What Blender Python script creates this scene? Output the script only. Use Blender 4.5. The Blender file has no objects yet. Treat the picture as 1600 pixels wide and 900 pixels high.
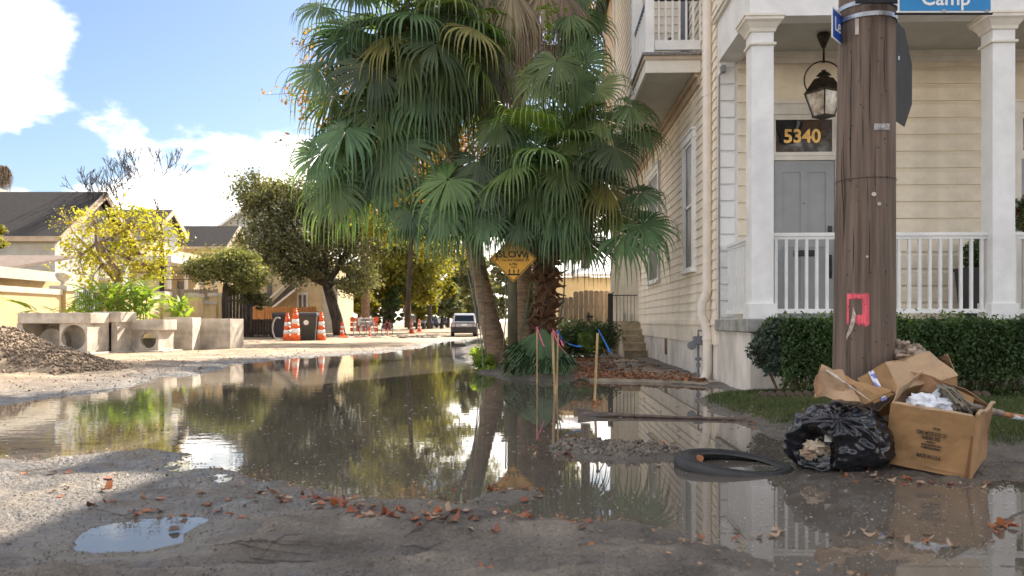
import bpy, math, random
import numpy as np
from mathutils import Vector, Matrix
R = random.Random(7)
rng = np.random.default_rng(7)
sc = bpy.context.scene
C = sc.collection
F, U0, V0, HC = 1300.0, 800.0, 502.0, 1.0      # measured focal length in photo pixels, principal point, horizon row, eye height

# ------------------------------------------------------------ camera
cam_d = bpy.data.cameras.new("camera"); cam = bpy.data.objects.new("camera", cam_d); C.objects.link(cam)
cam.location = (0, 0, HC); cam.rotation_euler = (math.pi/2, 0, 0)
cam_d.sensor_width = 36; cam_d.lens = 36*F/1600; cam_d.shift_y = (V0-450)/1600
cam_d.clip_start = 0.05; cam_d.clip_end = 3000
cam_d.dof.use_dof = True; cam_d.dof.focus_distance = 9.0; cam_d.dof.aperture_fstop = 2.8
sc.camera = cam
sc.render.engine = 'CYCLES'
sc.cycles.use_denoising = True
sc.cycles.max_bounces = 8; sc.cycles.transparent_max_bounces = 8
sc.view_settings.view_transform = 'Standard'; sc.view_settings.look = 'None'
sc.view_settings.gamma = 1; sc.view_settings.use_curve_mapping = False
sc.view_settings.exposure = 2.1

# ------------------------------------------------------------ sky and sun
SUN_AZ, SUN_EL = math.radians(25), math.radians(39)     # azimuth from +Y towards +X
w = bpy.data.worlds.new("World"); sc.world = w; w.use_nodes = True
nt = w.node_tree; nt.nodes.clear()
def wn(t, **k):
    n = nt.nodes.new(t)
    for a, b in k.items(): setattr(n, a, b)
    return n
def wmath(op, a, b=None, c=None, clamp=False):
    n = wn('ShaderNodeMath', operation=op); n.use_clamp = clamp
    for i, x in enumerate((a, b, c)):
        if x is None: continue
        if isinstance(x, (int, float)): n.inputs[i].default_value = x
        else: nt.links.new(x, n.inputs[i])
    return n.outputs[0]
sky = wn('ShaderNodeTexSky', sky_type='NISHITA'); sky.sun_disc = False
sky.sun_elevation = SUN_EL; sky.sun_rotation = SUN_AZ
sky.air_density = 1.0; sky.dust_density = 1.0; sky.ozone_density = 1.5
tc = wn('ShaderNodeTexCoord')
dv = tc.outputs['Generated']
sep = wn('ShaderNodeSeparateXYZ'); nt.links.new(dv, sep.inputs[0])
mp = wn('ShaderNodeMapping'); mp.inputs['Scale'].default_value = (1, 1, 1.9); nt.links.new(dv, mp.inputs[0])
def wnoise(scale, det, rough=.55, off=0):
    n = wn('ShaderNodeTexNoise'); n.inputs['Scale'].default_value = scale; n.inputs['Detail'].default_value = det
    n.inputs['Roughness'].default_value = rough
    m2 = wn('ShaderNodeMapping'); m2.inputs['Location'].default_value = (off, off*.7, 0)
    nt.links.new(mp.outputs[0], m2.inputs[0]); nt.links.new(m2.outputs[0], n.inputs['Vector'])
    return n.outputs['Fac']
def blob(u, v, inner, outer):
    d = Vector(((u-U0)/F, 1, (V0-v)/F)).normalized()
    n = wn('ShaderNodeVectorMath', operation='DISTANCE'); nt.links.new(dv, n.inputs[0]); n.inputs[1].default_value = d
    r = wn('ShaderNodeMapRange'); r.inputs[1].default_value = outer; r.inputs[2].default_value = inner
    r.inputs[3].default_value = 0; r.inputs[4].default_value = 1; nt.links.new(n.outputs['Value'], r.inputs[0])
    return r.outputs[0]
n1 = wnoise(9, 9, .6, 2.3); n2 = wnoise(2.2, 3, .5, 5.1)
band = wn('ShaderNodeMapRange'); nt.links.new(sep.outputs[2], band.inputs[0])
band.inputs[1].default_value = .252; band.inputs[2].default_value = .11; band.inputs[3].default_value = 0; band.inputs[4].default_value = .95
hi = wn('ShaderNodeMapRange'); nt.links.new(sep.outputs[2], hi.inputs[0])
hi.inputs[1].default_value = .36; hi.inputs[2].default_value = .6; hi.inputs[3].default_value = 0; hi.inputs[4].default_value = .35  # high cloud cover above the view, added to brighten the shaded house front
d = wmath('ADD', wmath('MULTIPLY', n1, 1.15), band.outputs[0])
d = wmath('ADD', d, wmath('MULTIPLY', wmath('SUBTRACT', wnoise(5.5, 4, .6, 1.7), .5), wmath('MULTIPLY', band.outputs[0], 2.2)))
d = wmath('ADD', d, wmath('MULTIPLY', blob(2, 62, .02, .092), .74))
d = wmath('SUBTRACT', d, wmath('MULTIPLY', blob(95, 268, .0, .09), .45))
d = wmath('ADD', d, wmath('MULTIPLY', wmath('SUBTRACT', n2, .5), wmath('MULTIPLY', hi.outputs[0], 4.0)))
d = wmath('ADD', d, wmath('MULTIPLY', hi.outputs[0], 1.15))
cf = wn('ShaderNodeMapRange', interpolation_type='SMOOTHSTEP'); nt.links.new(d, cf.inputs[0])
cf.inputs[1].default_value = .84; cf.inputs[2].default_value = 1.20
skc = wn('ShaderNodeMixRGB', blend_type='MULTIPLY'); skc.inputs[0].default_value = 1; nt.links.new(sky.outputs[0], skc.inputs[1])
skc.inputs[2].default_value = (.33, .345, .37, 1)
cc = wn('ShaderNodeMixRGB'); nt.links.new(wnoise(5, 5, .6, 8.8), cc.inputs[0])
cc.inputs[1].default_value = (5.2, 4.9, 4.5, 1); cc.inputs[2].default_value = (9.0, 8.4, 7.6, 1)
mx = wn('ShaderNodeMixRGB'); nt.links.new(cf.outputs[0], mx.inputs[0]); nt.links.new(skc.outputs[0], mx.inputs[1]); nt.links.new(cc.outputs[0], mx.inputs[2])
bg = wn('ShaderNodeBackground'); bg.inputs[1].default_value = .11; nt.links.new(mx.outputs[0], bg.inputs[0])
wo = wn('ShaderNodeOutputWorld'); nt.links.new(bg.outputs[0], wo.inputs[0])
sl = bpy.data.lights.new("sun", 'SUN'); sl.energy = 3.6; sl.angle = math.radians(.5); sl.color = (1, .9, .76)
so = bpy.data.objects.new("sun", sl); C.objects.link(so)
sdir = Vector((math.sin(SUN_AZ)*math.cos(SUN_EL), math.cos(SUN_AZ)*math.cos(SUN_EL), math.sin(SUN_EL)))
so.rotation_euler = (-sdir).to_track_quat('-Z', 'Y').to_euler(); so.location = (10, 30, 30)

# ------------------------------------------------------------ measuring helpers
def P(u, v, D): return Vector(((u-U0)*D/F, D, HC-(v-V0)*D/F))
def G(u, v, z=0.0):
    D = (HC-z)*F/(v-V0); return Vector(((u-U0)*D/F, D, z))
TH = math.radians(1.98); HO = Vector((3.243, 11.3, 0))
EX = Vector((math.cos(TH), -math.sin(TH), 0)); EY = Vector((math.sin(TH), math.cos(TH), 0))
def HL(u, v, ly):      # photo point on the plane local-y = ly of the house -> (lx, z)
    a = (u-U0)/F; k = Vector((a, 1, 0)); t = (ly+HO.dot(EY))/k.dot(EY)
    return (k*t-HO).dot(EX), HC-(v-V0)/F*t
def HX(u, v, lx):      # photo point on the plane local-x = lx of the house -> (ly, z)
    a = (u-U0)/F; k = Vector((a, 1, 0)); t = (lx+HO.dot(EX))/k.dot(EX)
    return (k*t-HO).dot(EY), HC-(v-V0)/F*t

# ------------------------------------------------------------ mesh builder
WL = {}
def wl(o): return WL.get(o.name, Vector((0, 0, 0)))
def link(o, parent=None):
    C.objects.link(o)
    if parent is not None: o.parent = parent
    return o
def tag(o, label=None, cat=None, group=None, kind=None):
    if label: o['label'] = label
    if cat: o['category'] = cat
    if group: o['group'] = group
    if kind: o['kind'] = kind
    return o
def thing(name, label, cat, loc=(0, 0, 0), rz=0, group=None, parent=None):
    o = bpy.data.objects.new(name, None); o.empty_display_size = .1; link(o, parent)
    o.location = loc; o.rotation_euler = (0, 0, rz); WL[o.name] = Vector(loc) if rz == 0 else Vector((0, 0, 0))
    return tag(o, label, cat, group)
class MB:
    def __init__(s): s.v = []; s.f = []; s.m = []; s.mi = 0
    def add(s, vs, fs):
        b = len(s.v); s.v.extend(tuple(x) for x in vs)
        for f in fs: s.f.append(tuple(b+i for i in f)); s.m.append(s.mi)
        return s
    def hexa(s, c):   # 8 corners: bottom 4 ccw, top 4 ccw
        return s.add(c, [(3, 2, 1, 0), (4, 5, 6, 7), (0, 1, 5, 4), (1, 2, 6, 5), (2, 3, 7, 6), (3, 0, 4, 7)])
    def box(s, x0, x1, y0, y1, z0, z1):
        return s.hexa([(x0, y0, z0), (x1, y0, z0), (x1, y1, z0), (x0, y1, z0), (x0, y0, z1), (x1, y0, z1), (x1, y1, z1), (x0, y1, z1)])
    def obox(s, c, ax, ay, az):  # centre and half axes
        c, ax, ay, az = map(Vector, (c, ax, ay, az))
        return s.hexa([c-ax-ay-az, c+ax-ay-az, c+ax+ay-az, c-ax+ay-az, c-ax-ay+az, c+ax-ay+az, c+ax+ay+az, c-ax+ay+az])
    def bar(s, a, b, w, h=None, up=(0, 0, 1)):
        a, b = Vector(a), Vector(b); h = h or w; d = (b-a)
        t = d.normalized(); u_ = Vector(up)
        if abs(t.dot(u_)) > .98: u_ = Vector((0, 1, 0))
        sx = t.cross(u_).normalized(); sz = sx.cross(t)
        return s.obox((a+b)/2, d/2, sx*w/2, sz*h/2)
    def tube(s, pts, r, n=8, cap=True):
        pts = [Vector(p) for p in pts]; rr = r if isinstance(r, (list, tuple)) else [r]*len(pts)
        b = len(s.v); prev = None
        for i, p in enumerate(pts):
            t = (pts[min(i+1, len(pts)-1)]-pts[max(i-1, 0)]).normalized()
            if prev is None:
                q = Vector((0, 0, 1)) if abs(t.z) < .9 else Vector((1, 0, 0)); prev = t.cross(q).normalized()
            prev = (prev-t*prev.dot(t)).normalized(); o = t.cross(prev)
            for k in range(n):
                a = 2*math.pi*k/n; s.v.append(tuple(p+prev*math.cos(a)*rr[i]+o*math.sin(a)*rr[i]))
        for i in range(len(pts)-1):
            for k in range(n):
                s.f.append((b+i*n+k, b+i*n+(k+1) % n, b+(i+1)*n+(k+1) % n, b+(i+1)*n+k)); s.m.append(s.mi)
        if cap:
            s.f.append(tuple(b+k for k in range(n))[::-1]); s.m.append(s.mi)
            e = b+(len(pts)-1)*n; s.f.append(tuple(e+k for k in range(n))); s.m.append(s.mi)
        return s
    def lathe(s, prof, n=24, c=(0, 0, 0), close=False):
        b = len(s.v); c = Vector(c)
        for r_, z in prof:
            for k in range(n):
                a = 2*math.pi*k/n; s.v.append((c.x+r_*math.cos(a), c.y+r_*math.sin(a), c.z+z))
        m = len(prof)
        for i in range(m if close else m-1):
            j = (i+1) % m
            for k in range(n):
                s.f.append((b+i*n+k, b+i*n+(k+1) % n, b+j*n+(k+1) % n, b+j*n+k)); s.m.append(s.mi)
        if not close:
            s.f.append(tuple(b+k for k in range(n))[::-1]); s.m.append(s.mi)
            s.f.append(tuple(b+(m-1)*n+k for k in range(n))); s.m.append(s.mi)
        return s
    def prism(s, pts, a, bvec):  # polygon of 3-D points extruded by bvec
        n = len(pts); p0 = [Vector(p) for p in pts]; bv = Vector(bvec)
        fs = [tuple(range(n))[::-1], tuple(range(n, 2*n))]+[(i, (i+1) % n, n+(i+1) % n, n+i) for i in range(n)]
        return s.add(p0+[p+bv for p in p0], fs)
    def blob(s, c, rx, ry, rz, seg=16, ring=10, lump=.15, seed=0, freq=2.0):
        from mathutils import noise
        b = len(s.v); c = Vector(c)
        for i in range(ring+1):
            ph = math.pi*i/ring
            for k in range(seg):
                a = 2*math.pi*k/seg; d = Vector((math.sin(ph)*math.cos(a), math.sin(ph)*math.sin(a), math.cos(ph)))
                q = 1+lump*noise.fractal(d*freq+Vector((seed, seed*1.7, 0)), 1, 2, 3)
                s.v.append((c.x+d.x*rx*q, c.y+d.y*ry*q, c.z+d.z*rz*q))
        for i in range(ring):
            for k in range(seg):
                s.f.append((b+i*seg+k, b+i*seg+(k+1) % seg, b+(i+1)*seg+(k+1) % seg, b+(i+1)*seg+k)); s.m.append(s.mi)
        return s
    def build(s, name, mat, parent=None, smooth=False, bevel=0, origin=None, local=False):
        me = bpy.data.meshes.new(name); off = Vector((0, 0, 0))
        if not local:
            off = wl(parent) if parent is not None else Vector(origin or (0, 0, 0))
        va = np.array(s.v, dtype=np.float64).reshape(-1, 3)-np.array(off)
        me.from_pydata(va.tolist(), [], s.f)
        for m in (mat if isinstance(mat, (list, tuple)) else [mat]): me.materials.append(m)
        if isinstance(mat, (list, tuple)): me.polygons.foreach_set('material_index', s.m)
        if smooth: me.polygons.foreach_set('use_smooth', [True]*len(me.polygons))
        me.update()
        o = bpy.data.objects.new(name, me); link(o, parent)
        if parent is None and origin is not None: o.location = origin
        WL[o.name] = Vector(off)
        if bevel:
            b = o.modifiers.new('bevel', 'BEVEL'); b.width = bevel; b.segments = 2; b.limit_method = 'ANGLE'
        return o
def mesh_np(name, V, Fq, mat, parent=None, origin=(0, 0, 0), smooth=False):
    V = np.asarray(V, dtype=np.float32)-np.array(wl(parent) if parent is not None else origin, dtype=np.float32)
    Fq = np.asarray(Fq, dtype=np.int32); n, k = Fq.shape
    me = bpy.data.meshes.new(name); me.vertices.add(len(V)); me.vertices.foreach_set('co', V.ravel())
    me.loops.add(n*k); me.loops.foreach_set('vertex_index', Fq.ravel())
    me.polygons.add(n); me.polygons.foreach_set('loop_start', np.arange(0, n*k, k, dtype=np.int32))
    me.polygons.foreach_set('loop_total', np.full(n, k, dtype=np.int32))
    if smooth: me.polygons.foreach_set('use_smooth', np.ones(n, dtype=bool))
    me.materials.append(mat); me.update(calc_edges=True); me.validate()
    o = bpy.data.objects.new(name, me); link(o, parent)
    if parent is None: o.location = origin
    return o
def leaf_quads(pos, size, aspect=.5, flat=0.0, r=None, fold=True):
    """rhombic leaves folded on the midrib: 4 verts and 2 triangles packed as quads would lose the fold, so triangles"""
    r = r or rng; n = len(pos); pos = np.asarray(pos)
    a = r.normal(size=(n, 3)); a[:, 2] *= (1-flat); a /= np.linalg.norm(a, axis=1)[:, None]
    b = r.normal(size=(n, 3)); b[:, 2] *= (1-flat)
    b -= a*(a*b).sum(1)[:, None]; b /= np.linalg.norm(b, axis=1)[:, None]
    c = np.cross(a, b)
    sz = (size*(.6+.8*r.random(n)))[:, None] if np.isscalar(size) else np.asarray(size)[:, None]
    p0 = pos-a*sz*.5; p2 = pos+a*sz*.5; m = c*sz*.12
    p1 = pos+b*sz*aspect*.5+m; p3 = pos-b*sz*aspect*.5+m
    V = np.stack([p0, p1, p2, p3], 1).reshape(-1, 3); i = np.arange(n)*4
    return V, np.concatenate([np.stack([i, i+1, i+2], 1), np.stack([i, i+2, i+3], 1)])
def text_mesh(txt, size, name, mat, mtx, parent=None, extrude=.0015, bold=0, align='CENTER', sx=1.0):
    cu = bpy.data.curves.new(name, 'FONT'); cu.body = txt; cu.size = size; cu.align_x = align; cu.align_y = 'CENTER'
    cu.extrude = extrude; cu.offset = bold; cu.resolution_u = 3
    t = bpy.data.objects.new(name+'_curve', cu); C.objects.link(t)
    dg = bpy.context.evaluated_depsgraph_get(); me = bpy.data.meshes.new_from_object(t.evaluated_get(dg))
    bpy.data.objects.remove(t); bpy.data.curves.remove(cu)
    me.name = name; me.transform(mtx @ Matrix.Diagonal((sx, 1, 1, 1))); me.materials.clear(); me.materials.append(mat)
    if parent is not None: me.transform(Matrix.Translation(-wl(parent)))
    return link(bpy.data.objects.new(name, me), parent)
def basis(o, x, y):
    x = Vector(x).normalized(); y = Vector(y); y = (y-x*y.dot(x)).normalized(); z = x.cross(y)
    return Matrix.Translation(Vector(o)) @ Matrix((x, y, z)).transposed().to_4x4()

# ------------------------------------------------------------ materials
def mat(name, col, rough=.7, var=.12, scale=6, bump=0, bscale=30, spec=.5, metal=0, stretch=(1, 1, 1), island=0, col2=None,
        trans=0, tcol=None, mixlo=.35, mixhi=.65, det=5, coat=0, bdist=.01):
    m = bpy.data.materials.new(name); m.use_nodes = True; t = m.node_tree; t.nodes.clear()
    N = t.nodes.new; L = t.links.new
    out = N('ShaderNodeOutputMaterial'); p = N('ShaderNodeBsdfPrincipled'); L(p.outputs[0], out.inputs[0])
    tcn = N('ShaderNodeTexCoord'); mp_ = N('ShaderNodeMapping'); L(tcn.outputs['Object'], mp_.inputs[0])
    mp_.inputs['Scale'].default_value = stretch
    ns = N('ShaderNodeTexNoise'); L(mp_.outputs[0], ns.inputs['Vector']); ns.inputs['Scale'].default_value = scale; ns.inputs['Detail'].default_value = det
    ns.inputs['Roughness'].default_value = .6
    c2 = col2 or tuple(min(1, x*(1-var*2)) for x in col)
    if not col2: col = tuple(min(1, x*(1+var*.6)) for x in col)
    mr = N('ShaderNodeMapRange'); L(ns.outputs['Fac'], mr.inputs[0]); mr.inputs[1].default_value = mixlo; mr.inputs[2].default_value = mixhi
    mix = N('ShaderNodeMixRGB'); mix.inputs[1].default_value = (*c2, 1); mix.inputs[2].default_value = (*col, 1)
    fac = mr.outputs[0]
    if island:
        ge = N('ShaderNodeNewGeometry'); ml = N('ShaderNodeMixRGB'); ml.inputs[0].default_value = island
        L(fac, ml.inputs[1]); L(ge.outputs['Random Per Island'], ml.inputs[2]); fac = ml.outputs[0]
    L(fac, mix.inputs[0]); colo = mix.outputs[0]
    L(colo, p.inputs['Base Color'])
    p.inputs['Roughness'].default_value = rough; p.inputs['Metallic'].default_value = metal
    p.inputs['Specular IOR Level'].default_value = spec
    if coat: p.inputs['Coat Weight'].default_value = coat
    if bump:
        nb = N('ShaderNodeTexNoise'); L(mp_.outputs[0], nb.inputs['Vector']); nb.inputs['Scale'].default_value = bscale; nb.inputs['Detail'].default_value = 6
        bp = N('ShaderNodeBump'); bp.inputs['Strength'].default_value = bump; bp.inputs['Distance'].default_value = bdist
        L(nb.outputs['Fac'], bp.inputs['Height']); L(bp.outputs[0], p.inputs['Normal'])
    if trans:
        tr = N('ShaderNodeBsdfTranslucent'); ms = N('ShaderNodeMixShader'); ms.inputs[0].default_value = trans
        if tcol:
            mm = N('ShaderNodeMixRGB'); mm.blend_type = 'MULTIPLY'; mm.inputs[0].default_value = 1; L(colo, mm.inputs[1]); mm.inputs[2].default_value = (*tcol, 1)
            L(mm.outputs[0], tr.inputs[0])
        else: L(colo, tr.inputs[0])
        L(p.outputs[0], ms.inputs[1]); L(tr.outputs[0], ms.inputs[2]); L(ms.outputs[0], out.inputs[0])
    return m
def attr_mix(m, attr, col, rough=None):
    """blend the base colour (and roughness) of material m towards col by a mesh attribute"""
    t = m.node_tree; p = next(n for n in t.nodes if n.type == 'BSDF_PRINCIPLED')
    a = t.nodes.new('ShaderNodeAttribute'); a.attribute_name = attr
    mx_ = t.nodes.new('ShaderNodeMixRGB'); t.links.new(a.outputs['Fac'], mx_.inputs[0])
    src = p.inputs['Base Color'].links[0].from_socket
    t.links.new(src, mx_.inputs[1]); mx_.inputs[2].default_value = (*col, 1); t.links.new(mx_.outputs[0], p.inputs['Base Color'])
    if rough is not None:
        q = t.nodes.new('ShaderNodeMixRGB'); t.links.new(a.outputs['Fac'], q.inputs[0]); r0 = p.inputs['Roughness']
        if r0.links: t.links.new(r0.links[0].from_socket, q.inputs[1])
        else: q.inputs[1].default_value = (r0.default_value,)*3+(1,)
        q.inputs[2].default_value = (rough,)*3+(1,); t.links.new(q.outputs[0], r0)
cream = mat('cream_paint', (.80, .70, .54), .55, .09, 2.2, .3, 25)
beige = mat('beige_paint', (.82, .73, .60), .6, .10, 1.8, .3, 25)
white = mat('white_paint', (.78, .775, .76), .45, .07, 2.2, .25, 30)
offwhite = mat('warm_white_paint', (.76, .71, .62), .5, .07, 3, .1, 50)
stucco = mat('painted_foundation', (.70, .64, .57), .8, .16, 2.2, .45, 30, stretch=(1, 1, .5))
soffit = mat('porch_ceiling_paint', (.50, .50, .45), .6, .06, 2)
greydoor = mat('grey_door_paint', (.30, .31, .31), .4, .05, 3)
glass = mat('dark_window_glass', (.02, .022, .025), .04, .1, 3, spec=.8)
curtain = mat('window_pane_grey', (.16, .165, .17), .35, .3, 2, spec=.3)
blackmetal = mat('black_metal', (.02, .02, .02), .45, .2, 10)
bronze = mat('lantern_bronze', (.05, .035, .025), .45, .4, 20, metal=.6)
steel = mat('galvanised_steel', (.55, .56, .58), .35, .15, 12, metal=.9)
gold = mat('gold_leaf_numerals', (.80, .48, .14), .35, .1, 10, metal=.3)
concrete = mat('cast_concrete', (.56, .50, .42), .9, .2, 2.5, .5, 25, bdist=.02)
slabcon = mat('porch_slab_concrete', (.34, .33, .30), .85, .2, 5, .4, 50)
walkcon = mat('walk_concrete', (.36, .30, .23), .85, .25, 2.5, .5, 50)
yellowwall = mat('yellow_stucco', (.62, .47, .25), .85, .08, 1.2, .3, 30)
capwhite = mat('wall_cap_white', (.56, .51, .42), .8, .1, 3)
wood_grey = mat('weathered_fence_wood', (.30, .23, .16), .85, .3, 4, .4, 40, stretch=(4, 4, .4), island=.5)
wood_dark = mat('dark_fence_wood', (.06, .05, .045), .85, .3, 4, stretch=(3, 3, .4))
wood_orange = mat('orange_fence_wood', (.50, .22, .07), .8, .2, 3, stretch=(4, 4, .4), island=.4)
stakewood = mat('stake_pine', (.50, .34, .16), .75, .2, 10, .3, 60, stretch=(3, 3, .3))
polewood = mat('pole_wood', (.205, .150, .115), .9, .3, 22, .8, 34, stretch=(1, 1, .04), col2=(.07, .05, .038), bdist=.02, mixlo=.3, mixhi=.7)
shingle = mat('dark_roof_shingles', (.022, .018, .019), .9, .3, 6, .5, 20, stretch=(1, 1, 3))
shingle_tan = mat('tan_roof_shingles', (.17, .125, .10), .9, .2, 5, .5, 20)
siding_white = mat('white_siding_far', (.50, .50, .47), .7, .08, 2)
siding_cream = mat('cream_siding_far', (.62, .50, .30), .7, .08, 2)
trimtan = mat('tan_fascia', (.48, .38, .28), .7, .1, 3)
cardboard = mat('cardboard', (.32, .18, .075), .85, .2, 3, .3, 30)
cardboard_pale = mat('pale_cardboard', (.42, .28, .165), .85, .1, 5, .3, 20)
cardboard_in = mat('cardboard_inside', (.30, .17, .09), .9, .15, 5)
blackplastic = mat('black_bag_plastic', (.012, .013, .018), .2, .2, 8, .15, 9, spec=.6, bdist=.02)
rubber = mat('tyre_rubber', (.022, .022, .024), .55, .3, 8, .4, 60)
paper = mat('white_paper', (.72, .74, .80), .8, .08, 8)
rag = mat('dirty_rag', (.42, .33, .26), .9, .3, 8, .6, 30, bdist=.02)
ink = mat('black_ink', (.025, .02, .018), .8, .1, 9)
pinkpaint = mat('pink_marking_paint', (.85, .13, .17), .8, .25, 25, .5, 40, stretch=(1, 1, .2))
pinktape = mat('pink_flagging_tape', (.85, .16, .32), .45, .1, 8, trans=.25)
bluetape = mat('blue_flagging_tape', (.01, .17, .60), .4, .1, 8, trans=.2)
bluesign = mat('blue_sign_sheet', (.02, .22, .50), .35, .04, 4)
blueplate = mat('deep_blue_sign_sheet', (.01, .08, .42), .35, .04, 4)
signwhite = mat('sign_white', (.78, .78, .76), .4, .04, 6)
signyellow = mat('amber_sign_sheet', (.85, .42, .015), .4, .08, 5)
signback = mat('sign_back_dark', (.02, .02, .022), .6, .15, 5, spec=.25)
orange = mat('safety_orange', (.85, .13, .02), .5, .12, 6)
reflwhite = mat('reflective_white', (.8, .8, .78), .5, .06, 6)
palmbark = mat('palm_trunk_bark', (.34, .23, .14), .9, .3, 5, .8, 18, stretch=(1, 1, 4), col2=(.16, .105, .065), bdist=.03)
boot = mat('palm_leaf_base', (.17, .085, .04), .85, .3, 9, .6, 30, island=.6, bdist=.02)
bark = mat('tree_bark', (.07, .055, .045), .95, .3, 6, .8, 20, stretch=(1, 1, .3), bdist=.05)
barkpale = mat('pale_bark', (.30, .21, .14), .9, .25, 6, .5, 20, stretch=(1, 1, .3), bdist=.03)
pfrond = [mat('palm_frond_green', (.125, .205, .085), .42, .2, 4, island=.7, col2=(.038, .080, .036), trans=.28, tcol=(1.3, 1.5, .6)),
          mat('palm_frond_mid', (.175, .240, .080), .42, .2, 4, island=.7, col2=(.055, .11, .036), trans=.32, tcol=(1.3, 1.5, .5)),
          mat('palm_frond_young', (.15, .25, .05), .4, .2, 4, island=.5, col2=(.07, .15, .025), trans=.3, tcol=(1.4, 1.5, .5)),
          mat('palm_frond_dry', (.38, .30, .20), .8, .2, 4, island=.9, col2=(.10, .075, .048), trans=.15),
          mat('palm_frond_greyed', (.30, .32, .27), .7, .2, 4, island=.8, col2=(.12, .14, .10), trans=.15)]
for m in pfrond:      # every frond its own tone: object random on the base colour
    t = m.node_tree; p = next(n for n in t.nodes if n.type == 'BSDF_PRINCIPLED'); src = p.inputs['Base Color'].links[0].from_socket
    oi = t.nodes.new('ShaderNodeObjectInfo'); hs = t.nodes.new('ShaderNodeHueSaturation'); q = t.nodes.new('ShaderNodeMapRange'); q.inputs[3].default_value = .6; q.inputs[4].default_value = 1.55
    t.links.new(oi.outputs['Random'], q.inputs[0]); t.links.new(q.outputs[0], hs.inputs['Value']); t.links.new(src, hs.inputs['Color'])
    q2 = t.nodes.new('ShaderNodeMath'); q2.operation = 'MULTIPLY'; q2.inputs[1].default_value = 7.13; t.links.new(oi.outputs['Random'], q2.inputs[0]); q3 = t.nodes.new('ShaderNodeMath'); q3.operation = 'FRACT'; t.links.new(q2.outputs[0], q3.inputs[0])
    q4 = t.nodes.new('ShaderNodeMapRange'); q4.inputs[3].default_value = .465; q4.inputs[4].default_value = .515; t.links.new(q3.outputs[0], q4.inputs[0]); t.links.new(q4.outputs[0], hs.inputs['Hue'])
    for l in list(src.links):
        if l.to_node != hs: t.links.new(hs.outputs[0], l.to_socket)
def foliage(name, a, b, t=.45, tc_=(1.6, 1.5, .6)):
    return mat(name, a, .6, .2, 1.1, island=.55, col2=b, trans=t, tcol=tc_, mixlo=.4, mixhi=.6)
fol_oak = foliage('oak_foliage', (.22, .225, .12), (.06, .07, .04), .4)
fol_yel = foliage('yellow_green_foliage', (.24, .23, .045), (.08, .09, .02), .55)
fol_small = foliage('yellowing_foliage', (.46, .40, .05), (.18, .22, .035), .5)
fol_olive = foliage('olive_foliage', (.27, .28, .12), (.09, .11, .045), .45)
fol_far = foliage('distant_foliage', (.13, .15, .07), (.06, .075, .04), .4)
fol_orange = foliage('autumn_foliage', (.40, .17, .035), (.17, .16, .03), .5, (1.3, 1.2, .7))
fol_hedge = foliage('hedge_foliage', (.085, .145, .038), (.024, .05, .016), .25, (1.2, 1.4, .5))
fol_priv = foliage('ligustrum_foliage', (.085, .115, .075), (.03, .05, .032), .2, (1.2, 1.3, .8))
fol_bright = foliage('bright_garden_foliage', (.32, .40, .075), (.13, .22, .045), .5, (1.4, 1.4, .5))
grassm = foliage('grass_blades', (.15, .17, .06), (.04, .07, .02), .3, (1.2, 1.3, .5))
leafm = [mat('fallen_leaf_rust', (.36, .10, .04), .55, .25, 12, .3, 60, island=.5, col2=(.15, .05, .03), trans=.15),
         mat('fallen_leaf_orange', (.45, .16, .05), .55, .2, 12, .3, 60, island=.5, col2=(.30, .10, .04), trans=.2),
         mat('fallen_leaf_tan', (.50, .36, .25), .65, .2, 12, .3, 60, island=.5, col2=(.28, .18, .12), trans=.15),
         mat('fallen_leaf_brown', (.14, .075, .045), .6, .25, 12, .3, 60, island=.5, col2=(.06, .03, .02), trans=.1)]
gravelm = mat('gravel_stone', (.34, .25, .17), .9, .3, 9, island=.8, col2=(.13, .10, .08))
clodm = mat('mud_clod', (.17, .14, .11), .6, .25, 6, .7, 25, bdist=.02)

# ------------------------------------------------------------ ground relief
def hashn(ix, iy, s):
    h = (ix.astype(np.int64)*374761393+iy.astype(np.int64)*668265263+s*144269504) & 0xffffffff
    h = ((h ^ (h >> 13))*1274126177) & 0xffffffff
    return ((h ^ (h >> 16)) & 0xffff)/65535.0
def vnoise(x, y, s):
    ix, iy = np.floor(x), np.floor(y); fx, fy = x-ix, y-iy; fx = fx*fx*(3-2*fx); fy = fy*fy*(3-2*fy)
    a, b, c_, d_ = hashn(ix, iy, s), hashn(ix+1, iy, s), hashn(ix, iy+1, s), hashn(ix+1, iy+1, s)
    return (a*(1-fx)+b*fx)*(1-fy)+(c_*(1-fx)+d_*fx)*fy-.5
def fbm(x, y, s, oc=4):
    t = 0; a = 1
    for i in range(oc): t = t+a*vnoise(x*2**i+17.3*i, y*2**i+5.1*i, s+i); a *= .5
    return t
def sdpoly(x, y, poly):     # >0 outside
    d = np.full(x.shape, 1e9); ins = np.zeros(x.shape, bool); n = len(poly)
    for i in range(n):
        ax, ay = poly[i]; bx, by = poly[(i+1) % n]; ex, ey = bx-ax, by-ay
        t = np.clip(((x-ax)*ex+(y-ay)*ey)/(ex*ex+ey*ey+1e-12), 0, 1)
        d = np.minimum(d, (x-ax-t*ex)**2+(y-ay-t*ey)**2)
        if ay != by: ins ^= ((ay > y) != (by > y)) & (x < ex*(y-ay)/(by-ay)+ax)
    d = np.sqrt(d); return np.where(ins, -d, d)
def gp(l): return [tuple(G(u, v)[:2]) for u, v in l]
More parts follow.
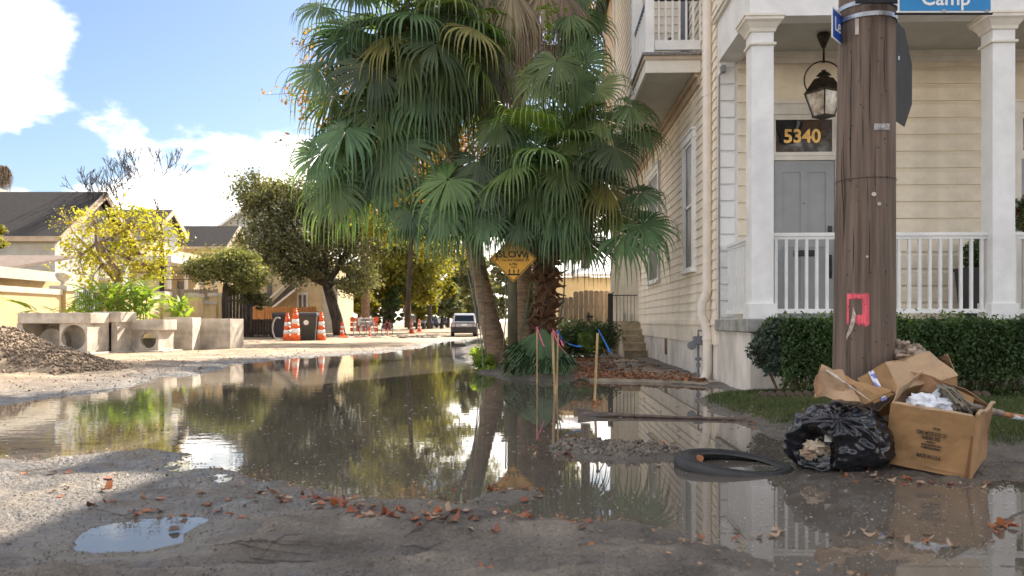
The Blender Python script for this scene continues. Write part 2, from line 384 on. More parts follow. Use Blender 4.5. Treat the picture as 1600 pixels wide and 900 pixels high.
WATER = gp([(-900, 668), (-300, 648), (0, 632), (100, 621), (200, 603), (300, 586), (370, 570), (420, 563), (520, 556), (600, 551), (660, 543),
            (690, 534), (725, 531), (748, 541), (754, 556), (768, 577), (790, 590), (840, 600), (868, 600), (885, 590), (960, 591), (1040, 596), (1090, 601),
            (1120, 606), (1165, 617), (1120, 621), (1094, 630), (1130, 645), (1180, 662), (1230, 675), (1262, 715), (1340, 745), (1420, 752), (1520, 765), (1600, 757),
            (2100, 770), (2200, 1100), (1700, 1100), (1450, 930), (1340, 900), (1230, 884), (1100, 868), (995, 852), (1000, 838), (930, 826),
            (860, 812), (800, 802), (700, 784), (600, 792), (520, 784), (450, 768), (400, 748), (360, 738), (300, 734), (262, 712), (180, 706), (100, 712), (0, 716),
            (-300, 730), (-900, 745)])
POND = gp([(115, 846), (150, 826), (200, 814), (260, 808), (320, 808), (330, 812), (290, 832), (282, 848), (230, 860), (160, 863), (120, 860)])
RIDGE = gp([(835, 706), (870, 692), (930, 690), (1000, 696), (1060, 703), (1075, 716), (1000, 720), (900, 716)])
SPIT = gp([(735, 776), (800, 764), (862, 771), (840, 783), (780, 790), (730, 786)])
LAWN = [(2.42, 10.7), (2.3, 9.5), (2.4, 8.4), (2.58, 7.6), (2.75, 7.0), (3.2, 6.75), (3.75, 6.35), (4.3, 6.6), (12, 7.2), (14, 11.2), (3.2, 11.25), (2.9, 11.1)]
BANK = [(-1.0, 19), (-.75, 17.2), (-.4, 15.2), (.1, 14.0), (.55, 13.3), (.9, 13.6), (1.1, 15), (1.3, 21), (1.0, 40), (-2.3, 46), (-1.8, 30)]
PILE = [G(40, 592).x, G(40, 592).y+1.2]
def relief(x, y):
    x = np.asarray(x, float); y = np.asarray(y, float)
    fade = np.clip((40-np.abs(y))/25, 0, 1)
    sd = sdpoly(x, y, WATER)+fbm(x*1.1, y*.8, 3, 4)*.22*np.clip(y/6, .4, 2)+fbm(x*6, y*5, 9, 3)*.05
    z = np.where(sd > 0, np.minimum(sd*.10, .02+.012*np.sqrt(np.abs(sd))), np.maximum(sd*.07, -.09))
    near = np.clip((9-y)/4, 0, 1)
    lump = fbm(x*1.6, y*1.6, 21, 5)*.045+fbm(x*9, y*9, 31, 3)*.022+np.maximum(fbm(x*4, y*5, 33, 3), 0)*.03
    z = z+np.where(sd > -.35, lump*np.clip((sd+.35)/.5, 0, 1), 0)*fade
    shallow = np.clip((x-.2)/.8, 0, 1)*np.clip((5.2-y)/1.2, 0, 1)      # shallow water bottom right: silt flecks break the surface
    z = np.where(sd < 0, np.maximum(z, -.016-.0*z)*shallow+z*(1-shallow), z)+np.where(sd < 0, shallow*fbm(x*2.5, y*5, 41, 4)*.040, 0)
    # tyre ruts and a low mud berm in the foreground
    berm = np.exp(-(((x+.35)/1.0)**2+((y-3.75)/.28)**2))*.07+np.exp(-(((x+.9)/.5)**2+((y-4.05)/.2)**2))*.02
    z = z+berm*np.where(sd > 0, 1, 0)
    rut = np.sin((y-.12*x)*2*math.pi/.30+fbm(x*.8, y*2, 77, 2)*3.5)*.019*(.4+np.clip(fbm(x*.7, y*.9, 78, 2)+.5, 0, 1))*np.clip((4.3-y)/.8, 0, 1)
    z = z+rut*np.where(sd > .05, 1, 0)
    p = sdpoly(x, y, POND)+fbm(x*7, y*7, 13, 2)*.02
    z = np.where(p < .35, np.minimum(z, np.where(p > 0, p*.12, p*.2)+fbm(x*9, y*9, 31, 3)*.004), z)
    r = sdpoly(x, y, RIDGE)+fbm(x*5, y*5, 15, 3)*.10
    z = np.maximum(z, np.where(r < 0, np.minimum(-r*.35, .04)+fbm(x*14, y*14, 91, 3)*.03, -1))
    r = sdpoly(x, y, SPIT)+fbm(x*8, y*8, 19, 3)*.10
    z = np.maximum(z, np.where(r < 0, np.minimum(-r*.25, .02)+fbm(x*20, y*20, 92, 2)*.008, -1))
    l = sdpoly(x, y, LAWN)+fbm(x*3, y*3, 23, 3)*.12
    lawn = np.clip(-l/.35, 0, 1)
    z = np.maximum(z, np.where(l < .12, -.01+.10*np.clip((.12-l)/.5, 0, 1)+fbm(x*4, y*4, 24, 3)*.015, -1))
    # the wet dirt under the rubbish
    z = np.maximum(z, (.035+fbm(x*6, y*6, 55, 3)*.03)*np.clip(1-(np.hypot((x-2.75)/1.05, (y-5.75)/.62)-.75)/.25, 0, 1)-.02)
    b = sdpoly(x, y, BANK)+fbm(x*2, y*2, 27, 3)*.3
    z = np.maximum(z, np.where(b < 0, np.minimum(-b*.25, .12)+fbm(x*4, y*4, 28, 3)*.03, -1))
    far = np.clip((y-22)/60, 0, 1); z = z+far*.05*np.where(sd > 0, 1, 0)
    left = np.clip((-x-5)/4, 0, 1)*np.clip((y-5)/5, 0, 1); z = z+left*.02*np.clip(sd/2, 0, 1)
    return z, sd, lawn, b
def gz(x, y): return float(relief(np.array([x]), np.array([y]))[0][0])

# ------------------------------------------------------------ ground sheet
def ground():
    ys = [-300, -120, -50, -20, -8, -3, -1, 0, .6]; y = .9
    while y < 45: ys.append(y); y *= 1.0105
    while y < 1500: ys.append(y); y *= 1.06
    ys = np.array(ys); s = np.concatenate([np.linspace(-14, -1.5, 26)[:-1], np.linspace(-1.5, 1.5, 600), np.linspace(1.5, 14, 26)[1:]])
    Y = np.repeat(ys[:, None], len(s), 1); X = s[None, :]*(np.abs(Y)*.78+2.2)
    z, sd, lawn, bank = relief(X.ravel(), Y.ravel())
    V = np.stack([X.ravel(), Y.ravel(), z], 1); nr, nc = len(ys), len(s)
    i = np.arange(nr-1)[:, None]*nc+np.arange(nc-1)[None, :]; i = i.ravel()
    Q = np.stack([i, i+1, i+nc+1, i+nc], 1)
    m = mat('wet_mud_and_sand', (.20, .17, .138), .8, .2, 2.1, 1, 30, col2=(.075, .064, .054), bdist=.035, mixlo=.38, mixhi=.62)
    t = m.node_tree; p = next(n for n in t.nodes if n.type == 'BSDF_PRINCIPLED')
    N = t.nodes.new; L = t.links.new
    base = p.inputs['Base Color'].links[0].from_socket
    geo = N('ShaderNodeNewGeometry'); sp = N('ShaderNodeSeparateXYZ'); L(geo.outputs['Position'], sp.inputs[0])
    # fine grit
    g = N('ShaderNodeTexNoise'); g.inputs['Scale'].default_value = 90; g.inputs['Detail'].default_value = 4; tc2 = N('ShaderNodeTexCoord'); L(tc2.outputs['Object'], g.inputs['Vector'])
    gr = N('ShaderNodeMapRange'); L(g.outputs['Fac'], gr.inputs[0]); gr.inputs[1].default_value = .35; gr.inputs[2].default_value = .65; gr.inputs[3].default_value = .72; gr.inputs[4].default_value = 1.18
    gm = N('ShaderNodeMixRGB'); gm.blend_type = 'MULTIPLY'; gm.inputs[0].default_value = 1; L(base, gm.inputs[1]); L(gr.outputs[0], gm.inputs[2])
    # wetness falls off with height above the water, broken up by noise
    wn_ = N('ShaderNodeTexNoise'); wn_.inputs['Scale'].default_value = 3.5; wn_.inputs['Detail'].default_value = 6; L(tc2.outputs['Object'], wn_.inputs['Vector'])
    wa = N('ShaderNodeMath'); wa.operation = 'MULTIPLY_ADD'; L(wn_.outputs['Fac'], wa.inputs[0]); wa.inputs[1].default_value = -.13; wa.inputs[2].default_value = .065
    wb = N('ShaderNodeMath'); wb.operation = 'ADD'; L(sp.outputs[2], wb.inputs[0]); L(wa.outputs[0], wb.inputs[1])
    wr = N('ShaderNodeMapRange'); L(wb.outputs[0], wr.inputs[0]); wr.inputs[1].default_value = .062; wr.inputs[2].default_value = .005
    wr.inputs[3].default_value = 0; wr.inputs[4].default_value = 1
    wet = wr.outputs[0]
    dm = N('ShaderNodeMixRGB'); L(wet, dm.inputs[0]); L(gm.outputs[0], dm.inputs[1]); dm.inputs[2].default_value = (.095, .082, .070, 1)
    ad = N('ShaderNodeAttribute'); ad.attribute_name = 'sand'
    sm = N('ShaderNodeMixRGB'); L(ad.outputs['Fac'], sm.inputs[0]); L(dm.outputs[0], sm.inputs[1])
    sg = N('ShaderNodeMixRGB'); sg.blend_type = 'MULTIPLY'; sg.inputs[0].default_value = 1; L(gr.outputs[0], sg.inputs[1]); 
    pn = N('ShaderNodeTexNoise'); pn.inputs['Scale'].default_value = .55; pn.inputs['Detail'].default_value = 8; pn.inputs['Roughness'].default_value = .7; L(tc2.outputs['Object'], pn.inputs['Vector'])
    pr = N('ShaderNodeMapRange'); L(pn.outputs['Fac'], pr.inputs[0]); pr.inputs[1].default_value = .42; pr.inputs[2].default_value = .6
    pm = N('ShaderNodeMixRGB'); L(pr.outputs[0], pm.inputs[0]); pm.inputs[1].default_value = (.22, .155, .095, 1); pm.inputs[2].default_value = (.43, .33, .22, 1)
    L(pm.outputs[0], sg.inputs[2]); L(sg.outputs[0], sm.inputs[2])
    al = N('ShaderNodeAttribute'); al.attribute_name = 'soil'
    lm = N('ShaderNodeMixRGB'); L(al.outputs['Fac'], lm.inputs[0]); L(sm.outputs[0], lm.inputs[1]); lm.inputs[2].default_value = (.045, .04, .022, 1)
    L(lm.outputs[0], p.inputs['Base Color'])
    rr = N('ShaderNodeMapRange'); L(wet, rr.inputs[0]); rr.inputs[3].default_value = .85; rr.inputs[4].default_value = .24; L(rr.outputs[0], p.inputs['Roughness'])
    # second, larger relief
    bp = next(n for n in t.nodes if n.type == 'BUMP')
    b2 = N('ShaderNodeBump'); b2.inputs['Strength'].default_value = .6; b2.inputs['Distance'].default_value = .012
    L(g.outputs['Fac'], b2.inputs['Height']); L(bp.outputs[0], b2.inputs['Normal']); L(b2.outputs[0], p.inputs['Normal'])
    o = mesh_np('ground', V, Q, m, smooth=True); tag(o, 'muddy unpaved street ground around the flood water', kind='structure')
    me = o.data
    soil = np.maximum(lawn, np.clip(-bank/.3, 0, 1)*.85)
    sand = np.clip((sd-.3)/2.2, 0, 1)*np.clip((-X.ravel()-.5-(10-Y.ravel()).clip(0, 6)*1.2)/4, 0, 1)*np.clip((Y.ravel()-7)/6, 0, 1)
    sand = np.maximum(sand, np.clip((Y.ravel()-24)/8, 0, 1)*np.clip((sd-.2)/1, 0, 1))
    for nm, arr in (('soil', soil), ('sand', sand*(1-soil))):
        a = me.attributes.new(nm, 'FLOAT', 'POINT'); a.data.foreach_set('value', arr.astype(np.float32))
ground()

def water():
    m = bpy.data.materials.new('muddy_water'); m.use_nodes = True; t = m.node_tree; N = t.nodes.new; L = t.links.new
    p = t.nodes['Principled BSDF']; p.inputs['Roughness'].default_value = .015; p.inputs['IOR'].default_value = 1.36
    p.inputs['Specular IOR Level'].default_value = .6
    tcx = N('ShaderNodeTexCoord')
    n0 = N('ShaderNodeTexNoise'); n0.inputs['Scale'].default_value = .7; n0.inputs['Detail'].default_value = 5; L(tcx.outputs['Object'], n0.inputs['Vector'])
    mx_ = N('ShaderNodeMixRGB'); L(n0.outputs['Fac'], mx_.inputs[0]); mx_.inputs[1].default_value = (.070, .061, .050, 1); mx_.inputs[2].default_value = (.14, .122, .102, 1)
    L(mx_.outputs[0], p.inputs['Base Color'])
    mpx = N('ShaderNodeMapping'); mpx.inputs['Scale'].default_value = (1, 1.6, 1); L(tcx.outputs['Object'], mpx.inputs[0])
    n1 = N('ShaderNodeTexNoise'); n1.inputs['Scale'].default_value = 4.5; n1.inputs['Detail'].default_value = 3; L(mpx.outputs[0], n1.inputs['Vector'])
    n2 = N('ShaderNodeTexNoise'); n2.inputs['Scale'].default_value = .35; n2.inputs['Detail'].default_value = 2; L(tcx.outputs['Object'], n2.inputs['Vector'])
    sp = N('ShaderNodeSeparateXYZ'); L(tcx.outputs['Object'], sp.inputs[0])
    r = N('ShaderNodeMapRange'); L(sp.outputs[0], r.inputs[0]); r.inputs[1].default_value = 1.2; r.inputs[2].default_value = -2.0; r.inputs[3].default_value = .10; r.inputs[4].default_value = 1
    b = N('ShaderNodeBump'); b.inputs['Distance'].default_value = .0016; L(n1.outputs['Fac'], b.inputs['Height'])
    mm = N('ShaderNodeMath'); mm.operation = 'MULTIPLY'; L(r.outputs[0], mm.inputs[0]); L(n2.outputs['Fac'], mm.inputs[1]); L(mm.outputs[0], b.inputs['Strength'])
    L(b.outputs[0], p.inputs['Normal'])
    xs = np.linspace(-22, 16, 39); ys = np.linspace(1.2, 52, 52); V = [(x, y, 0) for y in ys for x in xs]; n = len(xs)
    Q = [(j*n+i, j*n+i+1, (j+1)*n+i+1, (j+1)*n+i) for j in range(len(ys)-1) for i in range(n-1)]
    tag(mesh_np('flood_water', V, Q, m), 'still brown flood water covering the street', kind='structure')
water()

# ------------------------------------------------------------ the pale timber house on the right
house = thing('timber_house', 'cream timber house with front porch, grey front door and overhanging side balcony', 'house', (HO.x, HO.y, 0), -TH)
PW = 2.07                     # porch depth
EAVE = 9.6; HEND = 13.6
def hp(name, mb, m, par=None, **k): return mb.build(name, m, par or house, local=True, **k)
# structural body behind the boards
hp('body', MB().box(.012, 13, PW+.012, HEND, .0, EAVE), cream)
# foundation of the side wall and of the porch
f = hp('foundation', MB().box(-.008, .2, PW-.02, 11.2, -.3, .62).box(-.008, .2, 11.0, HEND, -.3, .62).box(.0, 13, .02, PW, -.3, .845), stucco)
lyv, zv = HX(1041, 542, -.01)
hp('foundation_vent', MB().box(-.03, 0, lyv-.13, lyv+.13, zv-.17, zv+.2).box(-.045, -.03, lyv-.09, lyv-.06, zv-.15, zv+.18).box(-.045, -.03, lyv+.0, lyv+.03, zv-.15, zv+.18), mat('vent_tan', (.30, .20, .11), .8, .2, 8))
hp('water_table', MB().box(-.035, .02, PW-.03, HEND, .62, .935).box(-.06, .02, PW-.05, HEND, .935, .975).box(-.045, .02, PW-.04, HEND, .975, 1.03), beige)
hp('porch_slab', MB().box(-.06, 13, -.06, PW, .85, 1.03), slabcon, bevel=.015)
# clapboards, side wall (bottom floor and upper floor): one board each
sw = hp('side_wall', MB().box(-.004, .012, PW, HEND, .9, EAVE), beige)
def clap(lx, y0, y1, z, h, thick=.026, side=-1):
    return MB().hexa([(lx+side*thick, y0, z), (lx, y0, z), (lx, y1, z), (lx+side*thick, y1, z), (lx+side*.006, y0, z+h), (lx, y0, z+h), (lx, y1, z+h), (lx+side*.006, y1, z+h)])
pb = .163; z = 1.03; first = None
while z < EAVE-.1:
    if first is None: first = hp('siding_board', clap(-.004, PW+.02, 13.2, z, pb+.002), beige, sw)
    else:
        o = first.copy(); link(o, sw); o.location = (0, 0, z-1.03)
    z += pb
first2 = hp('siding_board', clap(-.004, 13.2, HEND, 1.03, pb+.002), beige, sw)
for k in range(1, 27):
    o = first2.copy(); link(o, sw); o.location = (0, 0, k*pb)
# front wall boards: wide drop siding with a cove at the top edge
fw = hp('front_wall', MB().box(.012, 13, PW-.004, PW+.012, 1.03, 5.4), cream)
fbh = .267
def drop(x0, x1, z):
    y = PW-.004
    mb = MB().box(x0, x1, y-.030, y, z+.010, z+fbh-.060)
    return mb.hexa([(x0, y-.030, z+fbh-.060), (x1, y-.030, z+fbh-.060), (x1, y, z+fbh-.060), (x0, y, z+fbh-.060), (x0, y-.006, z+fbh-.004), (x1, y-.006, z+fbh-.004), (x1, y, z+fbh-.004), (x0, y, z+fbh-.004)])
dx0, _ = HL(1207, 400, PW); dx1, _ = HL(1303, 400, PW)
dx0b, _ = HL(1592, 400, PW); dx1b = dx0b+(dx1-dx0)
segs = [(.30, dx0-.12), (dx1+.12, dx0b-.12), (dx1b+.12, 7.5)]
for a, b in segs:
    o0 = None; z = 1.03
    while z < 5.25:
        if o0 is None: o0 = hp('siding_board', drop(a, b, z), cream, fw)
        else:
            o = o0.copy(); link(o, fw); o.location = (0, 0, z-1.03)
        z += fbh
# corner quoins, one block each
qx = [HL(1124, 300, PW-.03)[0], HL(1148, 300, PW-.03)[0]]
hp('corner_board', MB().box(qx[0], qx[1]+.05, PW-.03, PW+.01, 1.03, 5.3), white)
q0 = None; z = 1.06; k = 0
while z < 5.2:
    if q0 is None:
        q0 = hp('corner_block', MB().box(qx[0]-.012, qx[1], PW-.062, PW-.031, z, z+.235), white, bevel=.014)
    else:
        o = q0.copy(); link(o, house); o.location = (0, 0, z-1.06)
    z += .267
# porch columns
def column(x0, name='column'):
    wd, dp = .30, .30
    c = hp(name, MB().box(x0, x0+wd, .0, dp, 1.24, 4.94), white, bevel=.006)
    hp('column_base', MB().box(x0-.035, x0+wd+.035, -.035, dp+.035, 1.032, 1.245), white, c, bevel=.006)
    zt = 4.92; mb = MB()
    prof = [(.0, .0), (.02, .01), (.03, .05), (.075, .12), (.085, .13), (.11, .15), (.11, .19)]
    for (o0_, h0), (o1_, h1) in zip(prof, prof[1:]):
        mb.hexa([(x0-o0_, -o0_, zt+h0), (x0+wd+o0_, -o0_, zt+h0), (x0+wd+o0_, dp+o0_, zt+h0), (x0-o0_, dp+o0_, zt+h0),
                 (x0-o1_, -o1_, zt+h1+.0005), (x0+wd+o1_, -o1_, zt+h1+.0005), (x0+wd+o1_, dp+o1_, zt+h1+.0005), (x0-o1_, dp+o1_, zt+h1+.0005)])
    mb.box(x0-.125, x0+wd+.125, -.125, dp+.125, zt+.191, zt+.225)
    hp('column_capital', mb, offwhite, c)
    hp('neck_moulding', MB().box(x0-.03, x0+wd+.03, -.03, dp+.03, 4.745, 4.785), offwhite, c, bevel=.01)
cx = [0.01, HL(1551, 300, 0)[0], 2*HL(1551, 300, 0)[0]+.0, 3*HL(1551, 300, 0)[0]]
for x in cx: column(x)
# beam, ceiling, mouldings and upper storey over the porch
hp('porch_beam', MB().box(-.01, 13, .0, .30, 5.145, 6.0).box(-.01, .29, .30, PW-.02, 5.145, 6.0), white)
hp('beam_moulding', MB().box(.29, 13, .302, .37, 5.17, 5.26).box(.292, .36, .37, PW-.05, 5.17, 5.26), offwhite)
hp('beam_moulding', MB().box(-.09, -.012, -.05, PW+.1, 5.86, 5.93).box(-.06, -.012, -.05, PW+.1, 5.80, 5.86), offwhite)
hp('porch_ceiling', MB().box(.29, 13, .30, PW, 5.30, 5.36), soffit)
hp('wall_moulding', MB().box(.3, 13, PW-.09, PW-.03, 5.20, 5.298).box(.3, 13, PW-.06, PW-.03, 5.12, 5.20), offwhite)
hp('upper_gallery', MB().box(-.0, 13, .01, PW, 6.001, 6.1).box(.02, .28, .02, .28, 6.1, EAVE).box(3.1, 3.38, .02, .28, 6.1, EAVE), white)
g_ = hp('upper_front_trim', MB().box(.0, .20, PW-.05, PW-.006, 6.1, EAVE), offwhite)
# railings
def railing(x0, x1, y0, y1, n, name='porch_railing'):
    a = Vector((x0, y0, 0)); b = Vector((x1, y1, 0)); r = MB()
    r.bar(a+Vector((0, 0, 2.19)), b+Vector((0, 0, 2.19)), .075, .045); r.bar(a+Vector((0, 0, 2.145)), b+Vector((0, 0, 2.145)), .04, .045)
    r.bar(a+Vector((0, 0, 1.14)), b+Vector((0, 0, 1.14)), .05, .06)
    rl = hp(name, r, white); t = (b-a).normalized(); o0 = None
    for i in range(n):
        q = a.lerp(b, (i+.5)/n)
        if o0 is None:
            c0 = q; o0 = hp('baluster', MB().box(q.x-.019, q.x+.019, q.y-.019, q.y+.019, 1.17, 2.125), white, rl)
        else:
            o = o0.copy(); link(o, rl); o.location = q-c0
    return rl
railing(.31, cx[1], .15, .15, 21); railing(cx[1]+.3, cx[2], .15, .15, 21)
railing(.15, .15, .32, PW-.06, 12)
# front doors
def front_door(x0, x1, digits):
    y = PW-.03; w_ = x1-x0
    fr = hp('door_frame', MB().box(x0-.12, x0, y-.045, y+.03, 1.03, 4.30).box(x1, x1+.12, y-.045, y+.03, 1.03, 4.30)
            .box(x0-.12, x1+.12, y-.05, y+.03, 4.30, 4.46).box(x0-.14, x1+.14, y-.08, y+.03, 4.46, 4.50)
            .box(x0, x1, y-.03, y+.03, 3.57, 3.70).box(x0, x1, y-.045, y+.03, 3.64, 3.67).box(x0, x1, y-.015, y+.03, 4.22, 4.30).box(x0, x0+.04, y-.015, y+.03, 3.70, 4.22).box(x1-.04, x1, y-.015, y+.03, 3.70, 4.22), offwhite)
    tr = hp('transom_window', MB().box(x0+.04, x1-.04, y+.0, y+.02, 3.70, 4.22), glass, fr)
    text = text_mesh(digits, .30, 'house_number', gold, Matrix.Translation((x0+w_/2-(.03 if len(digits) > 2 else -.0), y-.012, 3.945)) @ Matrix.Rotation(math.pi/2, 4, 'X'), None, .004, .008, sx=.98)
    text.parent = fr
    d_ = hp('door', MB().box(x0+.012, x1-.012, y+.0, y+.025, 1.06, 3.56), greydoor)
    st = MB(); yy = y-.016
    for a, b, c_, e in ((0, .14, 0, 1), (.86, 1, 0, 1), (.44, .56, 0, 1)):
        st.box(x0+.012+(w_-.024)*a, x0+.012+(w_-.024)*b, yy, y-.0005, 1.06, 3.56)
    for c_, e in ((1.06, 1.36), (2.18, 2.42), (3.38, 3.56)):
        for a, b in ((.14, .44), (.56, .86)): st.box(x0+.012+(w_-.024)*a, x0+.012+(w_-.024)*b, yy+.001, y-.0005, c_, e)
    hp('door_rails', st, greydoor, d_)
    hp('mail_slot', MB().box(x0+w_*.36, x0+w_*.64, yy-.014, yy-.001, 2.05, 2.12).box(x0+w_*.33, x0+w_*.67, yy-.007, yy-.001, 2.035, 2.135), blackmetal, d_, bevel=.003)
    hp('handle', MB().box(x1-.11, x1-.05, yy-.012, yy-.001, 1.68, 2.06).tube([(x1-.08, yy-.02, 1.72), (x1-.08, yy-.07, 1.78), (x1-.08, yy-.07, 1.92), (x1-.08, yy-.02, 2.0)], .011), blackmetal, d_)
    hp('deadbolt', MB().box(x1-.115, x1-.045, yy-.02, yy-.001, 2.42, 2.52), blackmetal, d_, bevel=.01)
    hp('peephole', MB().tube([(x0+w_*.5, yy-.005, 2.88), (x0+w_*.5, yy+.002, 2.88)], .011, 10), blackmetal, d_)
    return d_
front_door(dx0, dx1, '5340'); d2 = front_door(dx0b, dx1b, '38')
# threshold
hp('door_step', MB().box(dx0-.1, dx1+.1, PW-.25, PW-.03, 1.031, 1.075), greydoor)
# side windows
def side_window(u0, u1, vt, vb, lxp=-.03):
    y1, _ = HX(u0, 300, lxp); y0, _ = HX(u1, 300, lxp); _, zt = HX(u1, vt, lxp); _, zb = HX(u0, vb, lxp)
    x = -.035
    fr = hp('window', MB().box(x-.045, x+.02, y0-.02, y0+.11, zb, zt).box(x-.045, x+.02, y1-.11, y1+.02, zb, zt).box(x-.05, x+.02, y0-.04, y1+.04, zt, zt+.14).box(x-.075, x+.02, y0-.06, y1+.06, zt+.14, zt+.18), white)
    hp('sill', MB().box(x-.09, x+.02, y0-.05, y1+.05, zb-.06, zb), white, fr)
    hp('pane', MB().box(x+.0, x+.012, y0+.11, y1-.11, zb, zt), curtain, fr)
    zm = (zb+zt)/2
    hp('sash', MB().box(x-.018, x, y0+.11, y0+.16, zb, zt).box(x-.018, x, y1-.16, y1-.11, zb, zt).box(x-.02, x, y0+.16, y1-.16, zm-.03, zm+.03).box(x-.018, x, y0+.16, y1-.16, zb, zb+.06).box(x-.018, x, y0+.16, y1-.16, zt-.06, zt), white, fr)
side_window(1070, 1086, 214, 425); side_window(1014, 1031, 262, 443)
# upper wing that overhangs the side yard, with the balcony in front of it
wx = -.98; yb0 = HX(1097, 110, 0)[0]; yw = HX(1068, 60, 0)[0]; yend = yw+4.2
hp('overhang_wing', MB().box(wx+.012, .02, yw+.012, 13.2, 5.55, EAVE), beige)
hp('overhang_soffit', MB().box(wx, -.01, yb0+.03, 13.2, 5.43, 5.54), soffit)
hp('soffit_moulding', MB().box(-.13, -.012, yb0+.04, 13.2, 5.33, 5.428).box(-.07, -.012, yb0+.04, 13.2, 5.20, 5.33), trimtan)
ww = hp('wing_wall', MB().box(wx, wx+.012, yw, yend, 5.55, EAVE).box(wx, .0, yw, yw+.012, 5.75, EAVE), beige)
z = 5.62; a0 = b0 = None
while z < EAVE-.1:
    if a0 is None:
        a0 = hp('siding_board', clap(wx, yw+.14, yend, z, pb+.002), beige, ww)
        b0 = hp('siding_board', MB().hexa([(wx+.05, yw-.026, z), (0, yw-.026, z), (0, yw, z), (wx+.05, yw, z), (wx+.05, yw-.006, z+pb), (0, yw-.006, z+pb), (0, yw, z+pb), (wx+.05, yw, z+pb)]), beige, ww)
    else:
        for s_ in (a0, b0):
            o = s_.copy(); link(o, ww); o.location = (0, 0, z-5.62)
    z += pb
hp('wing_corner_board', MB().box(wx-.04, wx+.16, yw-.045, yw+.14, 5.56, EAVE), white)
hp('wing_panel', MB().box(wx-.03, wx+.0, yend+.14, 13.2, 5.56, EAVE), mat('warm_tan_panel', (.55, .34, .15), .6, .1, 2))  # panel in a warmer tan than the beige wing boards
hp('wing_trim', MB().box(wx-.05, wx+.01, yend, yend+.12, 5.56, EAVE).box(wx-.05, wx+.01, 13.0, 13.2, 5.56, EAVE), white)
bl = hp('balcony', MB().box(wx-.0, -.03, yb0, yw+4, 5.545, 5.60).box(wx-.02, -.03, yb0-.02, yb0+.02, 5.40, 5.66).box(wx-.02, wx+.02, yb0+.02, yw+2, 5.40, 5.66), offwhite)
hp('fascia_moulding', MB().box(wx-.05, -.03, yb0-.05, yb0-.021, 5.62, 5.69).box(wx-.05, wx-.021, yb0-.021, yw+2, 5.62, 5.69), trimtan, bl)
hp('metal_edge', MB().box(wx-.08, -.03, yb0-.08, yw-.05, 5.695, 5.745), mat('weathered_metal_edge', (.10, .09, .09), .6, .4, 18, col2=(.28, .27, .27)), bl)
hp('bottom_rail', MB().box(wx+.14, -.03, yb0-.03, yb0+.03, 5.80, 5.97).box(wx+.0, wx+.06, yb0+.1, yw-.05, 5.80, 5.97), white, bl)
hp('balcony_post', MB().box(wx-.02, wx+.13, yb0-.06, yb0+.09, 5.746, 7.0), white, bl)
hp('top_rail', MB().box(wx+.13, -.03, yb0-.04, yb0+.04, 6.68, 6.76).box(wx, wx+.06, yb0+.09, yw-.05, 6.68, 6.76), blackmetal, bl)
for i in range(7):
    x = wx+.20+i*.121
    hp('baluster', MB().box(x, x+.034, yb0-.017, yb0+.017, 5.97, 6.68), white, bl)
for i in range(9):
    y = yb0+.2+i*.19
    hp('baluster', MB().box(wx+.012, wx+.046, y, y+.034, 5.97, 6.68), white, bl)
hp('balcony_shutter', MB().box(-.075, -.035, yw-.75, yw-.1, 5.75, 8.2), mat('slate_shutter', (.10, .13, .18), .5, .1, 4), bl)
hp('balcony_lamp', MB().tube([(wx+.7, yw-.03, 6.62), (wx+.7, yw-.13, 6.6), (wx+.7, yw-.13, 6.5)], .04, 8), blackmetal, bl)
# roof
ez = EAVE
hp('roof', MB().box(-.55, 13.5, -.45, HEND+.5, ez, ez+.18).box(wx-.35, -.5, yw-.4, 13.6, ez, ez+.18)
   .add([(-.5, -.4, ez+.18), (13.5, -.4, ez+.18), (13.5, HEND+.4, ez+.18), (-.5, HEND+.4, ez+.18), (6.5, 6, ez+2.4), (6.5, 8, ez+2.4)], [(0, 1, 4), (1, 2, 5, 4), (2, 3, 5), (3, 0, 4, 5)]), shingle)
# rear entry wing: pilasters, steps, landing
sy, _ = HX(1008, 560, 0)
ys0 = 8.0+.0; 
def wl_of(u, D): return ((Vector((((u-U0)/F)*D, D, 0))-HO).dot(EX), (Vector((((u-U0)/F)*D, D, 0))-HO).dot(EY))
px0, pyy = wl_of(955, 24.2); px1, _ = wl_of(1001, 24.2)
hp('entry_wall', MB().box(px0+.1, .0, pyy+.5, pyy+.6, .98, 5.4), cream)
for u, w_ in ((957, .10), (971, .16), (981, .20), (992, .22)):
    x, _ = wl_of(u, 24.2)
    hp('entry_pilaster', MB().box(x-w_/2, x+w_/2, pyy-.02, pyy+.12, 1.0, 5.43).box(x-w_/2-.04, x+w_/2+.04, pyy-.06, pyy+.16, 1.0, 1.22), offwhite)
hp('entry_beam', MB().box(px0-.05, .0, pyy-.04, pyy+.5, 5.1, 5.43), offwhite)
steps = hp('entry_landing', MB().box(px0+.0, -.012, pyy-.35, pyy+.8, -.1, 1.0), walkcon)
nst = 5
for i in range(nst):
    zt = .97-.0-(i)*.185; yy = pyy-.35-(i+1)*.33
    hp('step', MB().box(px0+.18-.0*i, -.014, yy, yy+.329, -.1, zt-.0).box(px0+.17, -.013, yy-.02, yy+.31, zt-.045, zt+.002), mat('step_concrete', (.42, .35, .25), .85, .2, 4, .4, 40) if i == 0 else bpy.data.materials['step_concrete'])
xr, yr = wl_of(953, 21.5)
hp('stair_handrail', MB().box(xr-.05, xr+.08, yr, yr+.05, .5, 1.72).tube([(xr+.1, yr, 1.75), (xr+.1, yr+1.6, 1.72), (xr+.9, yr+1.65, 1.72)], .015, 6), blackmetal)
for i in range(8): hp('handrail_bar', MB().tube([(xr+.12+i*.1, yr+1.66, .99), (xr+.12+i*.1, yr+1.66, 1.71)], .007, 5), blackmetal)
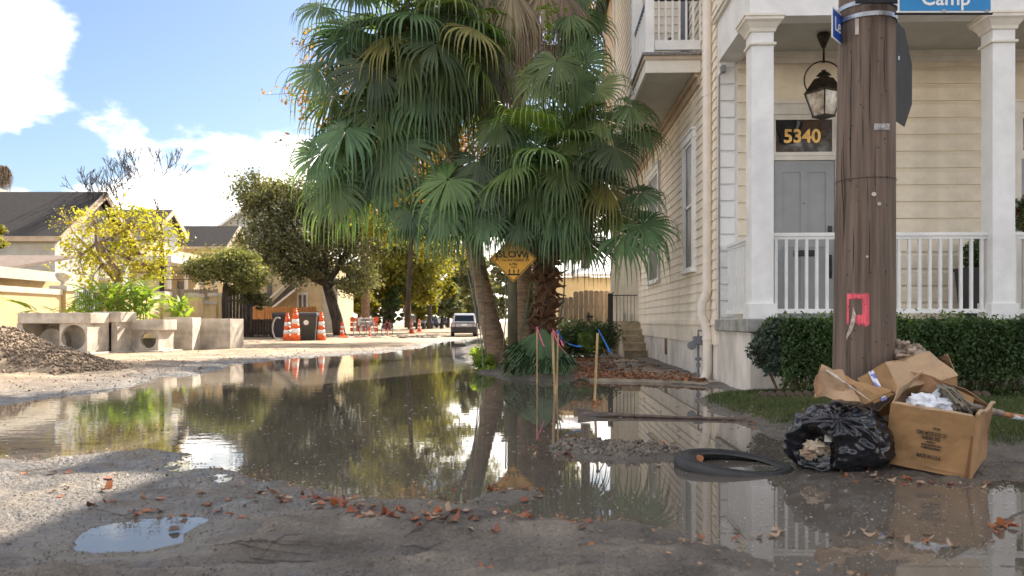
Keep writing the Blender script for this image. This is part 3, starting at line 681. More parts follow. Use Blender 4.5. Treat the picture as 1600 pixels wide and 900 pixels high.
# downspout with its kinks, straps and outlet
def hxp(u, v, lx): y, z_ = HX(u, v, lx); return Vector((lx, y, z_))
dy = HX(1105, 300, -.09)[0]
z_of = lambda v: hxp(1105, v, -.09).z
hp('downspout', MB().tube([(-.09, dy, EAVE), (-.09, dy, z_of(448)), (-.10, dy, z_of(458)), (-.17, dy+.02, z_of(474)), (-.18, dy+.02, z_of(490)), (-.12, dy+.0, z_of(508)), (-.09, dy-.02, z_of(522)), (-.09, dy-.02, z_of(575)),
                           (-.115, dy-.03, z_of(588)), (-.20, dy-.05, z_of(598)), (-.30, dy-.06, z_of(603))], .078, 18, cap=False), mat('downspout_paint', (.74, .67, .58), .5, .06, 3), smooth=True)
hp('downspout_collar', MB().tube([(-.09, dy-.02, z_of(527)), (-.09, dy-.02, z_of(531))], .088, 18), bpy.data.materials['downspout_paint'], smooth=False)
hp('downspout_collar', MB().tube([(-.09, dy, z_of(148)), (-.09, dy, z_of(151))], .084, 18), bpy.data.materials['downspout_paint'])
hp('downspout_collar', MB().tube([(-.09, dy, z_of(452)), (-.09, dy, z_of(455))], .084, 18), bpy.data.materials['downspout_paint'])
hp('conduit', MB().tube([(qx[0]+.02, PW-.16, 5.0), (qx[0]-.03, PW-.16, 4.9), (qx[0]-.03, PW-.16, 1.1), (qx[0]-.05, PW-.16, .9)], .016, 8).box(qx[0]-.0, qx[0]+.07, PW-.2, PW-.06, 4.96, 5.06), mat('conduit_grey', (.25, .25, .26), .5, .1, 8))
# gas meter
gm = thing('gas_meter', 'small grey gas meter on pipes beside the foot of the downspout', 'gas meter', tuple(HO+EX*(-.17)+EY*(HX(1091, 570, -.17)[0])), 0)
o_ = wl(gm)
def gmp(n, mb, m, **k): return mb.build(n, m, gm, local=True, **k)
z1 = .64
gmp('meter_body', MB().box(-.09, .07, -.06, .06, z1-.04, z1+.11), mat('meter_grey', (.20, .21, .23), .5, .2, 10), bevel=.02)
gmp('regulator', MB().tube([(-.12, -.02, z1-.05), (-.12, -.08, z1-.05)], .075, 14), bpy.data.materials['meter_grey'])
gmp('riser_pipe', MB().tube([(-.0, 0, -.02), (0, 0, z1-.04)], .022, 8).tube([(-.0, 0, z1+.1), (0.0, .0, z1+.2), (.12, .0, z1+.2)], .02, 8).tube([(0, 0, .22), (0, 0, .29)], .04, 8).tube([(-.05, 0, .36), (.05, 0, .36)], .03, 8), bpy.data.materials['meter_grey'])
# hanging lantern
lu, lz = HL(1287, 60, 1.15)
lant = thing('hanging_lantern', 'bronze gas lantern hanging on a hoop from the porch ceiling beside the pole', 'lantern', tuple(HO+EX*lu+EY*1.15), 0)
kz = F/12.45
def zl(v): return HC+(V0-v)/kz
def lp(n, mb, m, par=lant, **k): return mb.build(n, m, par, local=True, **k)
lp('ceiling_rod', MB().lathe([(.095, zl(55)), (.10, zl(58)), (.085, zl(62)), (.05, zl(71)), (.035, zl(75)), (.02, zl(77)), (.016, zl(78)), (.016, zl(97)), (.03, zl(97.5)), (.03, zl(99))][::-1], 14), bronze, smooth=True)
ring = MB(); pts = []
for i in range(25):
    a = math.radians(-35+250*i/24); pts.append((.29*math.cos(a)*1.0, 0, zl(127)+.285*math.sin(a)))
lp('hoop', ring.tube(pts, .011, 6), bronze)
def sq(mb, w0, z0, w1, z1_, t=.0):
    mb.hexa([(-w0, -w0, z0), (w0, -w0, z0), (w0, w0, z0), (-w0, w0, z0), (-w1, -w1, z1_), (w1, -w1, z1_), (w1, w1, z1_), (-w1, w1, z1_)])
ra = math.radians(28); rot = Matrix.Rotation(ra, 4, 'Z') @ Matrix.Diagonal((.80, .80, 1, 1))
def rotmb(mb): mb.v = [tuple(rot @ Vector(v)) for v in mb.v]; return mb
cap_ = MB(); sq(cap_, .245, zl(147), .25, zl(145)); sq(cap_, .24, zl(145), .12, zl(124)); sq(cap_, .06, zl(124), .06, zl(120)); sq(cap_, .10, zl(120), .05, zl(114)); sq(cap_, .03, zl(114), .03, zl(111))
lp('lantern_roof', rotmb(cap_), bronze)
fr = MB(); wt, wb_ = .235, .13
for sx in (-1, 1):
    for sy_ in (-1, 1): fr.bar((sx*wb_, sy_*wb_, zl(183)), (sx*wt, sy_*wt, zl(147)), .025)
sq(fr, .15, zl(184.5), .15, zl(182)); lp('lantern_frame', rotmb(fr), bronze)
lg = mat('lantern_glass', (.52, .47, .38), .08, .4, 6, spec=.8); gl = MB(); sq(gl, wb_-.012, zl(182), wt-.012, zl(147.5)); lp('lantern_glass', rotmb(gl), lg)
# planter with a shrub by the wall
px_, _ = HL(1526, 450, PW-.42)
pl = thing('porch_planter', 'tall dark planter holding a small clipped shrub on the porch', 'planter', tuple(HO+EX*px_+EY*(PW-.42)+Vector((0, 0, 1.032))), -TH)
t_ = MB(); t_.hexa([(-.17, -.17, 0), (.17, -.17, 0), (.17, .17, 0), (-.17, .17, 0), (-.23, -.23, .78), (.23, -.23, .78), (.23, .23, .78), (-.23, .23, .78)]); t_.box(-.24, .24, -.24, .24, .74, .785)
t_.build('pot', mat('charcoal_planter', (.022, .026, .036), .4, .2, 6), pl, local=True)
pp = rng.normal(size=(1100, 3)); pp /= np.linalg.norm(pp, axis=1)[:, None]; pp = pp*(rng.random((1100, 1))**.4)*np.array([.21, .21, .27])+np.array([0, 0, .98])
V_, Q_ = leaf_quads(pp, .06); mesh_np('shrub_foliage', V_, Q_, fol_hedge, pl)
# wreath on the second door
wx_, wz_ = HL(1614, 337, PW-.12)
wr = thing('door_wreath', 'green wreath with dark red bits hanging on the far right door', 'wreath', tuple(HO+EX*wx_+EY*(PW-.11)+Vector((0, 0, wz_))), -TH)
aa = rng.random(1500)*2*math.pi; q = rng.normal(size=(1500, 3))*.055
pp = np.stack([np.cos(aa)*.23, np.zeros(1500), np.sin(aa)*.23], 1)+q*np.array([1, .5, 1])
V_, Q_ = leaf_quads(pp[:1200], .055); mesh_np('wreath_greenery', V_, Q_, fol_hedge, wr)
V_, Q_ = leaf_quads(pp[1200:], .05); mesh_np('wreath_berries', V_, Q_, mat('wreath_red', (.20, .02, .015), .5, .2, 9), wr)

# ------------------------------------------------------------ hedge, shrub and lawn in front of the porch
def hedge():
    h = thing('clipped_hedge', 'long clipped dark green boxwood hedge in front of the porch railing', 'hedge', (6.2, 10.35, 0))
    r = np.random.default_rng(3); n = 52000
    x = 3.25+r.random(n)*6.4; t = r.random(n); y = np.empty(n); z = np.empty(n)
    k = r.random(n)
    top = .98+np.array(fbm(x*2.2, x*0+1, 5, 3))*.11+np.array(fbm(x*9, x*0+3, 6, 2))*.10+(r.random(n) < .04)*r.random(n)*.12
    front = 9.95+np.array(fbm(x*1.6, x*0+7, 8, 3))*.14
    a = k < .62
    y = np.where(a, front+np.abs(r.normal(size=n))*.11, front+r.random(n)*.95)
    z = np.where(a, .30+(top-.30)*r.random(n)**.75, top-np.abs(r.normal(size=n))*.06)
    z = np.where(a & (r.random(n) < .12), .12+r.random(n)*.3, z)
    V_, Q_ = leaf_quads(np.stack([x, y, z], 1), .030+.034*r.random(n), .55, r=r); mesh_np('foliage', V_, Q_, fol_hedge, h)
    k = 900; x = 3.3+r.random(k)*6.3; y = 9.9+r.random(k)*.9; t_ = .98+np.array(fbm(x*2.2, x*0+1, 5, 3))*.11+r.random(k)*.13-.02
    V_, Q_ = leaf_quads(np.stack([x, y, t_], 1), .05, .5, r=r); mesh_np('new_shoots', V_, Q_, foliage('hedge_new_growth', (.16, .24, .06), (.07, .13, .03), .35), h)
    MB().box(3.4, 9.6, 10.12, 10.7, .35, .86).build('dark_core', mat('hedge_inside', (.018, .02, .010), .95, .3, 9), h)  # solid dark block filling the middle of the hedge
    st = MB()
    for i in range(150):
        x0 = 3.4+r.random()*6; y0 = 10.1+r.random()*.4
        for j in range(3): st.tube([(x0, y0, .05), (x0+r.normal()*.07, y0-.03, .28), (x0+r.normal()*.16, y0-.08, .56)], [.011, .008, .004], 4, cap=False)
    st.build('stems', mat('hedge_stem', (.20, .13, .07), .9, .3, 9), h)
    s = thing('ligustrum_shrub', 'grey green leafy shrub at the left end of the hedge against the foundation', 'shrub', (3.35, 10.5, 0))
    n = 5200; p_ = r.normal(size=(n, 3)); p_ /= np.linalg.norm(p_, axis=1)[:, None]
    p_ = p_*(.55+.45*r.random((n, 1))**.5)*np.array([.36, .34, .36])*(1+.25*np.array(fbm(p_[:, 0]*3, p_[:, 2]*3+p_[:, 1]*2, 4, 2))[:, None]*2)+np.array([3.34, 10.35, .66])
    V_, Q_ = leaf_quads(p_, .058, .5, r=r); mesh_np('foliage', V_, Q_, fol_priv, s)
    st = MB()
    for i in range(12): a = r.random()*6.28; st.tube([(3.36, 10.4, .05), (3.36+math.cos(a)*.12, 10.4+math.sin(a)*.1, .3), (3.34+math.cos(a)*.28, 10.4+math.sin(a)*.25, .6)], [.014, .010, .005], 5, cap=False)
    st.build('stems', bpy.data.materials['hedge_stem'], s)
hedge()
def lawn():
    r = np.random.default_rng(5); n = 120000
    x = 2.0+r.random(n)*8.5; y = 6.2+r.random(n)*4.9
    z, sd, lw, b = relief(x, y); keep = (lw > .15) & (r.random(n) < lw*.9+.1)
    keep &= ~((np.hypot((x-2.75)/.8, (y-5.75)/.6)) < 1)
    x, y, z = x[keep], y[keep], z[keep]; n = len(x)
    a = r.random(n)*6.28; h_ = .022+.03*r.random(n); w_ = .006+.004*r.random(n); la = r.random(n)*6.28; lean = .6*r.random(n)*h_
    p0 = np.stack([x-np.cos(a)*w_, y-np.sin(a)*w_, z-.004], 1); p1 = np.stack([x+np.cos(a)*w_, y+np.sin(a)*w_, z-.004], 1)
    p2 = np.stack([x+np.cos(la)*lean, y+np.sin(la)*lean, z+h_], 1)
    V_ = np.stack([p0, p1, p2], 1).reshape(-1, 3); i = np.arange(n)*3
    o = mesh_np('lawn_grass', V_, np.stack([i, i+1, i+2], 1), grassm); tag(o, 'short green lawn between the hedge and the flood water', 'grass', kind='stuff')
lawn()
# scalloped edging below the hedge
ed = thing('garden_edging', 'low scalloped terracotta edging along the bed left of the hedge', 'garden edging', (3.2, 9.7, .1))
e0 = None
for i in range(26):
    x = 2.95+i*.105; y = 9.78-.0*i; z_ = gz(x, y)
    if e0 is None:
        mb = MB(); pts = [(x-.048, y, z_-.05)]+[(x-.048*math.cos(a), y, z_+.045+.045*math.sin(a)) for a in np.linspace(0, math.pi, 7)]+[(x+.048, y, z_-.05)]
        e0 = mb.prism(pts, 0, (0, .05, 0)).build('edging_stone', mat('edging_brown', (.12, .085, .06), .9, .3, 9), ed); x0, z0 = x, z_
    else:
        o = e0.copy(); link(o, ed); o.location = (x-x0, 0, z_-z0)

# ------------------------------------------------------------ utility pole with its bands, tags and paint
PX, PY = (1349-U0)/F*6.45, 6.45
pole = thing('utility_pole', 'thick dark wooden utility pole marked with a pink painted square', 'utility pole', (PX, PY, 0))
def prad(z): return .232-.0075*z
def pcx(z): return PX+.008*z
mb = MB(); n = 72; rows = 120; ph = 9.2
from mathutils import noise as mnoise
for i in range(rows+1):
    z = -.3+ph*i/rows
    for k in range(n):
        a = 2*math.pi*k/n; q = mnoise.fractal(Vector((math.cos(a)*5, math.sin(a)*5, z*.25)), 1, 2, 4)
        rr_ = prad(z)*(1+.022*q)
        cr = abs(mnoise.noise(Vector((math.cos(a)*11, math.sin(a)*11, z*.18))))
        if cr < .045: rr_ -= .009*(1-cr/.045)
        mb.v.append((pcx(z)+rr_*math.cos(a), PY+rr_*math.sin(a), z))
for i in range(rows):
    for k in range(n): mb.f.append((i*n+k, i*n+(k+1) % n, (i+1)*n+(k+1) % n, (i+1)*n+k)); mb.m.append(0)
mb.f.append(tuple(rows*n+k for k in range(n))); mb.m.append(0)
mb.build('pole_shaft', polewood, pole, smooth=True)
def pz(v): return HC+(V0-v)*(PY-.2)/F
def on_pole(u, v, off=.004):      # point on the near surface of the pole under a photo point
    z = pz(v); D = PY-.2
    for _ in range(6):
        x = (u-U0)*D/F; dx = x-pcx(z); rr_ = prad(z)+off; D = PY-math.sqrt(max(rr_*rr_-dx*dx, 1e-6)); z = HC+(V0-v)*D/F
    return Vector((x, D, z))
def band(v, tilt, name='steel_band'):
    z = pz(v); b = MB(); ring = []
    for r_, dz in ((.004, -.017), (.009, -.016), (.009, .016), (.004, .017)):
        ring.append([(pcx(z)+(prad(z)*1.012+r_)*math.cos(a), PY+(prad(z)*1.012+r_)*math.sin(a), z+dz+tilt*math.sin(a)*.35+.01*math.cos(a)*tilt) for a in np.linspace(0, 2*math.pi, 49)[:-1]])
    for q in ring: b.v.extend(q)
    for i in range(3):
        for k in range(48): b.f.append((i*48+k, i*48+(k+1) % 48, (i+1)*48+(k+1) % 48, (i+1)*48+k)); b.m.append(0)
    return b.build(name, steel, pole)
band(21, 0); band(1, 0)
z = pz(277); MB().tube([(pcx(z)+(prad(z)*1.012+.003)*math.cos(a), PY+(prad(z)*1.012+.003)*math.sin(a), z) for a in np.linspace(0, 2*math.pi, 49)], .0022, 5, cap=False).build('wire_ring', blackmetal, pole)
def plate(u0, v0, u1, v1, m, name, off=.004, th=.004, nx=5):
    b = MB()
    for i in range(nx+1):
        u = u0+(u1-u0)*i/nx
        for vv in (v1, v0):
            p = on_pole(u, vv, off); b.v.append(tuple(p)); p2 = on_pole(u, vv, off+th); b.v.append(tuple(p2))
    for i in range(nx):
        a = i*4; c_ = a+4
        b.f += [(a+1, c_+1, c_+3, a+3), (a, a+2, c_+2, c_), (a+3, c_+3, c_+2, a+2), (a, c_, c_+1, a+1)]; b.m += [0]*4
    b.f += [(0, 1, 3, 2), (nx*4, nx*4+2, nx*4+3, nx*4+1)]; b.m += [0]*2
    return b.build(name, m, pole)
plate(1336, 28.5, 1342, 54, mat('tag_metal', (.50, .44, .38), .5, .2, 12), 'metal_tag')
plate(1366, 193, 1390, 203, mat('tag_metal_dull', (.40, .38, .36), .5, .3, 30), 'metal_tag')
def disc(u, v, r, m, name):
    p = on_pole(u, v, .004); nn = Vector((p.x-pcx(p.z), p.y-PY, 0)).normalized()
    return MB().tube([p, p+nn*.006], [r, r*.9], 14).build(name, m, pole)
dw = mat('plastic_washer', (.55, .52, .45), .5, .1, 9)
disc(1365.5, 303.5, .017, dw, 'plastic_washer'); disc(1373.5, 318.5, .014, dw, 'plastic_washer')
disc(1366, 303, .006, blackmetal, 'nail_head'); disc(1374, 318.5, .006, blackmetal, 'nail_head')
RR = random.Random(5)
for _ in range(46): disc(RR.uniform(1315, 1388), RR.uniform(40, 560), RR.uniform(.003, .0055), ink, 'staple')
disc(1355, 401, .009, dw, 'paper_scrap')
# pink square: strokes follow the bark; ragged edges
def patch(poly_cells, m, name, off):
    b = MB()
    for (u0, v0, u1, v1) in poly_cells:
        i = len(b.v)
        for uu, vv in ((u0, v1), (u1, v1), (u1, v0), (u0, v0)): b.v.append(tuple(on_pole(uu, vv, off)))
        b.f.append((i, i+1, i+2, i+3)); b.m.append(0)
    return b.build(name, m, pole)
cells = []; u = 1314.5
while u < 1358:
    t0 = 459+RR.uniform(-2, 2); t1 = 506+RR.uniform(-3.5, 4)-(0 if u > 1322 else 4)
    if u < 1318.0: cells.append((u, t0, u+.8, 464+RR.uniform(-1, 3)))
    elif u < 1326 or u > 1347: cells.append((u, t0, u+.8, t1+(1.5 if u > 1347 else 0)))
    else:
        cells.append((u, t0, u+.8, 467+RR.uniform(-1, 1.5)))
        if u > 1331: cells.append((u, 492+RR.uniform(-1.5, 1), u+.8, t1))
    u += .8
patch(cells, pinkpaint, 'pink_marking', .006)
pts = [(1333.5, 480), (1334.5, 490), (1332, 505), (1327, 518), (1322, 527), (1317, 531)]
wd = [.5, 2.6, 3.4, 3.0, 1.6, .4]; b = MB()
for (uu, vv), q in zip(pts, wd): b.v += [tuple(on_pole(uu-q, vv, .008)), tuple(on_pole(uu+q, vv+1, .008))]
b.f = [(2*i, 2*i+1, 2*i+3, 2*i+2) for i in range(len(pts)-1)]; b.m = [0]*len(b.f)
b.build('bare_wood_scar', mat('bare_wood', (.52, .44, .38), .8, .25, 30), pole)
RR = random.Random(9)
# dark checks (splits) down the pole
ck = MB()
for _ in range(13):
    uu = RR.uniform(1310, 1392); v0 = RR.uniform(20, 430); L_ = RR.uniform(50, 200); nseg = 8; q = RR.uniform(.25, .7)
    for j in range(nseg):
        va, vb = v0+L_*j/nseg, v0+L_*(j+1)/nseg; ua, ub = uu+math.sin(va*.05+uu)*.5, uu+math.sin(vb*.05+uu)*.5
        qa = q*math.sin(math.pi*(j+.02)/nseg); qb = q*math.sin(math.pi*(j+1)/nseg)
        i = len(ck.v)
        for x_, y_ in ((ua-qa, va), (ua+qa, va), (ub+qb, vb), (ub-qb, vb)): ck.v.append(tuple(on_pole(x_, y_, .0035)))
        ck.f.append((i, i+3, i+2, i+1)); ck.m.append(0)
tag(ck.build('wood_checks', mat('crack_dark', (.012, .009, .007), 1, .1, 9), pole), kind='stuff')

# ---- street signs on the pole
sp_ = P(1477, 5, 6.12)
cs = thing('blue_street_sign', 'light blue street name sign reading Camp fixed to the right of the wooden pole', 'street sign', tuple(sp_))
x0, x1 = P(1403, 0, 6.12).x, P(1550, 0, 6.12).x; zb = HC+(V0-20)*6.12/F; zt = zb+.235
y_ = 6.12
MB().box(x0, x1, y_, y_+.006, zb, zt).build('sign_border', signwhite, cs, bevel=.002)
MB().box(x0+.012, x1-.012, y_-.004, y_-.0005, zb+.014, zt-.014).build('sign_face', bluesign, cs)
text_mesh('Camp', .165, 'sign_lettering', signwhite, basis(((P(1477, 5, y_).x), y_-.0065, zb+.105), (1, 0, 0), (0, 0, 1)), cs, .001, .002, sx=.92)
MB().box(x0-.02, x1+.004, y_-.006, y_+.012, zb-.012, zb-.0005).build('sign_bracket', signback, cs)
for uu in (1475, 1542): MB().tube([P(uu, 17, y_-.006), P(uu, 17, y_-.012)], .013, 10).build('bolt', steel, cs)
MB().box(x0-.30, x0+.03, y_+.014, y_+.034, zb+.08, zb+.12).build('bracket_arm', signback, cs)
# the deeper blue sign on the other side, turned away
a_ = P(1301, 20, 6.5); b_ = a_+Vector((.28, -.42, 0)).normalized()*.62
ls = thing('deep_blue_street_sign', 'deep blue street sign starting Le, half hidden behind the left edge of the pole', 'street sign', tuple(a_))
dirv = (b_-a_).normalized(); dirv = Vector((.80, -.60, 0)).normalized() if False else Vector((.62, .78, 0)).normalized()
nrm = Vector((dirv.y, -dirv.x, 0)); z0, z1_ = HC+(V0-62)*6.3/F, HC+(V0-62)*6.3/F+.235
A = P(1300.5, 0, 6.25); A.z = 0
MB().prism([A+Vector((0, 0, z0)), A+dirv*.6+Vector((0, 0, z0)), A+dirv*.6+Vector((0, 0, z1_)), A+Vector((0, 0, z1_))], 0, -nrm*.006).build('sign_border', signwhite, ls)
m_ = .014
MB().prism([A+dirv*m_+Vector((0, 0, z0+m_)), A+dirv*(.6-m_)+Vector((0, 0, z0+m_)), A+dirv*(.6-m_)+Vector((0, 0, z1_-m_)), A+dirv*m_+Vector((0, 0, z1_-m_))], 0, nrm*.003).build('sign_face', blueplate, ls)
text_mesh('Le', .15, 'sign_lettering', signwhite, basis(A+dirv*.045+nrm*.005+Vector((0, 0, (z0+z1_)/2)), dirv, (0, 0, 1)), ls, .001, .002, align='LEFT')
# octagonal sign seen almost edge-on from behind
st = thing('octagonal_sign', 'dark back of an octagonal stop sign seen nearly edge on behind the pole', 'road sign', tuple(P(1408, 115, 6.55)))
cz = HC+(V0-115)*6.7/F; R8 = .400/math.cos(math.pi/8)*1.0
dv_ = Vector((.637, .771, 0)).normalized(); c0 = Vector((P(1404, 0, 6.7).x, 6.7, cz)); nr_ = Vector((dv_.y, -dv_.x, 0))
mb = MB(); oc = []
for k in range(8):
    a = math.pi/8+k*math.pi/4; oc.append(c0+dv_*R8*math.cos(a)*.98+Vector((0, 0, R8*math.sin(a))))
MB().prism(oc, 0, nr_*.004).build('sign_plate', signback, st)
oc2 = [c0+(p-c0)*.97+nr_*(-.001) for p in oc]
MB().prism([p-nr_*.0015 for p in oc2], 0, nr_*-.002).build('sign_face', mat('red_sign_sheet', (.50, .02, .02), .4, .05, 5), st)
MB().bar(c0+Vector((-.12, -.0, .12)), c0+Vector((.0, 0, .12)), .04, .03).build('bracket', steel, st)

# ------------------------------------------------------------ cartons
def panel(mb, a, b, c_, d_, th):
    a, b, c_, d_ = map(Vector, (a, b, c_, d_)); nn = (b-a).cross(d_-a).normalized()*th
    return mb.prism([a, b, c_, d_], 0, nn)
BL, BR = P(1381.5, 722.5, 5.55), P(1516, 750.5, 5.2); TL, TR = P(1392, 629.5, 5.55), P(1524.5, 652, 5.2)
off = Vector((.66, .75, 0))*.42
BR2 = P(1541, 715, 5.52); TR2 = P(1550.5, 633, 5.52); BL2 = BL+(BR2-BR); TL2 = TL+(TR2-TR)+Vector((0, 0, .03))
ct = thing('open_carton', 'open brown carton printed Made in U.S.A., full of rubbish, beside the black bag', 'cardboard box', tuple((BL+BR)/2))
def sub(a, b, c_, d_, n_=8, amp=.006, seed=0):
    """a slightly buckled cardboard sheet"""
    mb = MB(); a, b, c_, d_ = map(Vector, (a, b, c_, d_)); nn = (b-a).cross(d_-a).normalized()
    for th in (0, -.006):
        for i in range(n_+1):
            for j in range(n_+1):
                s, t = i/n_, j/n_; p = a.lerp(b, s).lerp(d_.lerp(c_, s), t)
                p = p+nn*(amp*mnoise.fractal(p*6+Vector((seed, 0, 0)), 1, 2, 3)*2+th); mb.v.append(tuple(p))
    m_ = (n_+1)**2
    for i in range(n_):
        for j in range(n_):
            q = i*(n_+1)+j; mb.f.append((q, q+n_+1, q+n_+2, q+1)); mb.f.append((m_+q, m_+q+1, m_+q+n_+2, m_+q+n_+1)); mb.m += [0, 0]
    def edge(l):
        for x_, y__ in zip(l, l[1:]): mb.f.append((x_, y__, m_+y__, m_+x_)); mb.m.append(0)
    edge([i*(n_+1) for i in range(n_+1)][::-1]); edge([i*(n_+1)+n_ for i in range(n_+1)]); edge([j for j in range(n_+1)]); edge([n_*(n_+1)+j for j in range(n_+1)][::-1])
    return mb
sub(BL, BR, TR, TL, seed=1, amp=.007).build('front_panel', cardboard, ct, smooth=False)
sub(BR, BR2, TR2, TR, seed=2).build('side_panel', cardboard, ct)
sub(BR2, BL2, TL2, TR2, seed=3).build('back_panel', cardboard_in, ct)
sub(BL2, BL, TL, TL2, seed=4).build('side_panel', cardboard_in, ct)
sub(BL+Vector((0, 0, .03)), BR+Vector((0, 0, .03)), BR2+Vector((0, 0, .03)), BL2+Vector((0, 0, .03)), seed=5).build('bottom_panel', cardboard_in, ct)
# flaps: left one stands up and folds inward, the back one leans out, right one is curled
sub(TL, TL2, TL2+Vector((.10, .0, .12)), TL+Vector((.08, .05, .10)), seed=6, amp=.012).build('flap', cardboard_pale, ct)
sub(TR2, TL2, TL2+Vector((.02, .05, .12)), TR2+Vector((-.15, .06, .10)), seed=7, amp=.012).build('flap', cardboard_in, ct)
sub(TL.lerp(TR, .03), TR.lerp(TL, .02), TR.lerp(TL, .05)+Vector((.03, .05, .008)), TL.lerp(TR, .05)+Vector((.02, .05, .01)), seed=8, amp=.006, n_=10).build('flap', cardboard_pale, ct)
MB().tube([TR.lerp(TR2, t)+Vector((0.01, 0, .012+.012*math.sin(t*9))) for t in np.linspace(0, 1, 10)], .012, 6).build('rolled_edge', cardboard_pale, ct)
st_ = MB(); a0_, b0_ = BR.lerp(BR2, .02), TR.lerp(TR2, .02)
fx = (BR-BL).normalized(); fz = (TL-BL).normalized(); fn = fx.cross(fz).normalized()
sx_ = (BR2-BR).normalized(); 
p_ = BR-fx*.032+fn*.0075; MB().prism([p_+fz*.01, p_+fx*.018+fz*.01, p_+fx*.022+fz*.27, p_+fx*.012+fz*.28], 0, fn*.003).build('tape_stain', mat('carton_stain', (.16, .07, .025), .7, .2, 9), ct)
lines = [('FROM', 1464.0, 670.6, .016), ('FORD METER BOX CO', 1455.8, 678.3, .029), ('WABASH, IND.', 1455.2, 685.2, .028), ('MAKERS OF', 1454.5, 691.4, .0125),
         ('WATER METER SETTING', 1454.9, 696.2, .0145), ('& TESTING EQUIPMENT', 1454.7, 700.8, .0145), ('MADE IN U.S.A.', 1451.6, 713.8, .029)]
def on_front(u, v):
    d_ = Vector(((u-U0)/F, 1, (V0-v)/F)); o__ = Vector((0, 0, HC)); t = (BL-o__).dot(fn)/d_.dot(fn); return o__+d_*t
for s_, u, v, h_ in lines:
    tx = text_mesh(s_, h_*1.22, 'carton_print', ink, basis(on_front(u, v)+fn*.008, fx, fz), ct, .0006, .0006, sx={'MADE IN U.S.A.': .62, 'FROM': .8, 'FORD METER BOX CO': .50, 'WABASH, IND.': .50}.get(s_, .62))
# rubbish in the carton
fill = thing('crumpled_paper', 'crumpled white paper sticking up inside the open carton', 'paper', tuple(TL.lerp(TR, .3)+Vector((.1, .15, 0))))
def crumple(mb, c_, r_, seed, amp=.5, sq_=(1, 1, .7), seg=22):
    b = MB().blob(c_, r_*sq_[0], r_*sq_[1], r_*sq_[2], seg, seg//2+3, amp, seed, 2.6); k = len(mb.v)
    mb.v += b.v; mb.f += [tuple(i+k for i in f_) for f_ in b.f]; mb.m += b.m; return mb
base = TL.lerp(TR, .3)+(BR2-BR)*.35
mb = MB(); crumple(mb, base+Vector((0, 0, -.03)), .10, 3, .5); crumple(mb, base+Vector((.12, -.03, -.04)), .085, 5, .5)
p0 = on_front(1441, 630)+Vector((.05, .12, -.02)); mb.prism([p0, p0+Vector((.09, .0, -.03)), p0+Vector((.14, 0, .10)), p0+Vector((.12, 0, .12))], 0, (0.02, .02, .008))
mb.build('crumpled_sheet', paper, fill)
fb = thing('inner_box_scrap', 'small folded box scrap tilted among the rubbish in the open carton', 'cardboard scrap', tuple(base+Vector((.2, .1, 0))))
q = base+Vector((.15, .03, .02)); sub(q, q+Vector((.17, -.06, -.07)), q+Vector((.20, -.03, -.0)), q+Vector((.02, .04, .085)), seed=11).build('box_side', cardboard, fb)
sub(q+Vector((.02, .04, .085)), q+Vector((.20, -.03, 0)), q+Vector((.24, .14, -.02)), q+Vector((.08, .18, .06)), seed=12).build('box_side', mat('dark_maroon_card', (.10, .045, .03), .8, .2, 8), fb)
# rag mop with an orange handle
ms, me_ = on_front(1500, 612)+Vector((.02, .28, 0)), None
hA = P(1496, 633, 5.42); hB = P(1562, 646, 5.65); hC = P(1690, 667, 6.0)
mop = thing('rag_mop', 'grey rag mop lying in the carton with its orange handle sticking out right', 'mop', tuple(hA))
MB().tube([hB, hC], .017, 12).build('handle', mat('orange_handle', (.50, .20, .07), .5, .35, 16, stretch=(1, 1, 1)), mop, smooth=True)
MB().tube([hA, hA.lerp(hB, .5), hB+Vector((.02, 0, 0))], [.03, .032, .021], 12).build('handle_socket', mat('socket_grey', (.22, .17, .13), .6, .3, 12), mop, smooth=True)
MB().tube([P(1581, 650, 5.7), P(1610, 655, 5.78)], .019, 12).build('handle_label', mat('label_white', (.55, .60, .62), .5, .4, 30), mop)
mb = MB(); r_ = random.Random(3)
for i in range(120):
    a = P(1470+r_.uniform(-8, 10), 607+r_.uniform(-6, 8), 5.62+r_.uniform(-.1, .1)); b = P(1505+r_.uniform(-12, 16), 640+r_.uniform(-10, 8), 5.42+r_.uniform(-.05, .12))
    mid = a.lerp(b, .5)+Vector((r_.uniform(-.03, .03), r_.uniform(-.03, .03), r_.uniform(-.01, .04)))
    mb.tube([a, a.lerp(mid, .6)+Vector((0, 0, .02)), mid, b], .006, 4, cap=False)
mb.build('mop_strands', mat('mop_grey', (.22, .20, .155), .95, .3, 15, island=.6, col2=(.10, .085, .06)), mop)
# second carton, closed and tilted, with a strip of tape
c2 = thing('taped_carton', 'tilted pale carton with a strip of printed tape, behind the open carton', 'cardboard box', tuple(P(1430, 590, 6.0)))
K = dict(a=P(1340, 592, 5.98), b=P(1383, 566, 5.95), c=P(1405, 612, 5.72), d=P(1366, 631, 5.75), e=P(1452, 549.5, 6.12), f=P(1497, 587, 5.98), g=P(1478, 553, 6.12))
sub(K['d'], K['c'], K['b'], K['a'], seed=21, amp=.008).build('end_panel', cardboard, c2)
sub(K['c'], K['f'], K['e'], K['b'], seed=22, amp=.012, n_=12).build('top_panel', cardboard_pale, c2)
sub(K['d']+Vector((0, .05, -.10)), K['f']+Vector((0.02, .05, -.22)), K['f'], K['c'], seed=23, amp=.01).build('front_panel', cardboard, c2)
sub(K['b'], K['e'], K['e']+Vector((0.05, .35, -.12)), K['b']+Vector((.02, .33, -.15)), seed=24, amp=.01).build('back_panel', cardboard, c2)
sub(K['f'], K['f']+Vector((0, .12, -.1)), K['g']+Vector((.02, .25, -.1)), K['g'], seed=25, amp=.02).build('torn_flap', cardboard_in, c2)
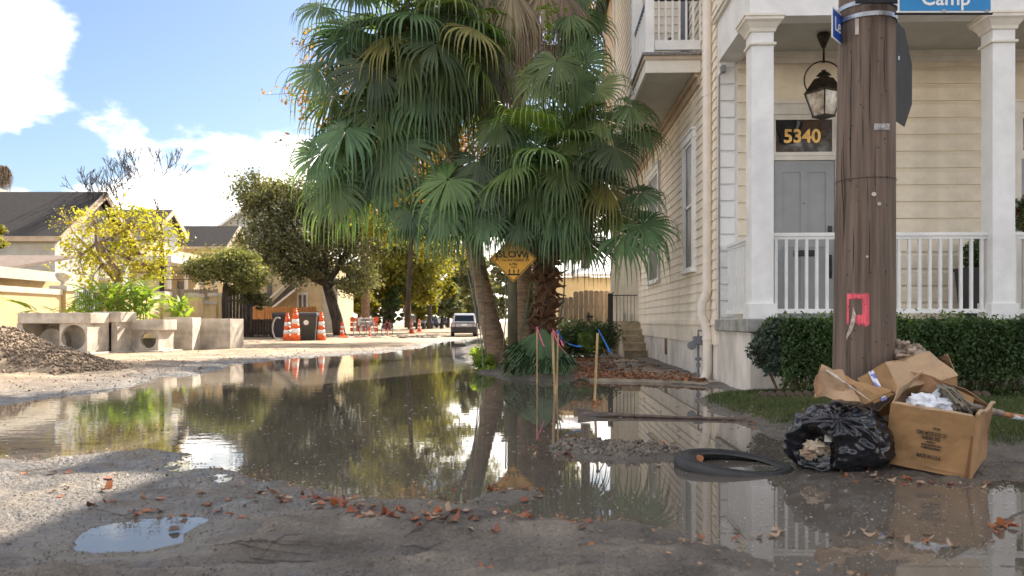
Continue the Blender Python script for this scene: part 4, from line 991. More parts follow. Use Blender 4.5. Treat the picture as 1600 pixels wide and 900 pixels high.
t0_, t1_ = P(1358.5, 581, 5.945), P(1380, 626, 5.72)
sub(t0_+Vector((-.012, -.010, .0)), t1_+Vector((-.012, -.010, 0)), t1_+Vector((.022, -.012, .01)), t0_+Vector((.022, -.012, .012)), seed=26, amp=.004).build('printed_tape', mat('printed_tape', (.62, .62, .66), .4, .5, 26, col2=(.10, .13, .45), mixlo=.42, mixhi=.5), c2)
# flattened flap on the bag
c3 = thing('flattened_carton', 'flattened torn carton draped over the top of the black bag left of the pole foot', 'cardboard box', tuple(P(1320, 600, 5.8)))
sub(P(1272, 622, 5.55), P(1345, 628, 5.40), P(1318, 583, 5.72), P(1284, 573.5, 5.75), seed=31, amp=.03, n_=12).build('panel', cardboard_pale, c3)
sub(P(1345, 628.5, 5.40), P(1362, 627, 5.5), P(1400, 612, 5.65), P(1318, 583, 5.72), seed=32, amp=.02, n_=10).build('panel', cardboard, c3)
sub(P(1272, 600, 5.56), P(1276, 622, 5.53), P(1288, 606, 5.5), P(1284, 573.5, 5.745), seed=33, amp=.01).build('folded_edge', cardboard_in, c3)
sub(P(1290, 578, 5.70), P(1358, 624, 5.405), P(1361, 626, 5.40), P(1296, 578, 5.71), seed=34, amp=.0).build('paper_strip', mat('peeled_strip', (.50, .42, .34), .7, .3, 20), c3)
# crumpled bag behind
cb = thing('crumpled_paper_bag', 'crumpled grey brown paper bag lying against the hedge right of the pole', 'paper bag', tuple(P(1417, 547, 6.3)))
mb = MB(); crumple(mb, P(1410, 545, 6.35), .085, 8, 1.0, (1, .8, .65)); crumple(mb, P(1430, 546, 6.35), .05, 12, 1.0, (1, .8, .8)); crumple(mb, P(1422, 553, 6.3), .08, 17, .9, (1.2, .8, .5))
mb.build('bag_paper', rag, cb)
sub(P(1398, 560, 6.3), P(1450, 565, 6.2), P(1446, 548, 6.35), P(1402, 545, 6.35), seed=41, amp=.03).build('bag_side', rag, cb)

# ------------------------------------------------------------ black bag
bag = thing('rubbish_bag', 'torn shiny black plastic rubbish bag tied at the top left of the open carton', 'rubbish bag', tuple(P(1305, 735, 5.6)))
mb = MB(); seg, ring = 150, 90; knot = Vector((-.25, -.72, .62)).normalized()
bc = P(1313, 690, 5.66); bx, by, bz = .365, .28, .255
t1v = knot.cross(Vector((0, 0, 1))).normalized(); t2v = knot.cross(t1v)
for i in range(ring+1):
    ph_ = math.pi*i/ring
    for k in range(seg):
        a = 2*math.pi*k/seg; d_ = knot*math.cos(ph_)+(t1v*math.cos(a)+t2v*math.sin(a))*math.sin(ph_)
        cr = math.sin(a*8+2.2*mnoise.noise(d_*2)*3+1.3*math.sin(a*3))*.6+math.sin(a*19+5*mnoise.noise(d_*3))*.25
        fall = math.exp(-ph_*1.0)
        q = 1+.10*cr*fall*min(ph_*4, 1)+.09*mnoise.fractal(d_*1.9+Vector((4, 2, 1)), 1, 2, 3)
        f2 = mnoise.noise(d_*2.6+Vector((8, 1, 0))); q += .05*(1-abs(f2)*3 if abs(f2) < .33 else 0)+.10*math.exp(-(ph_/.35)**2)
        # torn opening low on the left front
        hole = d_.dot(Vector((-.80, -.58, -.12)).normalized())
        if hole > .80: q -= .42*min((hole-.80)/.10, 1)
        p = bc+Vector((d_.x*bx*q, d_.y*by*q, d_.z*bz*q*(.94 if d_.z < 0 else 1.0)))
        p.z = max(p.z, .0); mb.v.append(tuple(p))
for i in range(ring):
    for k in range(seg): mb.f.append((i*seg+k, (i+1)*seg+k, (i+1)*seg+(k+1) % seg, i*seg+(k+1) % seg)); mb.m.append(0)
mb.build('bag_skin', blackplastic, bag, smooth=True)
kp = bc+Vector((knot.x*bx, knot.y*by, knot.z*bz))*.86
mb = MB(); crumple(mb, kp, .045, 4, .9, (1, 1, 1.1)); 
for i in range(7):
    a = i*.9; mb.tube([kp, kp+Vector((math.cos(a)*.05, -.03, math.sin(a)*.05)), kp+Vector((math.cos(a)*.12, -.035, math.sin(a)*.085-.01))], [.018, .022, .006], 6)
mb.build('bag_knot', blackplastic, bag, smooth=True)
tp = bc+Vector((-.80*bx, -.58*by, -.12*bz))*.80
mb = MB(); r_ = random.Random(2)
for i in range(9): crumple(mb, tp+Vector((r_.uniform(-.06, .10), r_.uniform(-.03, .05), r_.uniform(-.10, .05))), r_.uniform(.03, .06), i+20, .8, (1, 1, .8), 12)
mb.build('bag_contents', mat('bag_rubbish', (.46, .38, .28), .8, .4, 12, island=.8, col2=(.22, .14, .09)), bag)
e = tp+Vector((.06, -.05, .05)); sub(e, e+Vector((.09, -.02, .0)), e+Vector((.15, .0, .13)), e+Vector((.01, .02, .11)), seed=9).build('torn_paper', mat('bag_paper_pale', (.58, .56, .48), .8, .1, 9), bag)
mb = MB(); e = tp+Vector((-.10, -.02, -.10))
sub(e, e+Vector((.18, -.05, -.03)), e+Vector((.20, .0, .04)), e+Vector((-.02, .03, .06)), seed=55, amp=.03).build('torn_skin', blackplastic, bag)

# ------------------------------------------------------------ tyre
ty = thing('old_tyre', 'old black car tyre half sunk in the muddy water left of the black bag', 'tyre', (1.53, 5.72, -.008))
prof = [(.262, -.07), (.285, -.09), (.33, -.103), (.368, -.098), (.390, -.072), (.400, -.03), (.400, .03), (.390, .072), (.368, .098), (.33, .103), (.285, .09), (.262, .07), (.256, .06), (.285, .05), (.34, .06), (.365, .03), (.365, -.03), (.34, -.06), (.285, -.05), (.256, -.06)]
mb = MB().lathe(prof, 72, (0, 0, 0), close=True)
tilt = Matrix.Rotation(math.radians(5), 4, 'Y') @ Matrix.Rotation(math.radians(3.2), 4, 'X')
mb.v = [tuple(tilt @ Vector((v[0]*1.03, v[1], v[2]*.52))) for v in mb.v]; o = mb.build('tyre_carcass', rubber, ty, smooth=True, local=True)
mb = MB()
for r_, z_ in ((.31, .099), (.29, .0925), (.35, .1025)):
    mb.tube([tuple(tilt @ Vector((r_*math.cos(a)*1.03, r_*math.sin(a), z_*.52))) for a in np.linspace(0, 2*math.pi, 73)], .0035, 5, cap=False)
mb.build('sidewall_ribs', rubber, ty, smooth=True, local=True)
# floating length of trim board
a_, b_ = G(905, 647, .02), G(1172, 656, .01)
fbd = thing('floating_board', 'long thin wet board floating across the water between lawn and palms', 'board', tuple(a_))
MB().tube([a_, a_.lerp(b_, .05), a_.lerp(b_, .18), a_.lerp(b_, .34), a_.lerp(b_, .7), b_], [.02, .034, .03, .019, .016, .022], 8).build('board_strip', mat('wet_board', (.16, .095, .065), .5, .4, 8, stretch=(.5, 6, 1), col2=(.05, .035, .03)), fbd)
MB().prism([a_+Vector((-.01, -.05, -.03)), a_.lerp(b_, .22)+Vector((0, -.05, -.0)), a_.lerp(b_, .20)+Vector((0, -.0, .012)), a_+Vector((-.01, .02, .055))], 0, (0, .05, 0)).build('broken_end', mat('dark_wet_board', (.05, .04, .035), .5, .4, 8), fbd)

# ------------------------------------------------------------ survey stakes
def stake(u0, v0, u1, v1, label, tapes, w_=.028):
    b = G(u1, v1, -.0); t = P(u0, v0, b.y); s = thing('survey_stake', label, 'stake', tuple(b), group='wooden survey stakes standing in the flood water')
    MB().bar(b-(t-b).normalized()*.12, t, w_, .02).build('stake_shaft', stakewood, s)
    for m_, pts in tapes:
        mb = MB(); pp = [P(a, c_, b.y-.02-.01*i) for i, (a, c_) in enumerate(pts)]
        for i in range(len(pp)): mb.v += [tuple(pp[i]+Vector((-.014, .0, .012))), tuple(pp[i]+Vector((.014, -.006, -.012)))]
        mb.f = [(2*i, 2*i+1, 2*i+3, 2*i+2) for i in range(len(pp)-1)]; mb.m = [0]*len(mb.f)
        o = mb.build('flagging_tape', m_, s); md = o.modifiers.new('s', 'SOLIDIFY'); md.thickness = .004
        MB().bar(t+Vector((0, 0, -.03)), t+Vector((0, 0, .004)), w_+.012, .03).build('tape_wrap', m_, s)
stake(839, 511, 839, 599, 'leftmost thin stake with one short pink tape, in front of the big ground leaf', [(pinktape, [(839, 512), (843, 522), (846, 532), (850, 541)])], .024)
stake(863, 515, 867, 615, 'thick stake with two pink tapes hanging to its right', [(pinktape, [(864, 516), (868, 528), (874, 540), (884, 551)]), (pinktape, [(864, 514), (870, 524), (877, 532), (880, 541)])], .034)
stake(872, 517, 870, 607, 'slim stake with a blue tape blown right, just behind the pink taped one', [(bluetape, [(873, 520), (878, 530), (888, 537), (900, 541), (909, 541)])], .024)
stake(934, 516, 929, 627, 'rightmost stake standing alone with a broad blue tape', [(bluetape, [(935, 515), (940, 525), (947, 538), (953, 551)]), (bluetape, [(935, 516), (942, 528), (949, 541), (954, 550)])], .03)

# ------------------------------------------------------------ fallen leaves, litter and specks
def leaf_shape(size, curl, seed):
    r_ = random.Random(seed); mb = MB(); n_ = 10; pts = []
    lob = r_.choice([0, 1, 1])
    for i in range(n_*2):
        a = 2*math.pi*i/(n_*2); rad = .5*(1-.25*math.cos(a))*(1+(.13*math.cos(5*a) if lob else 0))*r_.uniform(.9, 1.08); asp = .8 if lob else .5
        x, y = rad*math.cos(a), rad*math.sin(a)*asp; pts.append((x, y))
    mb.v.append((0, 0, .0))
    ca = r_.uniform(0, 3.14)
    def z_(x, y): q = x*math.cos(ca)+y*math.sin(ca); return curl*(q*q*2.2+.25*math.sin(7*x+seed)*y)
    for x, y in pts: mb.v.append((x*.5, y*.5, z_(x*.5, y*.5)))
    for x, y in pts: mb.v.append((x, y, z_(x, y)+r_.uniform(-.03, .06)))
    k = len(pts)
    for i in range(k):
        j = (i+1) % k; mb.f.append((0, 1+i, 1+j)); mb.f.append((1+i, 1+k+i, 1+k+j, 1+j)); mb.m += [0, 0]
    mb.v = [(x*size, y*size, z*size) for x, y, z in mb.v]
    return mb
leafmesh = []
for s_ in range(12):
    for mi, m_ in enumerate(leafm):
        b = leaf_shape(1, [.08, .2, .45, .9][s_ % 4], s_*4+mi); me = bpy.data.meshes.new('fallen_leaf'); me.from_pydata(b.v, [], b.f); me.materials.append(m_)
        me.polygons.foreach_set('use_smooth', [True]*len(me.polygons)); leafmesh.append((mi, me))
names = ['rust red', 'orange', 'pale tan', 'dark brown']
leafcount = 0
def place_leaf(u, v, size, mi, where, r_, ext=None):
    global leafcount
    g_ = G(u, v, 0.0); z = max(gz(g_.x, g_.y), 0.0); g_ = G(u, v, z); z = max(gz(g_.x, g_.y), .001)
    c_ = [m_ for k, m_ in leafmesh if k == mi]; me = r_.choice(c_)
    o = bpy.data.objects.new('fallen_leaf', me); link(o); o.location = (g_.x, g_.y, z+.004+size*.04); o.scale = (size, size, size)
    o.rotation_euler = (r_.gauss(0, .16), r_.gauss(0, .16), r_.uniform(0, 6.28)); leafcount += 1
    q = ''
    if ext:
        t = (u-ext[0])/(ext[1]-ext[0]); q = ', ' + ('far left', 'inner left', 'inner right', 'far right')[max(0, min(3, int(t*4)))]
    tag(o, '%s %s leaf %s%s' % ('small' if size < .05 else 'large', names[mi], where, q), 'leaf', 'fallen leaves lying %s' % where); return o
rl = random.Random(11)
def cluster(n_, pts, spread, where, smin=.03, smax=.064, cols=(0, 0, 0, 1, 1, 2, 2, 3)):
    for _ in range(n_):
        i = rl.randrange(len(pts)-1) if len(pts) > 1 else 0; a = pts[i]; b = pts[min(i+1, len(pts)-1)]; t = rl.random()
        u = a[0]+(b[0]-a[0])*t+rl.gauss(0, spread[0]); v = a[1]+(b[1]-a[1])*t+rl.gauss(0, spread[1]); v = max(v, 560)
        place_leaf(u, v, rl.uniform(smin, smax), rl.choice(cols), where, rl, (min(p[0] for p in pts)-spread[0], max(p[0] for p in pts)+spread[0]))
cluster(38, [(400, 768), (470, 782), (540, 790)], (18, 6), 'along the mud edge left of centre')
cluster(52, [(555, 803), (620, 806), (690, 822), (740, 815)], (16, 6), 'in the drift on the foreground mud')
cluster(16, [(700, 772), (780, 760), (850, 778)], (14, 7), 'on the small mud spit')
cluster(24, [(760, 822), (870, 818), (940, 845)], (25, 8), 'on the mud right of the drift')
cluster(26, [(150, 800), (240, 770), (330, 800), (300, 790)], (45, 12), 'on the mud beside the small round puddle')
cluster(10, [(20, 735), (120, 765), (60, 790)], (30, 8), 'on the sunlit mud at the far left')
cluster(16, [(835, 706), (900, 702)], (14, 6), 'at the left end of the mud ridge')
cluster(12, [(1010, 695), (1040, 700)], (15, 3), 'on the mud ridge beside the tyre')
cluster(20, [(1300, 738), (1420, 755), (1530, 757)], (22, 5), 'below the bag and carton', .03, .06)
cluster(12, [(1150, 657), (1230, 668)], (18, 2.5), 'along the lawn edge', .03, .055)
cluster(22, [(1160, 835), (1250, 832), (1390, 838), (1500, 855)], (30, 5), 'in the shallow water at the bottom right', .03, .06, (1, 2, 2, 2, 0, 3))
cluster(7, [(1590, 815), (1560, 830)], (8, 4), 'on the mud at the right edge', .035, .06)
cluster(10, [(905, 628), (935, 632)], (8, 2), 'round the foot of the rightmost stake', .04, .07, (0, 0, 1))
place_leaf(272, 832, .10, 3, 'standing in the small round puddle', rl)
place_leaf(765, 896, .06, 1, 'at the bottom edge of the mud', rl); place_leaf(1085, 727, .09, 1, 'in front of the tyre', rl); place_leaf(1028, 728, .06, 2, 'on the wet mud left of the tyre', rl)
def litter(n_, box, where, size, cols, cond, name, label):
    r_ = np.random.default_rng(len(where)); x = box[0]+r_.random(n_)*(box[1]-box[0]); y = box[2]+r_.random(n_)*(box[3]-box[2])
    z, sd, lw, b = relief(x, y); k = cond(x, y, z, sd, lw, b, r_); x, y, z = x[k], y[k], z[k]
    V_, Q_ = leaf_quads(np.stack([x, y, np.maximum(z, 0)+.006+.012*r_.random(len(x))], 1), size, .6, .82, r_)
    o = mesh_np(name, V_, Q_, cols); tag(o, label, 'leaf litter', kind='stuff')
# walk beside the house, covered in leaf litter
wk = [(1.3, 13.9), (1.35, 21.5), (3.0, 21.8), (3.25, 13.2), (3.05, 12.9), (2.3, 13.6)]
mb = MB()
def wpt(x, y, z): return (x, y, z)
mb.prism([wpt(x, y, -.2) for x, y in wk], 0, (0, 0, .245)); tag(mb.build('side_walk', walkcon, None), 'concrete walk beside the house wall covered with fallen leaves', kind='structure')
r_ = np.random.default_rng(2); n_ = 11000; x = .8+r_.random(n_)*2.3; y = 12.8+r_.random(n_)*8.6
sdk = sdpoly(x, y, wk); front = np.array(13.9)+(x-1.3)*(-.45)
dens = (.45+.55*(fbm(x*2.2, y*1.4, 83, 3) > -.08))*np.where(sdk < 0, .10+.84*np.exp(-np.abs(y-front-.35)/.75)+.65*np.clip((2.3-x)/.9, 0, 1), np.where((sdk < .3) & (x < 1.4), .6, 0))
k = r_.random(n_) < dens; x, y, sdk = x[k], y[k], sdk[k]
V_, Q_ = leaf_quads(np.stack([x, y, np.where(sdk < 0, .052, .06)+.03*r_.random(len(x))], 1), .075, .6, .8, r_)
tag(mesh_np('walk_leaf_litter', V_, Q_, mat('leaf_litter_rust', (.38, .155, .065), .7, .3, 3, island=.95, col2=(.10, .06, .04))), 'rust brown leaf litter spread over the side walk', 'leaf litter', kind='stuff')
lit = mat('leaf_litter_mixed', (.40, .24, .13), .7, .3, 3, island=.95, col2=(.10, .06, .04))
litter(15000, (-4.5, 3.5, 3.2, 6.5), 'near', .024, lit, lambda x, y, z, sd, lw, b, r_: (sd > -.1) & (sd < .45) & (r_.random(len(x)) < .35*np.exp(-np.maximum(sd, 0)*3)), 'shore_leaf_litter', 'small leaf scraps stranded along the waterline')
litter(2600, (2.2, 9, 6.6, 10.6), 'lawn', .04, lit, lambda x, y, z, sd, lw, b, r_: (lw > .1) & (r_.random(len(x)) < .16), 'lawn_leaf_litter', 'small dry leaves scattered on the lawn')
litter(9000, (-14, -3, 11, 30), 'farshore', .05, lit, lambda x, y, z, sd, lw, b, r_: (sd > .1) & (sd < 3) & (r_.random(len(x)) < .12), 'bank_leaf_litter', 'leaf scraps on the sunlit sandy bank')
# floating specks and pebbles
r_ = np.random.default_rng(8); n_ = 10000
D_ = 1300/(560-502+ (r_.random(n_)**.8)*330); U_ = r_.random(n_)*1700-50; x = (U_-800)*D_/1300; z, sd, lw, b = relief(x, D_); cl = fbm(x*.9, D_*1.4, 61, 3)
k = (z < -.002) & (cl > .02-.25*r_.random(n_)); x, y = x[k], D_[k]
V_, Q_ = leaf_quads(np.stack([x, y, np.full(len(x), .0035)], 1), .016*(.4+1.2*r_.random(len(x))**2)*np.clip(y/5, .6, 2.2), .35, .97, r_)
tag(mesh_np('floating_specks', V_, Q_, mat('floating_scum', (.60, .56, .50), .8, .3, 3, island=.8, col2=(.16, .12, .08))), 'pale specks and scum floating on the flood water', 'floating debris', kind='stuff')
def rocks(n_, pos, size, m_, name, label, cat, seed):
    r_ = np.random.default_rng(seed); base_ = np.array([[1, 0, 0], [-1, 0, 0], [0, 1, 0], [0, -1, 0], [0, 0, 1], [0, 0, -1.]])
    T = np.array([[0, 2, 4], [2, 1, 4], [1, 3, 4], [3, 0, 4], [2, 0, 5], [1, 2, 5], [3, 1, 5], [0, 3, 5]])
    n_ = len(pos); q = r_.normal(size=(n_, 3, 3)); q, _ = np.linalg.qr(q); s_ = size*(.4+1.2*r_.random((n_, 1, 1))**1.5)*(.6+.7*r_.random((n_, 6, 1)))
    V_ = np.einsum('kj,nji->nki', base_, q)*s_+pos[:, None, :]
    Q_ = (T[None]+np.arange(n_)[:, None, None]*6).reshape(-1, 3)
    o = mesh_np(name, V_.reshape(-1, 3), Q_, m_); tag(o, label, cat, kind='stuff')
# gravel pile on the left
pc = Vector((-10.6, 16.2, 0))
def pileh(x, y):
    d_ = np.hypot((x+11.3)/3.5, (y-16.6)/2.3)+fbm(x*1.2, y*1.2, 71, 3)*.22
    d2 = np.hypot((x+9.0)/1.5, (y-16.3)/1.4)+fbm(x*2, y*2, 72, 3)*.15
    return np.maximum(np.clip(1-d_, 0, 1)*1.15, np.clip(1-d2, 0, 1)*.55)+fbm(x*5, y*5, 73, 3)*.06
xs = np.linspace(-15, -6.4, 120); ys = np.linspace(13.6, 19.6, 90); X, Y = np.meshgrid(xs, ys); H = pileh(X, Y)
V_ = np.stack([X.ravel(), Y.ravel(), (H-.02).ravel()], 1); i = (np.arange(89)[:, None]*120+np.arange(119)[None]).ravel()
gp_ = thing('gravel_pile', 'heap of brown gravel and sand on the left bank in front of the concrete boxes', 'gravel pile', (-10.6, 16.2, 0))
mesh_np('sand_heap', V_, np.stack([i, i+1, i+121, i+120], 1), mat('heap_sand', (.34, .26, .18), .95, .2, 3, .6, 40, bdist=.02), gp_, smooth=True)
r_ = np.random.default_rng(4); n_ = 26000; x = -15+r_.random(n_)*8.6; y = 13.6+r_.random(n_)*6; h_ = pileh(x, y); k = (h_ > .04) & (r_.random(n_) < .35+.65*(fbm(x*.8, y*.8, 75, 2) > -.05)); x, y, h_ = x[k], y[k], h_[k]
rocks(0, np.stack([x, y, h_], 1), .030, gravelm, 'gravel_stones', 'loose gravel stones of the heap', 'gravel', 6)
n_ = 9000; x = -14+r_.random(n_)*14; y = 11+r_.random(n_)*20; z, sd, lw, b = relief(x, y); k = (sd > .05) & (r_.random(n_) < .7*np.exp(-sd/1.2)+.05); rocks(0, np.stack([x[k], y[k], z[k]+.01], 1), .014, gravelm, 'bank_stones', 'small stones on the left bank', 'stones', 7)
n_ = 9000; y = 3.0+r_.random(n_)*3.2; x = (r_.random(n_)-.55)*(y*1.5); z, sd, lw, b = relief(x, y); k = (sd > 0.02); rocks(0, np.stack([x[k], y[k], z[k]+.001], 1), .0045, clodm, 'foreground_grit', 'grit and small clods on the foreground mud', 'grit', 8)
n_ = 2600; x = .15+r_.random(n_)*1.6; y = 5.6+r_.random(n_)*1.6; z, sd, lw, b = relief(x, y); k = z > .022; rocks(0, np.stack([x[k], y[k], z[k]+.002], 1), .019, clodm, 'ridge_clods', 'wet mud clods on the ridge beside the tyre', 'mud clods', 9)
# twigs on the mud
tw = MB(); rt = random.Random(4)
for u, v, L_ in [(350, 864, .4), (380, 872, .35), (170, 798, .2), (640, 858, .2), (880, 748, .2)]:
    for j in range(3):
        g_ = G(u+rt.uniform(-30, 30), v+rt.uniform(-4, 4), .03); an = rt.uniform(-.25, .25)+(0 if rt.random() < .7 else 1); pts = []
        for k in range(5):
            t = k/4*L_*rt.uniform(.9, 1.1); x, y = g_.x+math.cos(an)*t, g_.y+math.sin(an)*t+.01*math.sin(k*2); pts.append((x, y, max(gz(x, y), 0)+.006))
        tw.tube(pts, [.0012, .0018, .0016, .0012, .0006], 4, cap=False)
tag(tw.build('stranded_twigs', bark, None), 'thin dark twigs and straw lying on the foreground mud', 'twigs', kind='stuff')

# ------------------------------------------------------------ fan palms
def fan_leaf(hub, fwd, nrm, Rl, nseg=34, span=290, droop=1.0, fused=.46, petiole=None, width=1.0, seed=0, cup=.12):
    """costapalmate leaf: pleated segments fused to about half their length, split tips hanging"""
    r_ = np.random.default_rng(seed); f = np.array(Vector(fwd).normalized()); n = np.array(nrm); n = n-f*np.dot(n, f); n /= np.linalg.norm(n); s = np.cross(n, f)
    hub = np.array(hub); ang = np.radians(np.linspace(-span/2, span/2, nseg)); da = ang[1]-ang[0]; jit = r_.normal(size=nseg)*da*.55
    L_ = Rl*(.72+.28*np.cos(ang/2)**1.5)*(1+.08*r_.normal(size=nseg))
    d = np.cos(ang)[:, None]*f+np.sin(ang)[:, None]*s
    side = -np.sin(ang)[:, None]*f+np.cos(ang)[:, None]*s
    d = d-n*cup*(.4+.6*np.abs(np.sin(ang/2)))[:, None]; d /= np.linalg.norm(d, axis=1)[:, None]
    ts = np.array([.03, .18, .33, fused, .57, .68, .78, .87, .94, 1.0]); pts = []; lft = []; rgt = []
    p = hub+d*(ts[0]*L_)[:, None]; cur = d.copy(); g = np.array([0, 0, -1.]); prev = ts[0]
    dr = droop*(.55+.9*r_.random(nseg)); ph0 = r_.random()*6; dr = dr*(1+.35*np.sin(ang*2.3+ph0)); tc0 = r_.uniform(-1, 1)*math.radians(span/2); dr = dr+np.where(np.abs(ang-tc0) < math.radians(span)*.07, r_.uniform(0, 2.2), 0); tw = r_.normal(size=nseg)*.25
    for i, t in enumerate(ts):
        if i: p = p+cur*((t-prev)*L_)[:, None]
        if i and ts[i-1] == fused: cur = cur+side*jit[:, None]; cur /= np.linalg.norm(cur, axis=1)[:, None]
        prev = t
        k = .03 if t < fused else .62*(t-fused+.10)/(1-fused)*2.1
        cur = cur+g*(k*dr)[:, None]; cur /= np.linalg.norm(cur, axis=1)[:, None]
        w_ = 2*t*Rl*math.tan(da/2)*.5 if t <= fused else 2*fused*Rl*math.tan(da/2)*.5*max(0, (1-(t-fused)/(1-fused)))**.9*.72
        w_ = w_*width*np.ones(nseg)
        sd_ = side-cur*(side*cur).sum(1)[:, None]; sd_ /= np.linalg.norm(sd_, axis=1)[:, None]
        up = np.cross(cur, sd_); pleat = w_*.55 if t > .05 else w_*.2
        if t > fused: sd_ = sd_+up*tw[:, None]*(t-fused)*2
        pts.append(p-up*pleat[:, None]); lft.append(p-sd_*w_[:, None]); rgt.append(p+sd_*w_[:, None])
    A = np.stack([np.stack(lft, 1), np.stack(pts, 1), np.stack(rgt, 1)], 2)  # seg, step, 3, xyz
    ns, nt_ = nseg, len(ts); V_ = A.reshape(-1, 3); b = np.arange(ns)[:, None]*nt_*3+np.arange(nt_-1)[None]*3; b = b.ravel()
    kp_ = np.repeat(r_.random(ns) > .05, nt_-1); b = b[kp_]
    Q_ = np.concatenate([np.stack([b, b+1, b+4, b+3], 1), np.stack([b+1, b+2, b+5, b+4], 1)])
    if petiole is not None:
        P0 = [np.array(x) for x in petiole]; o = len(V_); R2 = []
        for i, q in enumerate(P0):
            rad = .022-.008*i/(len(P0)-1); t = (P0[min(i+1, len(P0)-1)]-P0[max(i-1, 0)]); t = t/np.linalg.norm(t); a = np.cross(t, [0, 0, 1.]) if abs(t[2]) < .95 else np.cross(t, [1., 0, 0]); a /= np.linalg.norm(a); c_ = np.cross(t, a)
            for k in range(4): R2.append(q+rad*(math.cos(k*math.pi/2)*a*1.2+math.sin(k*math.pi/2)*c_*.8))
        V_ = np.concatenate([V_, np.array(R2)]); qq = []
        for i in range(len(P0)-1):
            for k in range(4): qq.append((o+i*4+k, o+i*4+(k+1) % 4, o+(i+1)*4+(k+1) % 4, o+(i+1)*4+k))
        Q_ = np.concatenate([Q_, np.array(qq)])
    return V_, Q_
lseed = [100]
def frond(par, crown, az, el, Lp, Rl, m_, droop=1.0, sag=.35, cam=0.0, nseg=38, span=280, width=1.0, fused=.42):
    lseed[0] += 1; r_ = random.Random(lseed[0]); droop *= 1.3
    if m_ in (DRY, GRY): span = 110
    c_ = Vector(crown); d0 = Vector((math.cos(az)*math.cos(el), math.sin(az)*math.cos(el), math.sin(el)))
    p = c_.copy(); pts = [p.copy()]; d_ = d0.copy()
    for k in range(5):
        p = p+d_*Lp/5; pts.append(p.copy()); d_ = (d_+Vector((0, 0, -1))*sag*.14).normalized()
    fw_ = (d_+Vector((0, 0, -1))*sag*.35).normalized(); up = Vector((0, 0, 1)) if abs(fw_.z) < .9 else Vector((math.cos(az), math.sin(az), 0))
    nr = (up-fw_*up.dot(fw_)).normalized()+Vector((r_.gauss(0, .22), r_.gauss(0, .22), 0))
    if cam: nr = nr+Vector((0, -1, 0))*cam
    V_, Q_ = fan_leaf(p, fw_, nr, Rl, nseg, span, droop, fused, pts, width, lseed[0])
    return mesh_np('frond', V_, Q_, m_, par)
def hero(par, hub, du, dv_, D, Rpx, m_, tilt=.3, droop=1.0, crown=None, span=290, nseg=42, up=.5, fused=.42):
    """a leaf whose hub and pointing direction were measured in the photograph; tilt is its lean towards the viewer"""
    lseed[0] += 1; rj = random.Random(lseed[0]); h_ = P(hub[0], hub[1], D)
    if m_ in (DRY, GRY): span, droop, Rpx = 95, 2.6, Rpx*1.1
    up = up+rj.gauss(0, .25); du += rj.gauss(0, .12); droop *= 1.25
    fw_ = Vector((du, -tilt, -dv_)).normalized(); nr = Vector((0, -.85, up))
    pet = None
    if crown is not None:
        c_ = Vector(crown); mid = c_.lerp(h_, .55)+Vector((0, 0, .10)); pet = [tuple(c_), tuple(c_.lerp(mid, .5)+Vector((0, 0, .04))), tuple(mid), tuple(h_)]
    V_, Q_ = fan_leaf(h_, fw_, nr, Rpx*D/F, nseg, span, droop, fused, pet, 1.0, lseed[0])
    return mesh_np('frond', V_, Q_, m_, par)
def palm_trunk(par, pts, rad, shaggy=False, name='trunk'):
    mb = MB(); pts = [Vector(p) for p in pts]; cur = []
    for i in range(len(pts)-1):
        for k in range(14): cur.append((pts[i].lerp(pts[i+1], k/14), rad[i]+(rad[i+1]-rad[i])*k/14))
    cur.append((pts[-1], rad[-1])); n = 26
    for i, (p, r0) in enumerate(cur):
        for k in range(n):
            a = 2*math.pi*k/n; q = 1+.05*mnoise.fractal(Vector((math.cos(a)*2, math.sin(a)*2, p.z*3)), 1, 2, 4)+.03*math.sin(p.z*42+math.sin(a*2)*.6)
            mb.v.append((p.x+r0*q*math.cos(a), p.y+r0*q*math.sin(a), p.z))
    for i in range(len(cur)-1):
        for k in range(n): mb.f.append((i*n+k, i*n+(k+1) % n, (i+1)*n+(k+1) % n, (i+1)*n+k)); mb.m.append(0)
    return mb.build(name, palmbark, par, smooth=True)
G0, G1, GY, DRY, GRY = pfrond
GYE = mat('palm_frond_yellowing', (.30, .27, .07), .5, .2, 4, island=.7, col2=(.14, .14, .045), trans=.3)
rp = random.Random(21)
# palm A: the leaning smooth trunk
cA = P(668, 60, 16.6); bA = G(779, 577, 0); cA = Vector(cA)
pA = thing('leaning_fan_palm', 'tall fan palm with a smooth brown trunk leaning left out of the water', 'palm tree', tuple(bA))
palm_trunk(pA, [bA+Vector((0.02, 0, -.3)), P(776, 550, bA.y), P(763, 490, 17.6), P(748, 425, 17.5), P(728, 330, 17.2), P(705, 220, 16.9), P(682, 110, 16.7), cA], [.27, .25, .20, .185, .17, .16, .16, .15])
for k in range(40):
    az = k*2.39996; el = math.radians(72-128*(k/39)**.85)
    frond(pA, cA, az, el, rp.uniform(1.0, 1.45), rp.uniform(1.15, 1.4), rp.choice([G0, G0, G0, G1, G1, G1, GYE]) if k > 5 else G1, droop=.8+.5*k/39, sag=.5+.5*k/39)
for k in range(16):
    az = k*2.39996+1; frond(pA, cA+Vector((0, 0, -.3)), az, math.radians(rp.uniform(-70, -45)), rp.uniform(.7, 1.1), rp.uniform(1.0, 1.25), rp.choice([DRY, GRY, G0, DRY]), droop=2.2, sag=1.6, width=.7)
